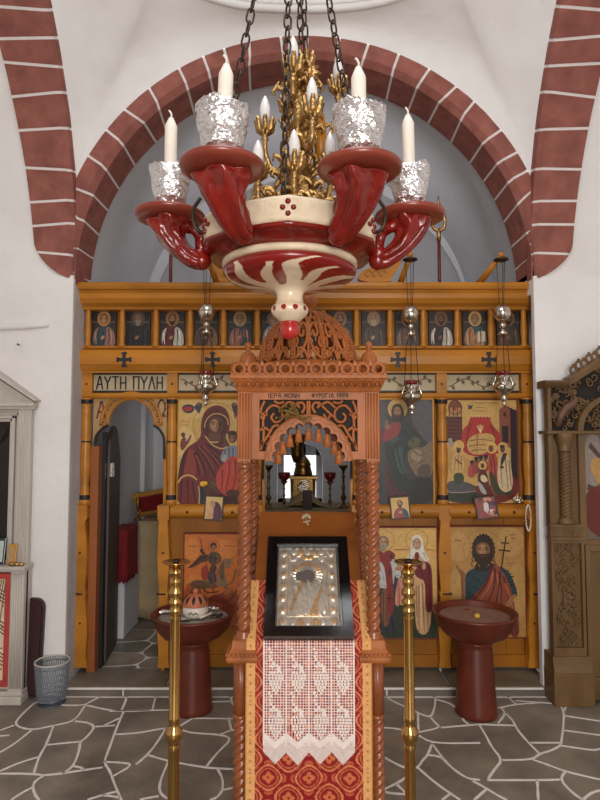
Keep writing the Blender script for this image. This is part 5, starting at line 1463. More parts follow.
# --- dome
DR = .208; DZ = zz(362, KC) - .015; DH = zz(313, KC) - DZ
m.lathe([(DR + .016, zC1 + .006), (DR + .016, DZ - .02), (DR + .004, DZ - .012), (DR + .004, DZ), (DR - .015, DZ), (DR - .015, zC1 + .008)], (KX, KC, 0), 40)
m.build('dome_base', KWOOD, ks)
def dome(phi, t, off=0):
    """phi around, t 0..1 up the dome"""
    a = t * PI / 2 * .97
    r = (DR + off) * math.cos(a) ** .94; z = DZ + (DH + off) * math.sin(a)
    return Vector((KX + r * math.sin(phi), KC - r * math.cos(phi), z))
def dnorm(p): return ((p - Vector((KX, KC, DZ))).normalized())
NRIB = 10
for k in range(NRIB):
    ph = 2 * PI * (k + .5) / NRIB
    m = MB()
    m.tube([dome(ph - .035 * (1 - i / 26), i / 22) for i in range(22)], [.0065] * 22, 6)
    m.tube([dome(ph + .035 * (1 - i / 26), i / 22) for i in range(22)], [.0065] * 22, 6)
    for i in range(22): 
        t = (i + .5) / 22 * .93; m.sphere(dome(ph, t, .006), .0092 * (1 - .45 * t), 7, 5)
    m.build('dome_rib', KWOOD, ks)
def scroll_pts(cx, cy, r0, r1, a0, turns, n=22):
    return [(cx + (r0 + (r1 - r0) * i / n) * math.cos(a0 + turns * 2 * PI * i / n), cy + (r0 + (r1 - r0) * i / n) * math.sin(a0 + turns * 2 * PI * i / n)) for i in range(n + 1)]
for k in range(NRIB):
    ph0 = 2 * PI * k / NRIB; wdt = PI / NRIB - .05
    m = MB()
    def map_(u, v): # u -1..1 in gore, v 0..1
        return dome(ph0 + u * wdt, v * .93, .001)
    sets = []
    for sg in (-1, 1):
        sets.append(([(sg * .95, .02), (sg * .5, .10), (sg * .1, .24), (sg * .1, .42), (sg * .45, .55), (sg * .8, .46), (sg * .78, .32), (sg * .45, .30), (sg * .4, .40)], .0062))
        sets.append(([(sg * .05, .02), (sg * .3, .14), (sg * .7, .16), (sg * .8, .07), (sg * .5, .05)], .0055))
        sets.append(([(sg * .1, .42), (sg * .12, .58), (sg * .5, .70), (sg * .72, .62)], .0055))
        sets.append(([(0, .60), (sg * .5, .76), (sg * .5, .88), (0, .96)], .0055))
        sets.append(([(sg * .9, .50), (sg * .7, .60), (sg * .95, .70)], .005))
        sets.append(([(sg * .95, .16), (sg * .8, .24), (sg * .95, .30)], .005))
    sets.append(([(0, 0), (0, .3), (0, .62)], .0052))
    for pts, r_ in sets:
        q = chaikin(pts, 2, False)
        m.tube([map_(*p_) for p_ in q], r_, 6, flat=(dnorm, 1.3))
    m.build('dome_lattice', KWOOD, ks)
m = MB(); zt_ = DZ + DH
m.lathe([(.05, zt_ - .02), (.046, zt_ - .005), (.03, zt_ + .004), (.022, zt_ + .012), (.026, zt_ + .02), (.04, zt_ + .034), (.044, zt_ + .05), (.04, zt_ + .066), (.024, zt_ + .078), (.012, zt_ + .084), (.014, zt_ + .092), (.001, zt_ + .104)], (KX, KC, 0), 20)
m.build('finial', KWOOD, ks)
for sx_ in (-1, 1):
    for sy_ in (-1, 1):
        m = MB(); z = zC1 + .008
        m.lathe([(.034, z), (.034, z + .02), (.030, z + .024), (.034, z + .06), (.032, z + .075), (.022, z + .09), (.009, z + .1), (.008, z + .11), (.014, z + .118), (.015, z + .126), (.010, z + .134), (.001, z + .14)], (KX + sx_ * (HW - .035), KC + sy_ * (HD - .03), 0), 18)
        m.build('corner_finial', KWOOD, ks)
# --- carved band: frame boards + fretwork on four sides
def band(side):
    front = side in ('front', 'back')
    def T(u, z, d):   # u along the face, d depth inwards
        if side == 'front': return Vector((KX + u, KF + d, z))
        if side == 'back': return Vector((KX - u, KB - d, z))
        if side == 'left': return Vector((KX - HW + d, KC - u, z))
        return Vector((KX + HW - d, KC + u, z))
    hw = HW if front else HD
    m = MB()
    def pr(pts, d0, d1, mat=0): m.prism([T(p_[0], p_[1], d0) for p_ in pts], T(0, 0, d1) - T(0, 0, d0), mat)
    pw = .050                                       # pilaster width
    zi1 = zz(399.5, KF); zi0 = zz(451.5, KF); iw = hw - pw - .034
    pr([(-hw + pw, zi1), (hw - pw, zi1), (hw - pw, zC0 + .002), (-hw + pw, zC0 + .002)], .008, .03)
    for sg in (-1, 1):
        pr([(sg * (hw - pw), zB0), (sg * iw, zB0), (sg * iw, zi1), (sg * (hw - pw), zi1)], .008, .03)
    # arch strip: lower edge scalloped
    ra, zc2 = iw - .045, zB0 - .006
    if not front: ra = iw - .03
    arc_o = [((ra + .024) * math.cos(t), zc2 + (ra + .024) * 1.06 * math.sin(t)) for t in [PI - PI * i / 30 for i in range(31)]]
    arc_i = []
    for i in range(55):
        t = PI * i / 54
        rr_ = ra - .006 * abs(math.sin(t * 11)) - .012
        arc_i.append((rr_ * math.cos(t), zc2 + rr_ * 1.06 * math.sin(t)))
    pts = [(-iw, zB0), ] + arc_o + [(iw, zB0), ]
    NS = 88
    for j in range(NS):
        t0, t1 = PI - PI * j / NS, PI - PI * (j + 1) / NS
        def sc2(t): return ra - .018 + .014 * abs(math.sin(11 * t)) ** .7
        ro = ra + .024
        pr([(ro * math.cos(t0), zc2 + ro * 1.06 * math.sin(t0)), (ro * math.cos(t1), zc2 + ro * 1.06 * math.sin(t1)), (sc2(t1) * math.cos(t1), zc2 + sc2(t1) * 1.06 * math.sin(t1)), (sc2(t0) * math.cos(t0), zc2 + sc2(t0) * 1.06 * math.sin(t0))], .006, .03)
    # raised edge and zigzag on the arch band
    rim = [T((ra + .021) * math.cos(t), zc2 + (ra + .021) * 1.06 * math.sin(t), .005) for t in [PI * i / 40 for i in range(41)]]
    m.tube(rim, .004, 6)
    m.tube([T((ra + .006 + (.007 if i % 2 else -.004)) * math.cos(PI * i / 22), zc2 + (ra + .006 + (.007 if i % 2 else -.004)) * 1.06 * math.sin(PI * i / 22), .006) for i in range(23)], .0022, 5)
    for sg in (-1, 1):
        pr([(sg * (ra + .018), zB0 - .0), (sg * iw, zB0), (sg * iw, zi0), (sg * (ra + .016), zi0)], .008, .03)
    m.build('arch_band', KWOOD, ks, bevel=.0015)
    # fretwork scrolls
    f = MB()
    nrm = (T(0, 0, 0) - T(0, 0, 1)).normalized()
    def curve(pts, r_): f.tube([T(p_[0], p_[1], .018) for p_ in chaikin(pts, 2, False)], r_, 6, flat=(nrm, 1.3))
    W_ = iw; zt2 = zi1; top = zc2 + (ra + .02) * 1.06
    for sg in (-1, 1):
        def S(u, v): return (sg * W_ * u, zi0 + (zt2 - zi0) * v)
        for pts in ([(.98, .02), (.90, .30), (.95, .62), (.78, .92), (.55, .84), (.52, .62), (.68, .54), (.78, .66), (.70, .74)],
                    [(.98, .10), (.80, .34), (.72, .50), (.60, .50)], [(.80, .40), (.92, .48), (.99, .40)], [(.86, .14), (.76, .16), (.78, .30)],
                    [(.52, .66), (.36, .80), (.20, .96)], [(.55, .84), (.40, .98), (.26, .90)], [(.70, .98), (.62, .92), (.50, .96)], [(.95, .62), (.99, .80), (.90, .98)], [(.99, .70), (.90, .74), (.84, .70)],
                    [(.14, .74), (.06, .86), (.14, .97), (.24, .9), (.18, .84)], [(.02, .70), (.02, .98)], [(.44, .70), (.40, .60), (.30, .72)]):
            curve([S(*p_) for p_ in pts], .0062)
    f.build('fretwork', KWOOD, ks)
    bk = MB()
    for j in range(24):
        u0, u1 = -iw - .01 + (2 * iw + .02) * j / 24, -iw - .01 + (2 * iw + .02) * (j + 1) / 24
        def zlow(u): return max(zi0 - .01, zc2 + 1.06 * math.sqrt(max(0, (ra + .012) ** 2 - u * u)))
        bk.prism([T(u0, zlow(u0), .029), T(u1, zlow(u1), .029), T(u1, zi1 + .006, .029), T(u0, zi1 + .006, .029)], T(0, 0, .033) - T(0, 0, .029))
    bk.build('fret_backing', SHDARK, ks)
    # tassels under the arch
    if side == 'front':
        for k in range(9):
            t = PI * (k + 1) / 11 + (PI / 11) * (k - 4) * .0 + PI / 22 * 0
            t = PI * (k + 1.0) / 10
            u = (ra - .024) * math.cos(t); z1 = zc2 + (ra - .024) * 1.06 * math.sin(t) - .002
            p = MB(); L = .052; c = T(u, 0, .018)
            p.lathe([(.006, z1), (.010, z1 - .004), (.006, z1 - .012), (.012, z1 - .016), (.0115, z1 - .022), (.016, z1 - L), (.001, z1 - L)], (c.x, c.y, 0), 10, fn=lambda r_, h, a: r_ * (1 + .06 * math.cos(8 * a)))
            p.build('tassel', KWOOD, ks)
for sd_ in ('front', 'back', 'left', 'right'): band(sd_)
# carved inscription
m = MB(); zi = zz(397.6, KF); y_ = KF + .007
def wr(text, px0, px1):
    x0, x1 = X(px0, 396, KF), X(px1, 396, KF)
    n = sum(.45 if c == 'Ι' or c == '1' else (.6 if c == ' ' else 1.25) for c in text)
    u = (x1 - x0) / n
    write(m, text, x0, zi, u * .95, .017, u * .3, .0026, 0, y_, .001)
wr('ΙΕΡΑ ΜΟΝΗ', 268, 299); wr('ΦΥΡΟΓΙΑ 1999', 312, 347)
m.build('inscription', SHDARK, ks)
# --- pilasters (fluted) and twisted posts
def twist(m, c, z0, z1, r, turns, n=None, lobes=3):
    n = n or int((z1 - z0) / .006)
    m.lathe([(r, z0 + (z1 - z0) * i / n) for i in range(n + 1)], (c[0], c[1], 0), 24, fn=lambda r_, h, a: r_ * (1 + .2 * math.cos(lobes * (a - 2 * PI * turns * (h - z0) / (z1 - z0)))))
for sx_ in (-1, 1):
    for sy_ in (-1, 1):
        cx_, cy_ = KX + sx_ * (HW - .0245), KC + sy_ * (HD - .0245)
        m = MB(); zp0 = zz(462, KF)
        m.bx(cx_ - .025, cx_ + .025, cy_ - .025, cy_ + .025, zp0, zC0 + .002)
        for sd2 in (-1, 1):
            for k in range(4):
                u = -.0175 + .0117 * k
                m.tube([(cx_ + u, cy_ + sd2 * .025, zp0 + .012), (cx_ + u, cy_ + sd2 * .025, zC0 - .005)], .0038, 6)
                m.tube([(cx_ + sd2 * .025, cy_ + u, zp0 + .012), (cx_ + sd2 * .025, cy_ + u, zC0 - .005)], .0038, 6)
        m.build('pilaster', KWOOD, ks)
        m = MB(); zt1 = zp0; zt0 = zL1 + .03
        m.lathe([(.032, zt1 + .002), (.030, zt1 - .008), (.022, zt1 - .014), (.028, zt1 - .02), (.024, zt1 - .026)], (cx_, cy_, 0), 20)
        twist(m, (cx_, cy_), zt0, zt1 - .024, .0235, 5.2)
        m.lathe([(.034, zL1 - .01), (.034, zL1 + .012), (.028, zL1 + .018), (.030, zL1 + .026), (.024, zt0 + .002)], (cx_, cy_, 0), 20)
        m.build('twisted_post', KWOOD_D, ks)
        # ledge block at the foot of the post
        m = MB()
        def sq(lst):
            vs = []
            for h_, z in lst: vs += [(cx_ - h_, cy_ - h_, z), (cx_ + h_, cy_ - h_, z), (cx_ + h_, cy_ + h_, z), (cx_ - h_, cy_ + h_, z)]
            n = len(lst)
            m.add(vs, [(i * 4 + k, i * 4 + (k + 1) % 4, (i + 1) * 4 + (k + 1) % 4, (i + 1) * 4 + k) for i in range(n - 1) for k in range(4)] + [(3, 2, 1, 0), tuple((n - 1) * 4 + k for k in range(4))])
        sq([(.036, zL0 - .004), (.058, zL0), (.062, zL0 + .012), (.060, zL0 + .026), (.044, zL0 + .05), (.040, zL1), (.036, zL1 + .004)])
        for k in range(7):
            u = -.05 + .0167 * k
            for a_, b_ in (((u, -.058), 1), ((sx_ * .058, u), 0)): m.sphere((cx_ + a_[0], cy_ + a_[1], zL0 + .028), .009, 8, 5)
        m.build('ledge_block', KWOOD, ks, bevel=.002)
        # lower leg: fluted then twisted
        m = MB(); zq = zz(718, KF)
        m.lathe([(.026, zq), (.026, zL0)], (cx_ + sx_ * .012, cy_, 0), 32, fn=lambda r_, h, a: r_ * (1 + .07 * math.cos(12 * a)))
        m.lathe([(.030, zq - .006), (.031, zq), (.027, zq + .008)], (cx_ + sx_ * .012, cy_, 0), 20)
        twist(m, (cx_ + sx_ * .012, cy_), .10, zq - .004, .0245, 4.6)
        m.lathe([(.001, 0), (.036, 0), (.036, .06), (.03, .09), (.024, .104)], (cx_ + sx_ * .012, cy_, 0), 20)
        m.build('leg', KWOOD_D, ks)
# --- table apron, sides, sloping board
m = MB()
m.bx(KX - HW + .03, KX + HW - .03, KF + .02, KF + .04, zL0 + .005, zL1 - .01)
m.bx(KX - HW + .02, KX - HW + .04, KF + .03, KB - .03, zL0, zL1 - .01); m.bx(KX + HW - .04, KX + HW - .02, KF + .03, KB - .03, zL0, zL1 - .01)
m.bx(KX - HW + .03, KX + HW - .03, KB - .04, KB - .02, zL0, zL1 - .01)
m.build('apron', KWOOD, ks, bevel=.002)
BS0 = Vector((KX, KF - .012, zL1 - .003)); 
bt = P(306, 512, KB - .03); BS1 = Vector((KX, KB - .03, bt.z))
bd = (BS1 - BS0); BL = bd.length; bd.normalize(); bn = Vector((0, -bd.z, bd.y))   # board normal
m = MB(); bw = HW - .055
def B(u, s_, h): return Vector((KX + u, 0, 0)) + Vector((0, BS0.y, BS0.z)) + bd * s_ + bn * h
m.prism([B(-bw, 0, 0), B(bw, 0, 0), B(bw, BL, 0), B(-bw, BL, 0)], -bn * .02)
m.build('sloping_board', KWOOD_B, ks, bevel=.003)
# gilt flower mount on the board
m = MB(); c = B(-.004, BL - .05, .006)
for k in range(5):
    a = PI * k / 4; m.sphere(c + Vector((.014 * math.cos(a), 0, 0)) + bd * (.012 + .012 * math.sin(a)), .009, 8, 6)
m.tube([c + bd * .012, c - bd * .014, c - bd * .034 + Vector((.008, 0, 0))], .0035, 6); m.tube([c - bd * .012, c + Vector((.018, 0, 0)) - bd * .01], .004, 6); m.tube([c - bd * .016, c - Vector((.016, 0, 0)) - bd * .014], .004, 6)
m.build('flower_mount', PALE, ks)
# dried sprig tucked in the carved band
m = MB(); q = P(300, 418, KF - .012); rr = random.Random(9)
for k in range(16):
    a = rr.uniform(1.9, 3.3); L = rr.uniform(.05, .10)
    e = q + Vector((math.cos(a) * L, rr.uniform(-.02, .005), math.sin(a) * L * .75))
    m.tube([q + Vector((rr.uniform(-.005, .012), 0, rr.uniform(-.006, .006))), q.lerp(e, .5) + Vector((0, -.006, .01)), e], .0017, 5); m.sphere(e, .006, 6, 4)
for k in range(5): m.tube([q, q + Vector((.03 + .006 * k, -.004, -.012 + .01 * k - .02))], .0017, 5)
tag(m.build('dried_sprig', DRYFL), 'dried greenish sprig tucked into the carved canopy fretwork', 'sprig')

# ---------------- brocade runner with gold border
def brocade(u, v, W_):
    """u,v in metres on the cloth"""
    e = W_ / 2 - abs(u)
    if e < .036:
        k = math.sin(v * 2 * PI / .022) * math.sin(v * 2 * PI / .057 + 1)
        if e < .005 or (.014 < e < .024 and k > .2): return (190, 128, 70)
        return (226, 168, 106)
    p = .155
    a = 2 * PI * (u / p + .5); b = 2 * PI * v / (p * .92)
    f = math.cos(a) + math.cos(b)
    g = math.cos(a) * math.cos(b)
    lines = abs(abs(f) - .55) < .16
    line2 = abs(abs(f) - 1.1) < .10
    hh = abs(math.sin(a / 2 * 3) * math.sin(b / 2 * 3))
    if lines: return (214, 128, 82)
    if line2: return (196, 104, 66)
    if abs(f) > 1.35:
        sh = 0 if f > 0 else PI
        wa = (a - sh + PI) % (2 * PI) - PI; wb = (b - sh + PI) % (2 * PI) - PI
        r_ = math.hypot(wa, wb); t_ = math.atan2(wb, wa)
        if r_ < .22: return (142, 22, 26)
        if r_ < .95 * (.55 + .45 * abs(math.cos(2 * t_))): return (204, 110, 66)
        return (142, 22, 26)
    if abs(f) > 1.55: return (206, 110, 66) if hh > .12 or abs(f) > 1.9 else (140, 20, 24)
    if abs(f) < .25 and hh > .5: return (192, 92, 62)
    return (142, 22, 26)
CW = .488
frac0 = .42                                   # lies this far up the board
zbot = .10
Lb = BL * frac0
def cpos(u, v):
    """v metres from the upper end of the cloth; first on the board, then over the edge and down"""
    if v <= Lb: 
        q = B(u, Lb - v, .004)
        return q
    s_ = v - Lb
    R = .018; arc = R * (PI / 2 + math.atan2(bd.z, bd.y) * 0 + .0)
    th0 = math.atan2(bn.z, -bn.y)             # elevation of the board normal
    c = B(0, 0, .004) - bn * R
    if s_ < R * th0:
        t = th0 - s_ / R
        return Vector((KX + u, c.y - R * math.cos(t), c.z + R * math.sin(t)))
    s2_ = s_ - R * th0
    w_ = .004 * math.sin(u * 30) * min(1, s2_ * 2)
    return Vector((KX + u * (1 + .0 * s2_), c.y - R + w_ - .0, c.z - s2_))
TOT = Lb + .03 + zL1 - zbot
nu, nv = 150, 330
m = MB()
m.grid(lambda a, b: cpos((a - .5) * CW, b * TOT), nu, nv)
m.c = [L4(brocade((i / nu - .5) * CW, j / nv * TOT, CW)) for j in range(nv + 1) for i in range(nu + 1)]
o = m.build('brocade_runner', FABRIC, solid=.003)
tag(o, 'red and gold brocade runner hanging over the front of the canopy stand', 'cloth')
# ---------------- crochet lace runner
LW, LL = .346, .50
cell = .0105
NXc, NYc = int(LW / cell), int(LL / cell)
lx = MB()
v0 = Lb - .012
def lp(u, v, h=.0035):
    p = cpos(u, v0 + v); q = cpos(u, v0 + v + .002); t = (q - p).normalized()
    nrm_ = Vector((0, -abs(t.z), t.y if t.z < 0 else -t.y)); nrm_ = Vector((0, t.z, -t.y))
    if nrm_.y > 0: nrm_ = -nrm_
    return p + nrm_ * h
def bottom(u):
    k = ((u + LW / 2) / (LW / 4)) % 1
    return .425 - .035 * abs(2 * k - 1) + .035
def strip(u0, v0_, u1, v1_, w_):
    n = max(1, int(abs(v1_ - v0_) / .02))
    if abs(u1 - u0) > abs(v1_ - v0_):
        lx.add([lp(u0, v0_ - w_ / 2), lp(u1, v0_ - w_ / 2), lp(u1, v0_ + w_ / 2), lp(u0, v0_ + w_ / 2)], [(0, 1, 2, 3)])
    else:
        vs = []
        for i in range(n + 1):
            v = v0_ + (v1_ - v0_) * i / n; vs += [lp(u0 - w_ / 2, v), lp(u0 + w_ / 2, v)]
        lx.add(vs, [(2 * i, 2 * i + 1, 2 * i + 3, 2 * i + 2) for i in range(n)])
for i in range(NXc + 1):
    u = -LW / 2 + i * LW / NXc
    strip(u, 0, u, min(.43, bottom(u) - .03), .0026)
j = 0
while j * cell < .40:
    strip(-LW / 2, j * cell, LW / 2, j * cell, .0026); j += 1
for k in range(5): 
    u = -LW / 2 + k * LW / 4; strip(u, 0, u, .40, .0065)
def disc(u, v, r_, h=.0048):
    n = 9; lx.add([lp(u + r_ * math.cos(2 * PI * i / n), v + r_ * math.sin(2 * PI * i / n), h) for i in range(n)], [tuple(range(n))])
def blob(pts, h=.0045):
    q = chaikin(pts, 1); lx.add([lp(a, b, h) for a, b in q], [tuple(range(len(q)))])
for c in range(4):
    cu = -LW / 2 + (c + .5) * LW / 4
    for row in (-1, 0, 1):
        bv = .135 + row * .165 - .03
        def pt(a, b): return (cu + a, max(.0, bv + b))
        if row == -1:
            blob([pt(-.02, -.02), pt(.024, -.02), pt(.02, .02), pt(.006, .03), pt(-.002, .022), pt(-.014, .03)], .0045); continue
        # stem, leaf, grapes
        for k in range(5): disc(cu - .022 + .005 * math.sin(k * 2) + .003 * k, bv - .066 + .0135 * k, .0058)
        for la in (-2.5, -1.75, -1.1, -.4, .5):
            l_ = .030
            dx, dv = math.cos(la), math.sin(la) * .8 + .18
            blob([(cu + dx * .004, bv + .006 + dv * .004), (cu + dx * l_ * .55 - dv * .0085, bv + .004 + dv * l_ * .55 + dx * .0085), (cu + dx * l_, bv + .004 + dv * l_), (cu + dx * l_ * .55 + dv * .0085, bv + .004 + dv * l_ * .55 - dx * .0085)], .0047)
        for rr_ in range(8):
            nn = (4, 5, 5, 4, 4, 3, 2, 1)[rr_]
            for k in range(nn): disc(cu + .003 + (k - (nn - 1) / 2) * .0125, bv + .022 + rr_ * .0112, .0051)
# fringe
n_ = 96
for i in range(n_ + 1):
    u = -LW / 2 + LW * i / n_; b_ = bottom(u)
    strip(u, b_ - .062, u, b_ + .01 * (1 - abs(((u + LW / 2) / (LW / 4)) % 1 * 2 - 1)), .0027)
for i in range(48):
    u0, u1 = -LW / 2 + LW * i / 48, -LW / 2 + LW * (i + 1) / 48
    b0, b1 = bottom(u0) - .06, bottom(u1) - .06
    lx.add([lp(u0, b0 - .014), lp(u1, b1 - .014), lp(u1, b1 + .012), lp(u0, b0 + .012)], [(0, 1, 2, 3)])
tag(lx.build('lace_runner', LACE, solid=.0012), 'white crochet lace with grape bunches over the red brocade runner', 'lace')
# ---------------- framed silver icon on the board
FW, FL = .350, .478
f0 = .0
fr = thing('framed_silver_icon', B(0, f0, .012), 'silver and gilt icon in a wide black frame on the sloping board', 'icon')
def F(u, s_, h): return B(u, f0 + s_, .008 + h)
m = MB(); bw_ = .040
def fbar(u0, u1, s0, s1, h0, h1): m.prism([F(u0, s0, h0), F(u1, s0, h0), F(u1, s1, h0), F(u0, s1, h0)], bn * (h1 - h0))
for a in ((-FW / 2, FW / 2, 0, bw_), (-FW / 2, FW / 2, FL - bw_, FL), (-FW / 2, -FW / 2 + bw_, bw_, FL - bw_), (FW / 2 - bw_, FW / 2, bw_, FL - bw_)): fbar(*a, 0, .034)
i2 = bw_ + .010
for a in ((-FW / 2 + bw_, FW / 2 - bw_, bw_, i2), (-FW / 2 + bw_, FW / 2 - bw_, FL - i2, FL - bw_), (-FW / 2 + bw_, -FW / 2 + i2, i2, FL - i2), (FW / 2 - i2, FW / 2 - bw_, i2, FL - i2)): fbar(*a, 0, .024)
m.build('frame', BLACKF, fr, bevel=.004)
m = MB(); fbar(-FW / 2 + .01, FW / 2 - .01, .01, FL - .01, 0, .006); m.build('backing', BLACKF, fr)
# embossed silver cover
SW0, SW1, SS0, SS1 = -.125, .123, .046, FL - .046
cw, chh = SW1 - SW0, SS1 - SS0
def Rl(u, v):
    """relief height (m) and gilt amount at u,v 0..1 (v up)"""
    h = 0.0; g = 0
    def bump(cx, cy, rx, ry, a):
        d = ((u - cx) / rx) ** 2 + ((v - cy) / ry) ** 2
        return a * math.sqrt(max(0, 1 - d))
    b = min(u, 1 - u) / .17, min(v, 1 - v) / .115
    border = min(u / .17, (1 - u) / .17, v / .14, (1 - v) / .12)
    if border < .07: return .006, 1
    if border < 1:
        h = .003
        for k in range(7):
            cy = .07 + .86 * k / 6
            for cx in (.085, .915):
                t = bump(cx, cy, .062, .05, .008)
                if t > 0: h = .004 + t; g = 1 if ((u - cx) / .05) ** 2 + ((v - cy + .005) / .036) ** 2 < .55 else 0
        for k in range(5):
            cx = .26 + .12 * k
            for cy in (.065, .94):
                t = bump(cx, cy, .05, .045, .007)
                if t > 0: h = .004 + t; g = 1 if (k % 2) else 0
        h += .0012 * math.sin(u * 130) * math.sin(v * 160)
        if border > .93: h = .007; g = 1
        return h, g
    h = .002 + .001 * math.sin(u * 95 + math.sin(v * 60)) * math.sin(v * 110)
    for c in ((.25, .86, .07, .05), (.5, .87, .12, .035), (.75, .86, .07, .05), (.24, .70, .06, .08), (.77, .70, .06, .08), (.78, .45, .08, .12), (.25, .5, .07, .08)):
        t = bump(*c, .008); 
        if t > h: h = t + .0014 * math.sin(u * 70) ; g = 1 if c[1] > .84 and .4 < c[0] < .6 else 0
    # halo, crown
    d = math.hypot((u - .5) * cw / chh * 1.0, (v - .64))
    if d < .165: h = max(h, .006 + .003 * math.sin(math.atan2(v - .64, u - .5) * 34) * (d > .09)); g = 1 if .12 < d < .165 and v > .66 else 0
    # robe
    t = bump(.5, .33, .34, .27, .016)
    if t > h:
        h = t + .003 * math.sin((u * 1.2 + v * .9) * 44 + 3 * math.sin(v * 9)); g = 1 if (math.sin((u - v * .6) * 17) > .86 or (.60 < u < .66 and v < .32)) else 0
    t = bump(.5, .52, .17, .04, .010)
    if t > h: h = t; g = 1
    return h, g
m = MB(); m.c = []
nu2, nv2 = 120, 170
hs = [[Rl(i / nu2, j / nv2) for i in range(nu2 + 1)] for j in range(nv2 + 1)]
m.grid(lambda a, b: F(SW0 + cw * a, SS0 + chh * b, .007 + hs[round(b * nv2)][round(a * nu2)][0]), nu2, nv2)
m.c = [(L4((218, 164, 82)) if hs[j][i][1] else L4((222, 213, 194))) for j in range(nv2 + 1) for i in range(nu2 + 1)]
OKLAD = MCOL('embossed_silver', .34, .85, .25, 60, .15, 160)
m.build('embossed_cover', OKLAD, fr)
m = MB(); cf = (SW0 + cw * .5, SS0 + chh * .61)
m.prism([F(cf[0] + .030 * math.cos(a) + (-.022 if 2.4 < a < 4 else 0), cf[1] + .032 * math.sin(a), .0165) for a in [2 * PI * i / 20 for i in range(20)]], bn * .001)
m.build('dark_face', M('dark_icon_face', (70, 40, 24), .5, 0, .3, 60, .05), fr)
m = MB(); fbar(-FW / 2 + bw_ + .004, FW / 2 - bw_ - .004, bw_ + .004, FL - bw_ - .004, .0265, .0285); m.build('glass', GLASS, fr)
# ================================================================= RED CHANDELIER
CX, CY = -.035, 2.0
ch = thing('red_chandelier', (CX, CY, 1.98), 'large red and cream six-armed chandelier with gilt centre hanging on chains', 'chandelier')
def pol(r, a, z): return Vector((CX + r * math.sin(a), CY - r * math.cos(a), z))
# --- turned body below the hoop (painted flames)
prof = [(.001, 1.975), (.018, 1.979), (.030, 1.992), (.034, 2.010), (.031, 2.026), (.026, 2.034), (.036, 2.040), (.050, 2.052), (.062, 2.064), (.066, 2.078), (.060, 2.090), (.051, 2.097), (.046, 2.108), (.044, 2.122), (.047, 2.136), (.060, 2.147), (.090, 2.157), (.130, 2.166), (.170, 2.176), (.205, 2.190), (.224, 2.208), (.229, 2.224), (.222, 2.238), (.212, 2.246)]
prof = [(r, z if z < 2.14 else 2.14 + (z - 2.14) * .78) for r, z in prof]
dense = chaikin([(r, z) for r, z in prof], 3, False)
SEG = 320
m = MB(); m.c = []
rows = []
RED, CRM = L4((132, 20, 14)), L4((228, 206, 176))
for (r, z) in dense:
    for k in range(SEG):
        a = 2 * PI * k / SEG
        c = CRM
        if z < 2.036: c = L4((176, 36, 30))
        elif z > 2.140:
            t = (z - 2.140) / .078                      # 0 at the stem, 1 at the rim
            c = RED
            if t < .16 + .05 * math.sin(5 * a): c = CRM
            elif t < .86:
                for kf in range(11):
                    top = (.74, .52, .64)[kf % 3]; sw = (.30, .22, .36)[kf % 3]
                    cen = 2 * PI * kf / 11 + sw * t ** 1.3 + .10 * math.sin(t * 9 + kf)
                    d = (a - cen + PI) % (2 * PI) - PI
                    w_ = .24 * max(0, 1 - t / top) ** .8 + (.03 if t < top else 0)
                    if t > top * .72 and t < top + .06: w_ = max(w_, .055) ; d -= .10 * (t - top * .72) / (top * .3)
                    if abs(d) < w_: c = CRM; break
        elif 2.06 < z < 2.092:
            kk = (a * 10 / (2 * PI)) % 1
            if ((kk - .5) * .40) ** 2 + ((z - 2.077)) ** 2 * 1.0 < .0001 * 1.0: c = L4((150, 24, 28))
            if ((kk - .5) * 2 * PI / 10 * .064) ** 2 + (z - 2.077) ** 2 < .0000085 * 10: c = L4((150, 24, 28))
        rr = r
        rows.append(pol(rr, a, z)); m.c.append(c)
n = len(dense)
m.add(rows, [(i * SEG + k, i * SEG + (k + 1) % SEG, (i + 1) * SEG + (k + 1) % SEG, (i + 1) * SEG + k) for i in range(n - 1) for k in range(SEG)], True)
GLOSS = MCOL('painted_gloss', .26, 0, .14, 16, .12, 34, .5, coat=.5)
m.build('painted_bowl', GLOSS, ch)
m = MB(); m.lathe([(.200, 2.218), (.222, 2.219), (.231, 2.226), (.231, 2.236), (.222, 2.243), (.200, 2.244)], (CX, CY, 0), 64); m.build('cream_collar', CREAM, ch)
# red underside moulding and cream hoop with red dots (six-sided, softened)
def hexr(r, h, a): 
    a2 = (a + PI / 2) % (PI / 3) - PI / 6
    return r * (.55 + .45 * math.cos(PI / 6) / math.cos(a2) * 1.03)
m = MB(); m.lathe([(.200, 2.240), (.226, 2.240), (.238, 2.246), (.262, 2.256), (.284, 2.264), (.300, 2.266), (.305, 2.274), (.296, 2.281), (.28, 2.282)], (CX, CY, 0), 72, fn=hexr); m.build('red_moulding', REDG, ch)
m = MB(); m.lathe([(.285, 2.278), (.300, 2.281), (.305, 2.292), (.302, 2.33), (.306, 2.345), (.300, 2.356), (.270, 2.357), (.268, 2.285)], (CX, CY, 0), 96, fn=lambda r, h, a: hexr(r, h, a) * (1 + .006 * math.sin(a * 31 + h * 90)))
hoop = m.build('cream_hoop', CREAM, ch)
for k in range(6):
    a0 = 2 * PI * k / 6
    for da, dz in ((0, .017), (0, -.02), (-.052, 0), (.052, 0)):
        a = a0 + da; m = MB()
        r_ = hexr(.304, 0, a - PI / 2) + .002
        m.sphere(pol(r_, a, 2.318 + dz), .0085, 10, 6, sc=(1, 1, 1)); m.build('red_dot', REDG, hoop)
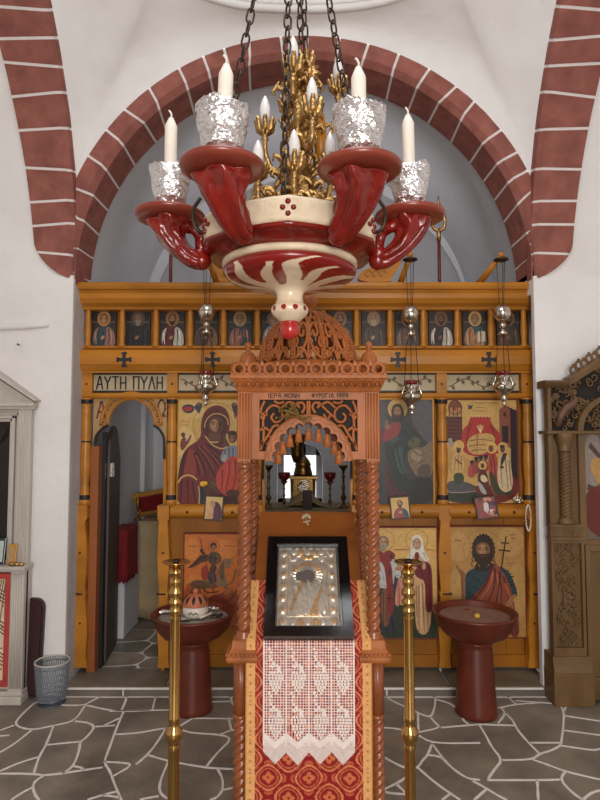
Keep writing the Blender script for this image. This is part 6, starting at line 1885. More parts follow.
# --- arms
def arm(a, top):
    rt = Matrix.Rotation(a, 3, 'Z')
    def L(x, y, z): return Vector((CX, CY, 0)) + rt @ Vector((x, -y, 0)) + Vector((0, 0, z))   # y outward
    m = MB(); rr = random.Random(int(a * 100))
    R0, ZD = .415, 2.392
    # main scroll: from under the dish down to the hoop
    path = [(R0, 2.386), (R0 - .002, 2.36), (R0 - .008, 2.335), (R0 - .025, 2.305), (R0 - .05, 2.278), (R0 - .08, 2.256), (R0 - .105, 2.248), (R0 - .125, 2.25)]
    wd = [.084, .076, .064, .054, .048, .044, .038, .02]; th = [.074, .062, .046, .036, .032, .030, .028, .016]
    seg = 26; vs = []
    pp = chaikin([(p[0], p[1], w_, t_) for p, w_, t_ in zip(path, wd, th)], 2, False)
    for i, (y, z, w_, t_) in enumerate(pp):
        q0, q1 = pp[max(i - 1, 0)], pp[min(i + 1, len(pp) - 1)]
        ty, tz = q1[0] - q0[0], q1[1] - q0[1]; l = math.hypot(ty, tz); ty /= l; tz /= l
        for k in range(seg):
            an = 2 * PI * k / seg
            f = 1 + .16 * math.cos(5 * an + i * .12 + 1.5 * math.sin(i * .15)) + .07 * math.sin(9 * an - i * .35) + rr.uniform(-.035, .035)
            ux, un = math.cos(an) * w_ * f, math.sin(an) * t_ * f
            vs.append(L(ux, y + un * (-tz), z + un * ty))
    n = len(pp)
    m.add(vs, [(i * seg + k, i * seg + (k + 1) % seg, (i + 1) * seg + (k + 1) % seg, (i + 1) * seg + k) for i in range(n - 1) for k in range(seg)] + [tuple(range(seg)), tuple((n - 1) * seg + k for k in range(seg))[::-1]], True)
    # inner strand leaving a hole against the hoop
    s_ = chaikin([(R0 - .03, 2.375), (R0 - .072, 2.368), (R0 - .098, 2.345), (R0 - .108, 2.31), (R0 - .112, 2.275), (R0 - .10, 2.255)], 2, False)
    m.tube([L(.006 * math.sin(i), y, z) for i, (y, z) in enumerate(s_)], [.034 - .016 * math.sin(PI * min(1, i / (len(s_) - 1) * 1.1)) for i in range(len(s_))], 12)
    for sg in (-1, 1):
        m.tube([L(sg * (w_ * .62), y + t_ * .6, z - .2 * t_) for (y, z, w_, t_) in pp[1:-3]], .010, 8)
    m.sphere(L(0, R0 - .112, 2.250), .034, 12, 8)
    o = m.build('arm', REDG, ch)
    md = o.modifiers.new('sub', 'SUBSURF'); md.levels = 1; md.render_levels = 1
    m = MB(); c = L(0, R0, 0)
    m.lathe([(.05, 2.384), (.075, 2.388), (.105, 2.392), (.118, 2.398), (.122, 2.406), (.119, 2.413), (.108, 2.412), (.085, 2.407), (.06, 2.408), (.058, 2.416), (.050, 2.420), (.046, 2.428), (.001, 2.430)], (c.x, c.y, 0), 40)
    m.build('drip_dish', REDD, ch)
    return c
cups = []
for k, a in enumerate([-.462, .515, -PI / 2, PI / 2, -5 * PI / 6, 5 * PI / 6]): cups.append(arm(a, k))
# --- foil wrapped cups and candles (front and side arms)
def foil(c, H, r0, r1, seed, label):
    rr = random.Random(seed); m = MB(); n, s_ = 22, 48
    z0 = 2.440; vs = []
    for i in range(n + 1):
        t = i / n
        r = r0 + (r1 - r0) * min(1, (t / .92)) ** .85 if t > .12 else r0 * (.72 + .28 * t / .12)
        for k in range(s_):
            an = 2 * PI * (k + (.5 if i % 2 else 0) + rr.uniform(-.3, .3)) / s_
            d = .0017 * rr.uniform(-1, 1) + .0035 * math.sin(an * 4 + t * 5 + seed) * math.sin(t * 7 + an * 2)
            zz_ = z0 + H * t + (.008 * math.sin(an * 3 + seed) + .005 * rr.uniform(-1, 1)) * (t > .9) + rr.uniform(-.0025, .0025)
            vs.append(Vector((c.x + (r + d) * math.cos(an), c.y + (r + d) * math.sin(an), zz_)))
    fs = []
    for i in range(n):
        for k in range(s_):
            q = (i * s_ + k, i * s_ + (k + 1) % s_, (i + 1) * s_ + (k + 1) % s_, (i + 1) * s_ + k)
            fs += [(q[0], q[1], q[2]), (q[0], q[2], q[3])] if rr.random() < .5 else [(q[0], q[1], q[3]), (q[1], q[2], q[3])]
    m.add(vs, fs, False)
    # inside of the cup
    m.lathe([(r1 * .96, z0 + H - .004), (r0 * .95, z0 + H * .35), (.001, z0 + H * .33)], (c.x, c.y, 0), 24)
    return tag(m.build('foil_cup', FOIL, recalc=False), label, 'foil cup', 'foil wrapped candle cups on the chandelier')
def candle(c, zt_, r, lean, label):
    z0 = 2.434
    r_ = thing('candle', (c.x, c.y, z0 + .0), label, 'candle', 'white candles on the chandelier')
    m = MB(); z1 = zt_ - .035
    m.lathe([(r, z0 + .045), (r, z1 - .02), (r * .95, z1 - .016), (r * .4, z1 + .012), (.001, z1 + .014)], (0, 0, 0), 18)
    m.v = [Vector((c.x + p.x + lean * (p.z - z0), c.y + p.y, p.z)) for p in m.v]
    m.build('wax', WAX, r_)
    w_ = MB(); x = c.x + lean * (z1 - z0); w_.tube([(x, c.y, z1 + .01), (x + .001, c.y, z1 + .026), (x - .004, c.y, z1 + .036), (x - .009, c.y, z1 + .04)], .0035, 6); w_.build('wick', WAX, r_)
FL_ = [('tall crumpled foil cup on the left front dish of the red chandelier', 'white candle in the foil cup on the left front chandelier dish'),
       ('tall crumpled foil cup on the right front dish of the red chandelier', 'white candle in the foil cup on the right front chandelier dish'),
       ('crumpled foil cup on the far left chandelier dish', 'white candle in the foil cup on the far left chandelier dish'),
       ('crumpled foil cup on the far right chandelier dish', 'white candle in the foil cup on the far right chandelier dish')]
FL_[0] = (FL_[0][0], 'white candle leaning right in the foil cup on the left front chandelier dish')
tops = [zz(57, cups[0].y), zz(60, cups[1].y), zz(112, cups[2].y), zz(109, cups[3].y)]
for k in range(4):
    foil(cups[k], .136 if k < 2 else .130, .050, .076 if k < 2 else .071, k + 1, FL_[k][0])
    candle(cups[k], tops[k], .0215, (.035, -.005, .0, -.01)[k], FL_[k][1])
    m = MB(); m.lathe([(.036, 2.428), (.036, 2.445), (.034, 2.446), (.001, 2.446)], (cups[k].x, cups[k].y, 0), 20)
    m.build('candle_socket', WAX, ch)
# curved thin wire stays by the arms
for sg in (-1, 1):
    m = MB(); q = pol(.33, sg * 1.15, 2.36)
    m.tube(chaikin([pol(.30, sg * 1.1, 2.30), pol(.335, sg * 1.1, 2.30), pol(.35, sg * 1.1, 2.36), pol(.32, sg * 1.1, 2.41)], 2, False), .006, 8); m.build('wire_stay', IRON, ch)
# --- gilt centre with electric candle bulbs
gz = 2.357
m = MB()
m.lathe([(.20, gz - .03), (.20, gz - .01), (.12, gz + .02), (.05, gz + .06), (.028, gz + .12), (.045, gz + .15), (.03, gz + .19), (.02, gz + .26), (.038, gz + .29), (.026, gz + .34), (.016, gz + .42), (.032, gz + .45), (.014, gz + .50), (.03, gz + .55), (.012, gz + .58), (.001, gz + .6)], (CX + .03, CY, 0), 24, fn=lambda r, h, a: r * (1 + .14 * math.cos(7 * a + h * 30)))
m.build('gilt_stem', GOLD, ch)
def leafcup(m, c, r, h, n=7):
    for k in range(n):
        a = 2 * PI * k / n + .3
        d = Vector((math.cos(a), math.sin(a), 0)); t = Vector((-d.y, d.x, 0))
        m.tube([c + d * r * .3, c + d * r * .85 + Vector((0, 0, h * .3)), c + d * r * 1.0 + Vector((0, 0, h * .75)), c + d * r * 1.25 + Vector((0, 0, h * 1.0)), c + d * r * 1.35 + Vector((0, 0, h * .9))], [r * .22, r * .34, r * .30, r * .2, r * .08], 6)
    m.lathe([(r * .2, c.z - h * .5), (r * .5, c.z - h * .3), (r * .25, c.z - h * .15), (r * .8, c.z + h * .1), (r * .75, c.z + h * .4), (.001, c.z + h * .4)], (c.x, c.y, 0), 14)
gc = Vector((CX + .03, CY, 0))
bulbs = []
def branch(px, pyb, Y, base_z, scale=1.0, bulb=True):
    q = P(px, pyb, Y); m = MB()
    c = Vector((q.x, Y, q.z))
    a0 = Vector((gc.x + (c.x - gc.x) * .12, gc.y + (Y - gc.y) * .12, base_z))
    low = Vector((gc.x + (c.x - gc.x) * .7, gc.y + (Y - gc.y) * .7, min(base_z, c.z) - .07))
    m.tube(chaikin([a0, a0.lerp(low, .5) + Vector((0, 0, .03)), low, Vector((c.x, c.y, c.z - .075)), c - Vector((0, 0, .03))], 3, False), .0095 * scale, 8)
    # curling leaves on the branch
    for t, sg in ((.35, 1), (.55, -1), (.75, 1)):
        p_ = a0.lerp(low, t) + Vector((0, 0, .012)); 
        m.tube([p_, p_ + Vector((.012 * sg, -.012, .028)), p_ + Vector((.034 * sg, -.016, .034)), p_ + Vector((.038 * sg, -.014, .014))], [.008, .010, .008, .003], 6)
    leafcup(m, c - Vector((0, 0, .006)), .030 * scale, .055 * scale)
    m.build('gilt_branch', GOLD, ch)
    if bulb:
        b = MB(); z = c.z + .006
        b.lathe([(.010, z), (.012, z + .02), (.012, z + .034)], (c.x, c.y, 0), 12)
        b.lathe([(.009, z + .03), (.015, z + .045), (.019, z + .066), (.0175, z + .086), (.011, z + .108), (.004, z + .122), (.001, z + .126)], (c.x, c.y, 0), 16)
        b.build('candle_bulb', BULB, ch)
branch(293, 73, 1.93, gz + .52, 1.05)
branch(338, 92, 2.08, gz + .40, 1.0)
branch(265, 133, 1.95, gz + .24, .95)
branch(288, 112, 2.1, gz + .35, 1.0, False)
branch(312, 116, 1.86, gz + .30, 1.05)
branch(306, 66, 2.02, gz + .5, .9, False)
branch(294, 170, 1.80, gz + .10, 1.0)
branch(258, 178, 1.92, gz + .06, .95)
branch(330, 170, 1.92, gz + .10, .95)
branch(304, 176, 2.12, gz + .08, .9)
# gilt rosette at the top, acanthus fill round the foot
m = MB(); q = P(309, 74, 1.98)
for k in range(9):
    a = 2 * PI * k / 9; m.tube([q, q + Vector((.02 * math.cos(a), -.008, .02 * math.sin(a))), q + Vector((.042 * math.cos(a), -.002, .042 * math.sin(a)))], [.006, .011, .004], 6)
m.sphere(q + Vector((0, -.008, 0)), .014); m.build('gilt_rosette', GOLD, ch)
m = MB(); rr = random.Random(21)
for k in range(70):
    a = rr.uniform(0, 2 * PI); r0 = rr.uniform(.07, .19); z = gz + (.2 - r0) * rr.uniform(.2, 1.5) - .005
    c = Vector((gc.x - .01 + r0 * math.cos(a), gc.y + r0 * math.sin(a), z)); sg = rr.choice((-1, 1)); s_ = rr.uniform(.7, 1.3)
    m.tube(chaikin([c, c + Vector((.015 * sg, 0, .024)) * s_, c + Vector((.036 * sg, 0, .030)) * s_, c + Vector((.044 * sg, 0, .012)) * s_, c + Vector((.030 * sg, 0, .004)) * s_], 1, False), [.006, .009, .010, .010, .009, .008, .006, .003][:8], 6) if False else m.tube([c, c + Vector((.015 * sg, -.004, .024)) * s_, c + Vector((.036 * sg, -.006, .030)) * s_, c + Vector((.044 * sg, -.004, .012)) * s_, c + Vector((.030 * sg, 0, .004)) * s_], [.007, .010, .009, .007, .003], 6)
m.lathe([(.21, gz - .004), (.215, gz + .004), (.205, gz + .012), (.20, gz + .004)], (CX, CY, 0), 40)
m.build('acanthus_base', GOLD, ch)
m = MB(); rr = random.Random(33)
for k in range(80):
    z = gz + rr.uniform(.05, .56); a = rr.uniform(0, 2 * PI); r0 = .022 + .02 * math.sin((z - gz) * 42) ** 2 + .03 * max(0, .2 - (z - gz)); s_ = rr.uniform(.7, 1.25); sg = rr.choice((1, 1, -1))
    o_ = Vector((math.cos(a), math.sin(a), 0)); c = Vector((gc.x, gc.y, z)) + o_ * r0
    m.tube([c, c + o_ * .012 * s_ + Vector((0, 0, .018 * sg)) * s_, c + o_ * .034 * s_ + Vector((0, 0, .026 * sg)) * s_, c + o_ * .046 * s_ + Vector((0, 0, .010 * sg)) * s_, c + o_ * .036 * s_ + Vector((0, 0, .0)) * s_], [.005, .009, .009, .006, .003], 6)
m.build('acanthus_leaves', GOLD, ch)
m = MB(); q0 = P(322, 165, 2.03); q1 = P(319, 116, 2.03); m.tube([q0, q1], [.028, .022], 6); m.build('wooden_post', OCHRE, ch)
# --- chains up to the hook
HUB = Vector((CX + .01, CY, 3.95))
def chain(p0, p1, name='chain'):
    m = MB(); d = (p1 - p0); L = d.length; d.normalize(); pitch = .047
    n = int(L / pitch); ref = Vector((0, 1, 0)); a = d.cross(ref).normalized(); b = d.cross(a)
    for i in range(n):
        c = p0 + d * (pitch * (i + .5)); s1 = a if i % 2 else b
        s1 = (a * math.cos(.5) + b * math.sin(.5)) if i % 2 else (b * math.cos(.5) - a * math.sin(.5))
        pts = []
        for k in range(14):
            t = 2 * PI * k / 14
            pts.append(c + s1 * (.0125 * math.cos(t)) + d * (.019 * math.sin(t) + (.010 if math.sin(t) > 0 else -.010)))
        m.tube(pts, .0035, 6, True)
    m.build(name, IRON, ch)
for a in (-1.08, 1.08, -.05, PI - .35):
    chain(pol(.285, a, 2.355), HUB)
chain(Vector((gc.x + .012, CY, gz + .58)), HUB, 'centre_chain')
m = MB(); m.sphere(HUB, .04); m.tube([HUB, HUB + Vector((0, 0, .3))], .012, 8)
m.tube([HUB + Vector((.03 * math.cos(t), 0, .33 + .03 * math.sin(t))) for t in [2 * PI * i / 14 for i in range(14)]], .008, 6, True); m.build('hook', IRON, ch)
chain(HUB + Vector((0, 0, .36)), Vector((HUB.x, HUB.y, 7.3)), 'main_chain')
# ================================================================= BRASS STANDS, BOWLS
def stand(px, label):
    q = P(px, 563, 2.1); x, Y = q.x, 2.1; z = q.z
    r = thing('brass_candle_stand', (x, Y, 0), label, 'candle stand', 'tall brass candle stands beside the canopy')
    m = MB()
    def zp(py): return zz(py, Y)
    m.lathe([(.001, z - .001), (.010, z - .001), (.034, z + .001), (.047, z + .006), (.049, z + .005), (.046, z + .001), (.030, z - .005), (.018, z - .010), (.014, z - .014)], (x, Y, 0), 32); 
    m.build('drip_pan', BRASS, r)
    m = MB(); m.lathe([(.012, z + .002), (.014, z + .01), (.012, z + .012), (.006, z + .006), (.001, z + .006)], (x, Y, 0), 14); m.build('spike_cup', IRON, r)
    m = MB()
    pr = [(.014, z - .012), (.022, zp(570)), (.0245, zp(572)), (.022, zp(574)), (.0165, zp(576)), (.0205, zp(580)), (.0205, zp(584)), (.0155, zp(587)), (.024, zp(591)), (.024, zp(594)), (.015, zp(597.5)), (.0235, zp(601)), (.0235, zp(603)), (.014, zp(606.5)), (.022, zp(609.5)), (.022, zp(611)), (.0155, zp(614)), (.0195, zp(617)), (.0175, zp(619)),
          (.0175, zp(640)), (.0185, zp(715)), (.021, zp(717)), (.021, zp(720)), (.018, zp(722)), (.019, zp(726)), (.028, zp(730)), (.030, zp(734)), (.026, zp(739)), (.019, zp(742)), (.019, zp(745)), (.022, zp(747)), (.019, zp(749)),
          (.0185, .14), (.022, .12), (.03, .09), (.03, .075)]
    m.lathe(pr, (x, Y, 0), 28); m.build('pole', BRASS, r)
    m = MB(); m.lathe([(.03, .078), (.05, .065), (.08, .045), (.125, .03), (.135, .018), (.135, 0), (.001, 0)], (x, Y, 0), 36); m.build('base', BRASS, r)
stand(176, 'tall brass candle stand to the left of the canopy, before the left bowl')
stand(408, 'tall brass candle stand to the right of the canopy, before the saints icon')

def bowl(px, base_py, Yb, label, s, content):
    q = PF(px, base_py); Y = q.y + .12; x = q.x * Y / q.y
    zr = zz(612, Y) if s else zz(611, Y)
    r = thing('pedestal_bowl', (x, Y, 0), label, 'bowl', 'terracotta pedestal bowls for candles')
    m = MB(); zn = zr - .175
    m.lathe([(.001, 0), (.118, 0), (.124, .012), (.120, .03), (.098, zn - .03), (.094, zn - .012), (.104, zn - .002), (.104, zn + .008), (.09, zn + .016), (.001, zn + .016)], (x, Y, 0), 40); m.build('pedestal', TERRA, r)
    m = MB(); R = .248
    m.lathe([(.09, zn + .01), (.13, zn + .02), (.185, zn + .05), (.222, zn + .095), (.240, zr - .022), (R, zr - .012), (R + .002, zr), (R - .008, zr + .004), (R - .018, zr - .004), (.218, zr - .026), (.18, zr - .05), (.001, zr - .06)], (x, Y, 0), 48); m.build('basin', TERRA, r)
    m = MB()
    m.lathe([(.214, zr - .030), (.2, zr - .026), (.12, zr - .022), (.001, zr - .020)], (x, Y, 0), 36, fn=lambda r_, h, a: r_ * (1 + .01 * math.sin(5 * a))); m.build('sand' if content else 'ash', SAND if content else ASH, r)
    return x, Y, zr - .021
x1, y1, z1 = bowl(476.5, 723, 0, 'terracotta pedestal bowl of sand standing before the wild haired man icon', 0, True)
x2, y2, z2 = bowl(192, 719, 0, 'terracotta pedestal bowl with ash and a censer, behind the left brass stand', 1, False)
m = MB(); m.lathe([(.016, z1 - .004), (.016, z1 + .016), (.012, z1 + .018), (.001, z1 + .015)], (x1 - .0, y1 - .05, 0), 12); m.tube([(x1, y1 - .05, z1 + .014), (x1 + .002, y1 - .05, z1 + .026)], .002, 5)
tag(m.build('candle_stub', YELLOWW), 'yellow candle stub in the middle of the sand bowl', 'candle')
m = MB(); m.lathe([(.014, z1 - .004), (.014, z1 + .004), (.001, z1 + .005)], (x1 - .02, y1 + .09, 0), 10)
tag(m.build('wax_disc', REDG), 'small reddish wax disc at the back of the sand bowl', 'wax')
# censer
q = P(194.5, 616, y2 - .06); cx_, cy_, cz_ = q.x, y2 - .03, z2 + .004
r = thing('ceramic_censer', (cx_, cy_, cz_), 'small white and terracotta censer with a pierced lid in the left bowl', 'censer')
k = 25 / 155 / .16
m = MB(); m.lathe([(.001, cz_), (.055, cz_), (.070, cz_ + .012), (.078, cz_ + .036), (.074, cz_ + .066), (.066, cz_ + .074), (.001, cz_ + .07)], (cx_, cy_, 0), 28); 
for i, (du, dv) in enumerate(((-.03, .04), (-.018, .034), (-.006, .038), (.006, .032), (.018, .04))):
    a = -PI / 2 + du / .078; m.tube([(cx_ + .0775 * math.cos(a), cy_ + .0775 * math.sin(a), cz_ + dv), (cx_ + .0775 * math.cos(a + .12), cy_ + .0775 * math.sin(a + .12), cz_ + dv + (.012 if i % 2 else -.008))], .003, 5, mat=1)
m.build('body', [WHITEGL, BLACKP], r)
m = MB(); zl = cz_ + .072
def lid(t): return (.076 * math.cos(t * PI / 2) ** .7, zl + .062 * math.sin(t * PI / 2))
m.lathe([(.078, zl - .004)] + [lid(i / 10 * .97) for i in range(11)] + [(.012, zl + .064), (.016, zl + .074), (.015, zl + .084), (.008, zl + .092), (.001, zl + .094)], (cx_, cy_, 0), 28)
for i in range(10):
    a = 2 * PI * i / 10 - PI / 2
    pts = []
    for j in range(9):
        t = j / 8; rr_, zz_ = lid(.16 + .52 * t)
        pts.append((cx_ + (rr_ + .0005) * math.cos(a), cy_ + (rr_ + .0005) * math.sin(a), zz_))
    m.tube(pts, [.003 + .007 * math.sin(PI * j / 8) for j in range(9)], 6, mat=1, flat=((math.cos(a), math.sin(a), .6), .35))
m.build('pierced_lid', [TERRA_L, BLACKP], r)
rr = random.Random(3)
for lab, px, py, sx, sy, mat in (('crumpled silver wrapper in the left bowl, left of the censer', 166, 612, .07, .05, FOIL), ('crumpled grey foil scrap in the left bowl, in front of the censer', 182, 619, .10, .05, ASH), ('dark charcoal packet in the left bowl, right of the censer', 217, 616, .07, .04, BLACKP), ('pale foil strip in the left bowl, behind and right of the censer', 212, 609, .09, .03, FOIL)):
    q = P(px, py, y2); t = (z2 + .01 - EYE) / (q.z - EYE); m = MB(); c = Vector((q.x * t, y2 * t, z2 + .012))
    m.grid(lambda u, v: c + Vector(((u - .5) * sx + rr.uniform(-.004, .004), (v - .5) * sy + rr.uniform(-.004, .004), rr.uniform(-.006, .010))), 7, 5, smooth=False)
    tag(m.build('foil_scrap' if mat is not BLACKP else 'charcoal_packet', mat, solid=.002), lab, 'scrap')
q = P(206, 616, y2); t = (z2 + .02 - EYE) / (q.z - EYE); c = Vector((q.x * t, y2 * t, z2 + .02))
m = MB(); m.tube([c + Vector((-.035, -.02, -.008)), c + Vector((.03, .02, .012))], .006, 8)
tag(m.build('wooden_stick', WHITEGL), 'short pale stick lying in the left bowl beside the censer', 'stick')

# ================================================================= LEFT SHRINE (grey marble-like frame)
LY = 3.735
sx1 = P(25, 560, LY).x; sx0 = sx1 - .82; sc_ = (sx0 + sx1) / 2
ls = thing('pale_shrine', (sc_, LY + .12, 0), 'pale grey pilastered shrine with a pediment at the left edge', 'shrine')
zS = zz(566, LY); zP = zz(404, LY); zTop = zz(376, LY)
m = MB()
m.bx(sx0 - .02, sx1 + .012, LY - .03, LY + .105, 0, .05); m.bx(sx0, sx1 + .008, LY - .015, LY + .105, .05, .075)
m.build('plinth', MARBLE, ls, bevel=.006)
m = MB(); m.bx(sx0, sx1, LY + .03, LY + .105, .075, zS - .02); m.build('cabinet_body', MARBLE, ls)
for a, b in ((sx1 - .085, sx1), (sx0, sx0 + .085)):
    m = MB(); m.bx(a, b, LY, LY + .05, .075, zS - .03)
    for k in range(5): m.tube([(a + .012 + k * .0155, LY, .09), (a + .012 + k * .0155, LY, zS - .045)], .0065, 6)
    m.build('fluted_pilaster', MARBLE, ls)
m = MB(); m.bx(sx0 - .02, sx1 + .010, LY - .03, LY + .105, zS - .02, zS); m.bx(sx0 - .01, sx1 + .008, LY - .012, LY + .105, zS - .034, zS - .02); m.build('shelf', MARBLE, ls, bevel=.004)
rx1, rx0 = sx1 - .085, sx0 + .085
m = MB(); rz1, rz0 = zS - .045, .10; t_ = .034
for q in ((rx0, rx1, rz1 - t_, rz1), (rx0, rx1, rz0, rz0 + t_), (rx0, rx0 + t_, rz0 + t_, rz1 - t_), (rx1 - t_, rx1, rz0 + t_, rz1 - t_)): m.bx(q[0], q[1], LY - .004, LY + .03, q[2], q[3])
m.build('red_frame', M('faded_red_paint', (176, 62, 54), .6, 0, .12, 10, .04), ls, bevel=.003)
m = MB(); m.bx(rx0 + t_, rx1 - t_, LY + .016, LY + .026, rz0 + t_, rz1 - t_, 0)
xr_ = rx1 - t_
for k in range(3):
    for j in range(4): m.tube(chaikin([(xr_ - .004, LY + .015, .22 + k * .19 + j * .022), (xr_ - .05, LY + .015, .25 + k * .19 + j * .022), (xr_ - .12, LY + .015, .22 + k * .19 + j * .026), (xr_ - .2, LY + .015, .25 + k * .19 + j * .03)], 2, False), .0035, 5, mat=1)
for k in range(6): m.tube([(xr_ - .004 - .012 * k, LY + .015, rz1 - t_ - .01), (xr_ - .05 - .03 * k, LY + .015, .36 + .02 * k)], .0025, 5, mat=2)
for k in range(14): m.sphere((xr_ - .02 - (k % 4) * .03, LY + .016, .2 + k * .032), .006, 6, 4, mat=1)
m.build('embroidered_panel', [CREAM, REDLET, SHDARK], ls)
# upper frame
m = MB(); m.bx(sx0 + .03, sx1 - .03, LY + .12, LY + .105, zS, zP); m.build('back_panel', MARBLE, ls)
for a, b in ((sx1 - .095, sx1 - .012), (sx0 + .012, sx0 + .095)):
    m = MB(); m.bx(a, b, LY + .06, LY + .10, zS + .0, zP - .02)
    for k in range(4): m.tube([(a + .016 + k * .017, LY + .06, zS + .03), (a + .016 + k * .017, LY + .06, zP - .04)], .006, 6)
    m.bx(a - .004, b + .004, LY + .052, LY + .10, zP - .03, zP - .012); m.build('upper_pilaster', MARBLE, ls, bevel=.002)
for i, (d, y_) in enumerate(((.10, .09), (.125, .075), (.145, .095))):
    m = MB(); w_ = .02
    m.bx(sx1 - d - w_, sx1 - d, LY + y_, LY + .10, zS + .02, zP - .05 - i * .02); m.bx(sx0 + d, sx0 + d + w_, LY + y_, LY + .10, zS + .02, zP - .05 - i * .02); m.bx(sx0 + d, sx1 - d, LY + y_, LY + .10, zP - .07 - i * .02, zP - .05 - i * .02)
    m.build('inner_moulding', MARBLE, ls, bevel=.003)
m = MB(); m.bx(sx0 + .165, sx1 - .165, LY + .105, LY + .122, zS + .02, zP - .11); m.build('dark_icon', SHDARK, ls)
m = MB(); m.bx(sx0 - .0, sx1 + .012, LY + .03, LY + .105, zP - .012, zP + .012); m.bx(sx0 + .005, sx1 + .008, LY + .045, LY + .105, zP - .03, zP - .012)
pz = zP + .012; m.xz([(sx0 + .02, pz), (sx1, pz), (sc_, pz + .26)], LY + .08, LY + .14)
for sg in (-1, 1):
    e0 = Vector((sc_ + sg * (.43), LY + .12, pz + .006)); e1 = Vector((sc_, LY + .12, pz + .29)); d = (e1 - e0); nn = Vector((-d.z, 0, d.x)).normalized() * .026 * (1 if sg < 0 else -1)
    m.prism([e0 + Vector((0, -.09, 0)), e1 + Vector((0, -.09, 0)), e1 + nn * 1.2 + Vector((0, -.09, 0)), e0 + nn * .5 + Vector((0, -.09, 0))], (0, .13, 0))
m.build('pediment', MARBLE, ls, bevel=.003)
# things on its shelf
q = P(11, 562, LY + .02)
m = MB(); m.box((q.x, LY + .035, zS + .068), (.052, .012, .12), 0, Matrix.Rotation(-.18, 3, 'X')); m.box((q.x, LY + .028, zS + .068), (.034, .008, .09), 1, Matrix.Rotation(-.18, 3, 'X'))
tag(m.build('small_framed_icon', [GILT, TANP], bevel=.002), 'small gold framed icon on the shelf of the pale shrine', 'icon')
q = P(2, 560, LY + .05); m = MB(); m.box((q.x - .03, LY + .05, zS + .082), (.10, .014, .16), 0, Matrix.Rotation(-.15, 3, 'X')); m.box((q.x - .03, LY + .042, zS + .082), (.08, .008, .13), 1, Matrix.Rotation(-.15, 3, 'X'))
tag(m.build('dark_picture_frame', [BLACKF, BAG if False else M('pale_green_picture', (176, 192, 182), .4, 0, .1, 20, 0)], bevel=.002), 'dark edged picture with a pale green picture at the left edge of the shelf', 'picture')
m = MB(); q = P(18, 565, LY); 
for k, dx in enumerate((-.04, -.01, .02)): m.sphere((q.x + dx, LY + .0, zS + .012), .014, 10, 6, sc=(1.6, 1, .8))
tag(m.build('gilt_trinket', GOLD), 'small gilt trinket lying at the shelf edge before the small gold icon', 'trinket')
# ================================================================= maroon board and wire basket
m = MB(); bx0, bx1 = P(24, 640, 3.81).x, P(43, 640, 3.81).x; zb1 = zz(601, 3.76)
w_ = bx1 - bx0 + .16; pts = []
for (cx_, cz_, a0) in ((bx1 - .06, zb1 - .06, 0), (bx1 - w_ + .06, zb1 - .06, PI / 2)):
    for i in range(7): pts.append((cx_ + .06 * math.cos(a0 + PI / 2 * i / 6), cz_ + .06 * math.sin(a0 + PI / 2 * i / 6)))
pts += [(bx1 - w_, .012), (bx1 - .01, .012)]
zb_ = [p for p in pts]
m.prism([(a, 3.800 + .022 * (c / zb1), c) for a, c in pts], (0, .022, 0)); 
inner = [(bx1 - w_ / 2 + (a - (bx1 - w_ / 2)) * .88, .3 + (c - .3) * .93) for a, c in pts]
m.prism([(a, 3.795 + .022 * (c / zb1), c) for a, c in inner], (0, .008, 0))
tag(m.build('maroon_board', MAROON, bevel=.004), 'dark maroon round-cornered board leaning on the wall behind the basket', 'board')
q = PF(50.5, 698); by_ = 3.745; bx_ = q.x * by_ / q.y + .006
r = thing('waste_basket', (bx_, by_, 0), 'grey wire mesh waste basket lined with a clear bag by the left wall', 'basket')
m = MB(); hb = zz(661, by_); r0, r1 = .080, .100
def bp(a, t, off=0): rr_ = r0 + (r1 - r0) * t + off; return Vector((bx_ + rr_ * math.cos(a), by_ + rr_ * math.sin(a), .004 + (hb - .004) * t))
n = 44
for sg in (-1, 1):
    for k in range(n):
        m.tube([bp(2 * PI * k / n + sg * t * .5, t) for t in (0, .33, .66, 1)], .0013, 4)
for t in (.0, .12, .9): m.tube([bp(2 * PI * k / 32, t) for k in range(32)], .003, 6, True)
m.lathe([(r0, .004), (r0 - .002, .008), (.001, .008)], (bx_, by_, 0), 24); m.build('mesh_body', BASK, r)
m = MB(); m.tube([bp(2 * PI * k / 40, 1) for k in range(40)], .0055, 8, True); m.build('rim', MARBLE, r)
m = MB(); rr = random.Random(8)
m.grid(lambda u, v: bp(2 * PI * u, .12 + .9 * v, .007 + .005 * math.sin(u * 40) * (1 - v) + (.012 if v > .5 else 0) * 0), 60, 8); m.build('bag_liner', BAG, r)
m = MB(); q2 = PF(31, 694); m.box((q2.x + .02, q2.y + .06, .02), (.06, .05, .035), 0, Matrix.Rotation(.5, 3, 'Z'))
tag(m.build('power_plug_block', BLACKP, bevel=.008), 'small dark block on the floor beside the waste basket', 'block')

# ================================================================= RIGHT SHRINE (carved wood)
RY = 3.72
def RX(px, py=560): return P(px, py, RY).x
ax0 = RX(551); wd_ = .86; ax1 = ax0 + wd_; axc = (ax0 + ax1) / 2
rsn = thing('carved_wood_shrine', (axc, RY + .06, 0), 'brown carved wooden shrine with pierced panels at the right edge', 'shrine')
zB1, zB2 = zz(703, RY), zz(655, RY)
zA = zz(433, RY); zT = zz(380, RY); zM = zz(540, RY)
pw = RX(584) - ax0
m = MB()
for (a, b) in ((ax0 - .0, ax0 + pw), (ax1 - pw, ax1)):
    m = MB(); m.bx(a - .012, b + .03, RY - .035, RY + .12, 0.0, zz(672, RY)); 
    m.yz([(RY - .035, zz(672, RY)), (RY - .02, zz(664, RY)), (RY - .012, zz(656, RY)), (RY + .12, zz(656, RY)), (RY + .12, zz(672, RY))], a - .008, b + .02)
    m.build('base', SHWOOD, rsn, bevel=.005)
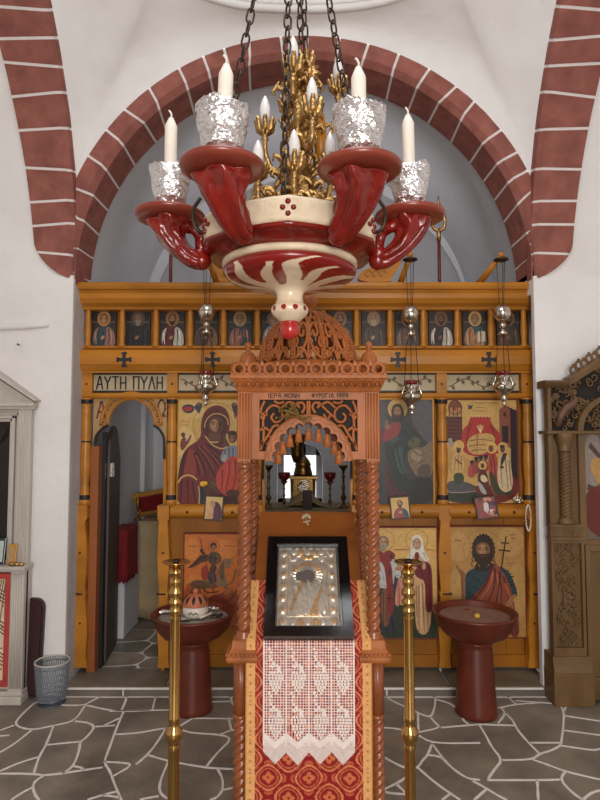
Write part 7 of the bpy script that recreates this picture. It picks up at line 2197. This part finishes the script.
m = MB(); m.bx(ax0 + .03, ax1 - .03, RY + .02, RY + .12, .02, zA); m.build('carcass', SHWOOD, rsn)
for sg, (a, b) in ((-1, (ax0, ax0 + pw)), (1, (ax1 - pw, ax1))):
    # lower pierced pilaster
    m = MB(); z0, z1 = zz(656, RY), zM - .0
    fb = .018
    m.bx(a, a + fb, RY - .01, RY + .04, z0 + .05, z1 - .02); m.bx(b - fb, b, RY - .01, RY + .04, z0 + .05, z1 - .02); m.bx(a, b, RY - .01, RY + .04, z0, z0 + .05); m.bx(a, b, RY - .01, RY + .04, z1 - .02, z1)
    m.build('pilaster_frame', SHWOOD, rsn, bevel=.002)
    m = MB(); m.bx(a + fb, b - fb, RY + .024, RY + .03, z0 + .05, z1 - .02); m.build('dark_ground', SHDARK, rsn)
    def fret(a_, b_, c_, d_, n, seed, mat=SHWOOD, y_=RY + .008, rad=.0046):
        f = MB(); rr = random.Random(seed); H_ = d_ - c_; W_ = b_ - a_
        for k in range(n):
            x = a_ + W_ * rr.uniform(.14, .86); z = c_ + H_ * (k + rr.uniform(.2, .8)) / n
            R_ = rr.uniform(.016, .026); a0 = rr.uniform(0, 6.28); tr = rr.choice((-1, 1)) * rr.uniform(.8, 1.2)
            pts = []
            for i in range(12):
                t = i / 11; an = a0 + tr * 2 * PI * t; q_ = R_ * (.25 + 1.15 * t)
                pts.append((min(max(x + q_ * math.cos(an), a_ + .002), b_ - .002), y_ + .003 * math.sin(i), min(max(z + q_ * math.sin(an), c_ + .002), d_ - .002)))
            f.tube(pts, [rad * (1.15 - .5 * i / 11) for i in range(12)], 6)
            if k % 2: f.sphere((x, y_ - .002, z), .008, 7, 5)
        # vine stem
        f.tube([(a_ + W_ * (.5 + .32 * math.sin(t * H_ * 26)), y_, c_ + H_ * t) for t in [i / 40 for i in range(41)]], rad, 6)
        return f.build('pierced_carving', mat, rsn)
    fret(a + fb, b - fb, z0 + .05, z1 - .02, 50, 5)
    m = MB(); q = P(566, 599, RY); cxm = (a + b) / 2
    m.sphere((cxm, RY + .012, zz(600, RY)), .03, 12, 8, sc=(1, .4, 1.3))
    for k in range(4): m.tube([(cxm, RY + .004, zz(600, RY)), (cxm + .05 * math.cos(k * 1.6 + .5), RY + .006, zz(600, RY) + .06 * math.sin(k * 1.6 + .5))], [.012, .005], 6)
    m.build('bird_carving', SHWOOD_R, rsn)
    m = MB(); m.bx(a - .006, b + .006, RY - .018, RY + .05, zM, zM + .02); m.bx(a, b, RY - .005, RY + .05, zM + .02, zz(527, RY)); m.bx(a - .006, b + .006, RY - .018, RY + .05, zz(527, RY), zz(524, RY))
    for k in range(5): 
        u = a + .025 + (pw - .05) * k / 4; m.tube([(u + .012 * math.cos(t), RY - .006, zM + .045 + .014 * math.sin(t)) for t in [2 * PI * i / 12 for i in range(12)]], .004, 6, True)
    m.build('carved_block', SHWOOD, rsn, bevel=.002)
    # twisted colonnette in a niche
    m = MB(); m.bx(a, b, RY + .03, RY + .06, zz(524, RY), zA - .01); m.bx(a, a + .018, RY - .008, RY + .04, zz(524, RY), zA - .01); m.bx(b - .018, b, RY - .008, RY + .04, zz(524, RY), zA - .01); m.build('niche', SHWOOD, rsn)
    m = MB(); c_ = ((a + b) / 2, RY + .006); m.lathe([(.05, zz(524, RY)), (.05, zz(521, RY)), (.04, zz(519, RY)), (.036, zz(517, RY))], (c_[0], c_[1], 0), 18)
    twist(m, c_, zz(517, RY), zz(452, RY), .032, 4.5, lobes=4)
    m.lathe([(.034, zz(452, RY)), (.04, zz(450, RY)), (.034, zz(448, RY)), (.045, zz(442, RY)), (.055, zz(437, RY)), (.058, zA)], (c_[0], c_[1], 0), 18, fn=lambda r_, h, an: r_ * (1 + .08 * math.cos(8 * an)))
    m.build('twisted_colonnette', SHWOOD, rsn)
# entablature and gable
m = MB(); m.bx(ax0 - .012, ax1 + .012, RY - .025, RY + .12, zA - .006, zA + .014); m.build('entablature', SHWOOD, rsn, bevel=.003)
zc1 = zz(383, RY)
def gable(x): # top edge: flat shoulder then rising to the middle
    d = min(x - ax0, ax1 - x); return zc1 if d < .12 else zc1 + (d - .12) * .62
m = MB(); ra_ = wd_ / 2 - pw - .0; zsp = zA + .014
top = [(ax0 + wd_ * i / 24, gable(ax0 + wd_ * i / 24)) for i in range(25)]
arcp = [(axc + (ra_ + .02) * math.cos(PI * i / 24), zsp + (ra_ + .02) * math.sin(PI * i / 24) * .95) for i in range(25)]
m.bx(ax0, ax0 + .022, RY - .01, RY + .05, zsp, zc1); m.build('gable_post', SHWOOD, rsn); m = MB(); m.bx(ax1 - .022, ax1, RY - .01, RY + .05, zsp, zc1); m.build('gable_post', SHWOOD, rsn); m = MB()
for i in range(24):
    a, b = top[i], top[i + 1]; m.prism([(a[0], RY - .012, a[1] - .03), (b[0], RY - .012, b[1] - .03), (b[0], RY - .012, b[1]), (a[0], RY - .012, a[1])], (0, .1, 0))
    c, d = arcp[i], arcp[i + 1]; k_ = (ra_ - .015) / (ra_ + .02)
    m.prism([(c[0], RY - .012, c[1]), (d[0], RY - .012, d[1]), (axc + (d[0] - axc) * k_, RY - .012, zsp + (d[1] - zsp) * k_), (axc + (c[0] - axc) * k_, RY - .012, zsp + (c[1] - zsp) * k_)], (0, .06, 0))
m.build('gable_frame', SHWOOD, rsn)
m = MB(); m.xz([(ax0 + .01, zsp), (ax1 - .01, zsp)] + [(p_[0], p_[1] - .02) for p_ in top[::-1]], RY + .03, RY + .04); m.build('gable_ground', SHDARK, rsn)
f = MB(); rr = random.Random(12)
for k in range(230):
    x = rr.uniform(ax0 + .03, ax1 - .03); zt_ = gable(x) - .035; z = rr.uniform(zsp + .012, zt_)
    R_ = rr.uniform(.014, .024); a0 = rr.uniform(0, 6.28); tr = rr.choice((-1, 1)); pts = []
    for i in range(9):
        t = i / 8; an = a0 + tr * 5.5 * t; q_ = R_ * (.3 + t); xx_ = min(max(x + q_ * math.cos(an), ax0 + .02), ax1 - .02)
        pts.append((xx_, RY + .012 + .003 * math.sin(i), min(max(z + q_ * math.sin(an), zsp + .004), gable(xx_) - .03)))
    f.tube(pts, [.0058 * (1.2 - .5 * i / 8) for i in range(9)], 6)
f.build('gable_carving', SHWOOD, rsn)
for sg in (-1, 1):
    f = MB(); o_ = axc + sg * (wd_ / 2 - .085)
    f.tube(chaikin([(o_ + sg * .02, RY, zsp + .03), (o_, RY - .002, zsp + .1), (o_ - sg * .03, RY - .002, zsp + .14), (o_ - sg * .075, RY - .002, zsp + .17), (o_ - sg * .10, RY - .002, zsp + .2), (o_ - sg * .08, RY, zsp + .23)], 2, False), [.02] * 3 + [.026] * 9 + [.018] * 7 + [.01], 8) if False else f.tube([(o_ + sg * .02, RY, zsp + .03), (o_, RY - .002, zsp + .1), (o_ - sg * .03, RY - .002, zsp + .14), (o_ - sg * .075, RY - .002, zsp + .17), (o_ - sg * .10, RY - .002, zsp + .2), (o_ - sg * .08, RY, zsp + .23)], [.016, .022, .026, .026, .016, .008], 8)
    f.build('dragon_carving', SHWOOD_R, rsn)
m = MB()
m.yz([(RY - .012, zc1 - .03), (RY - .03, zc1 - .012), (RY - .04, zc1 + .006), (RY - .02, zc1 + .016), (RY + .1, zc1 + .016), (RY + .1, zc1 - .03)], ax0 - .02, ax0 + .13)
m.yz([(RY - .012, zc1 - .03), (RY - .03, zc1 - .012), (RY - .04, zc1 + .006), (RY - .02, zc1 + .016), (RY + .1, zc1 + .016), (RY + .1, zc1 - .03)], ax1 - .13, ax1 + .02)
for sg in (-1, 1):
    e0 = Vector((axc + sg * (wd_ / 2 - .13), 0, zc1 + .0)); e1 = Vector((axc, 0, gable(axc)))
    for (dy, dz) in ((-.03, .0), (-.04, .012)):
        m.prism([e0 + Vector((0, RY + dy, dz)), e1 + Vector((0, RY + dy, dz)), e1 + Vector((0, RY + dy, dz + .02)), e0 + Vector((0, RY + dy, dz + .02))], (0, .1, 0))
m.build('gable_moulding', SHWOOD, rsn, bevel=.003)
for sg in (-1, 1):
    f = MB()
    for k in range(7):
        t = (k + 1.2) / 8.5; x = axc + sg * (wd_ / 2 - .14) * (1 - t); z = gable(x) + .045 + .012 * (k % 2)
        f.tube([(x + .020 * math.cos(a_), RY + .02, z + .024 * math.sin(a_)) for a_ in [2 * PI * i / 12 for i in range(12)]], .008, 6, True)
        f.sphere((x, RY + .02, z + .032), .011, 7, 5)
    f.build('crest_carving', SHWOOD, rsn)
# icon inside and lower panel
m = MB(); ix0, ix1 = ax0 + pw + .012, ax1 - pw - .012
m.bx(ix0 - .012, ix0 + .012, RY - .004, RY + .03, zM - .03, zA - .006); m.bx(ix1 - .012, ix1 + .012, RY - .004, RY + .03, zM - .03, zA - .006); m.bx(ix0 + .012, ix1 - .012, RY - .004, RY + .03, zM - .03, zM + .0)
m.bx(ix0, ix0 + .03, RY, RY + .03, .06, zM - .03); m.bx(ix1 - .03, ix1, RY, RY + .03, .06, zM - .03); m.bx(ix0 + .03, ix1 - .03, RY, RY + .03, .06, .16); m.bx(ix0 + .03, ix1 - .03, RY, RY + .03, zM - .07, zM - .03)
m.build('door_frame', SHWOOD, rsn, bevel=.003)
zi1, zi0 = zA - .008, zM
p = Paint(lambda u, v: Vector((ix0 + .012 + (ix1 - ix0 - .024) * u, RY + .0185, zi1 + (zi0 - zi1) * v)), (0, -1, 0), (0, 0, 1, 1), 8e-5)
p.poly([(0, 0), (1, 0), (1, 1), (0, 1)], (118, 98, 82), 0); p.poly([(0, 0), (.3, 0), (.2, .4), (.25, .6), (0, .7)], (146, 130, 120)); folds(p, [[(.1, .1), (.3, .25), (.25, .45)], [(.05, .5), (.4, .6), (.8, .55)]], .03, (84, 62, 48)); p.poly([(.06, .3), (.2, .2), (.4, .3), (.6, .2), (.7, .5), (.3, .55)], (190, 140, 70)); p.poly([(.0, .55), (.2, .48), (.5, .5), (.8, .48), (1, .6), (1, 1), (0, 1)], (112, 44, 34)); p.poly([(.3, .3), (.5, .2), (.7, .4), (.65, .8), (.35, .8)], (130, 40, 36)); p.ell(.5, .25, .16, .12, (206, 160, 84)); face(p, .5, .27, .08, .09, (180, 126, 84), (120, 80, 52), (60, 36, 26))
p.build(rsn)
# ---------------- prayer rope and little silver votive by the right rail
q = P(527, 505, 3.99)
m = MB()
for k in range(34):
    t = 2 * PI * k / 34; m.sphere((q.x + .018 * math.cos(t) + .006, 3.985 + (.006 if math.cos(t) > 0 else 0), q.z - .085 + .085 * math.sin(t)), .0062, 7, 5)
tag(m.build('bead_string', WHITEGL), 'pale bead string hanging from the right end of the rail', 'beads')
q = P(517, 502, 3.99); m = MB(); rr = random.Random(6)
for k in range(7):
    a = rr.uniform(.3, 2.8); m.tube([(q.x, 3.99, q.z - .01), (q.x + .03 * math.cos(a), 3.98, q.z + .03 * math.sin(a))], [.008, .004], 6); m.sphere((q.x + .034 * math.cos(a), 3.98, q.z + .034 * math.sin(a)), .009, 8, 6)
tag(m.build('silver_votive', SILVER), 'small silver votive cluster at the right end of the rail under the temple scene', 'votive')
q = P(203, 484, 4.03); m = MB()
m.sphere((q.x, 4.03, q.z), .02, 8, 6, sc=(1.2, .6, 1), mat=0); m.sphere((q.x + .018, 4.025, q.z + .004), .016, 8, 6, mat=0)
m.tube([(q.x + .01, 4.035, q.z - .01), (q.x + .03, 4.03, q.z - .06), (q.x + .04, 4.03, q.z - .10)], .004, 6, mat=1)
for k in range(3): m.tube([(q.x + .03, 4.03, q.z - .06 - .015 * k), (q.x + .05 - .03 * (k % 2), 4.02, q.z - .075 - .015 * k)], [.009, .003], 6, mat=1)
tag(m.build('yellow_flower', [YELLOWW, LEAFP]), 'yellow flower on a stem in front of the mother and child icon', 'flower')

q = P(20, 345, 3.85)
m = MB(); m.lathe([(.001, 3.815), (.006, 3.816), (.006, 3.82), (.003, 3.822), (.003, 3.85)], (q.x, 0, q.z), 8, axis='Y')
tag(m.build('nail', IRON), 'small dark nail in the white wall above the pale shrine', 'nail')
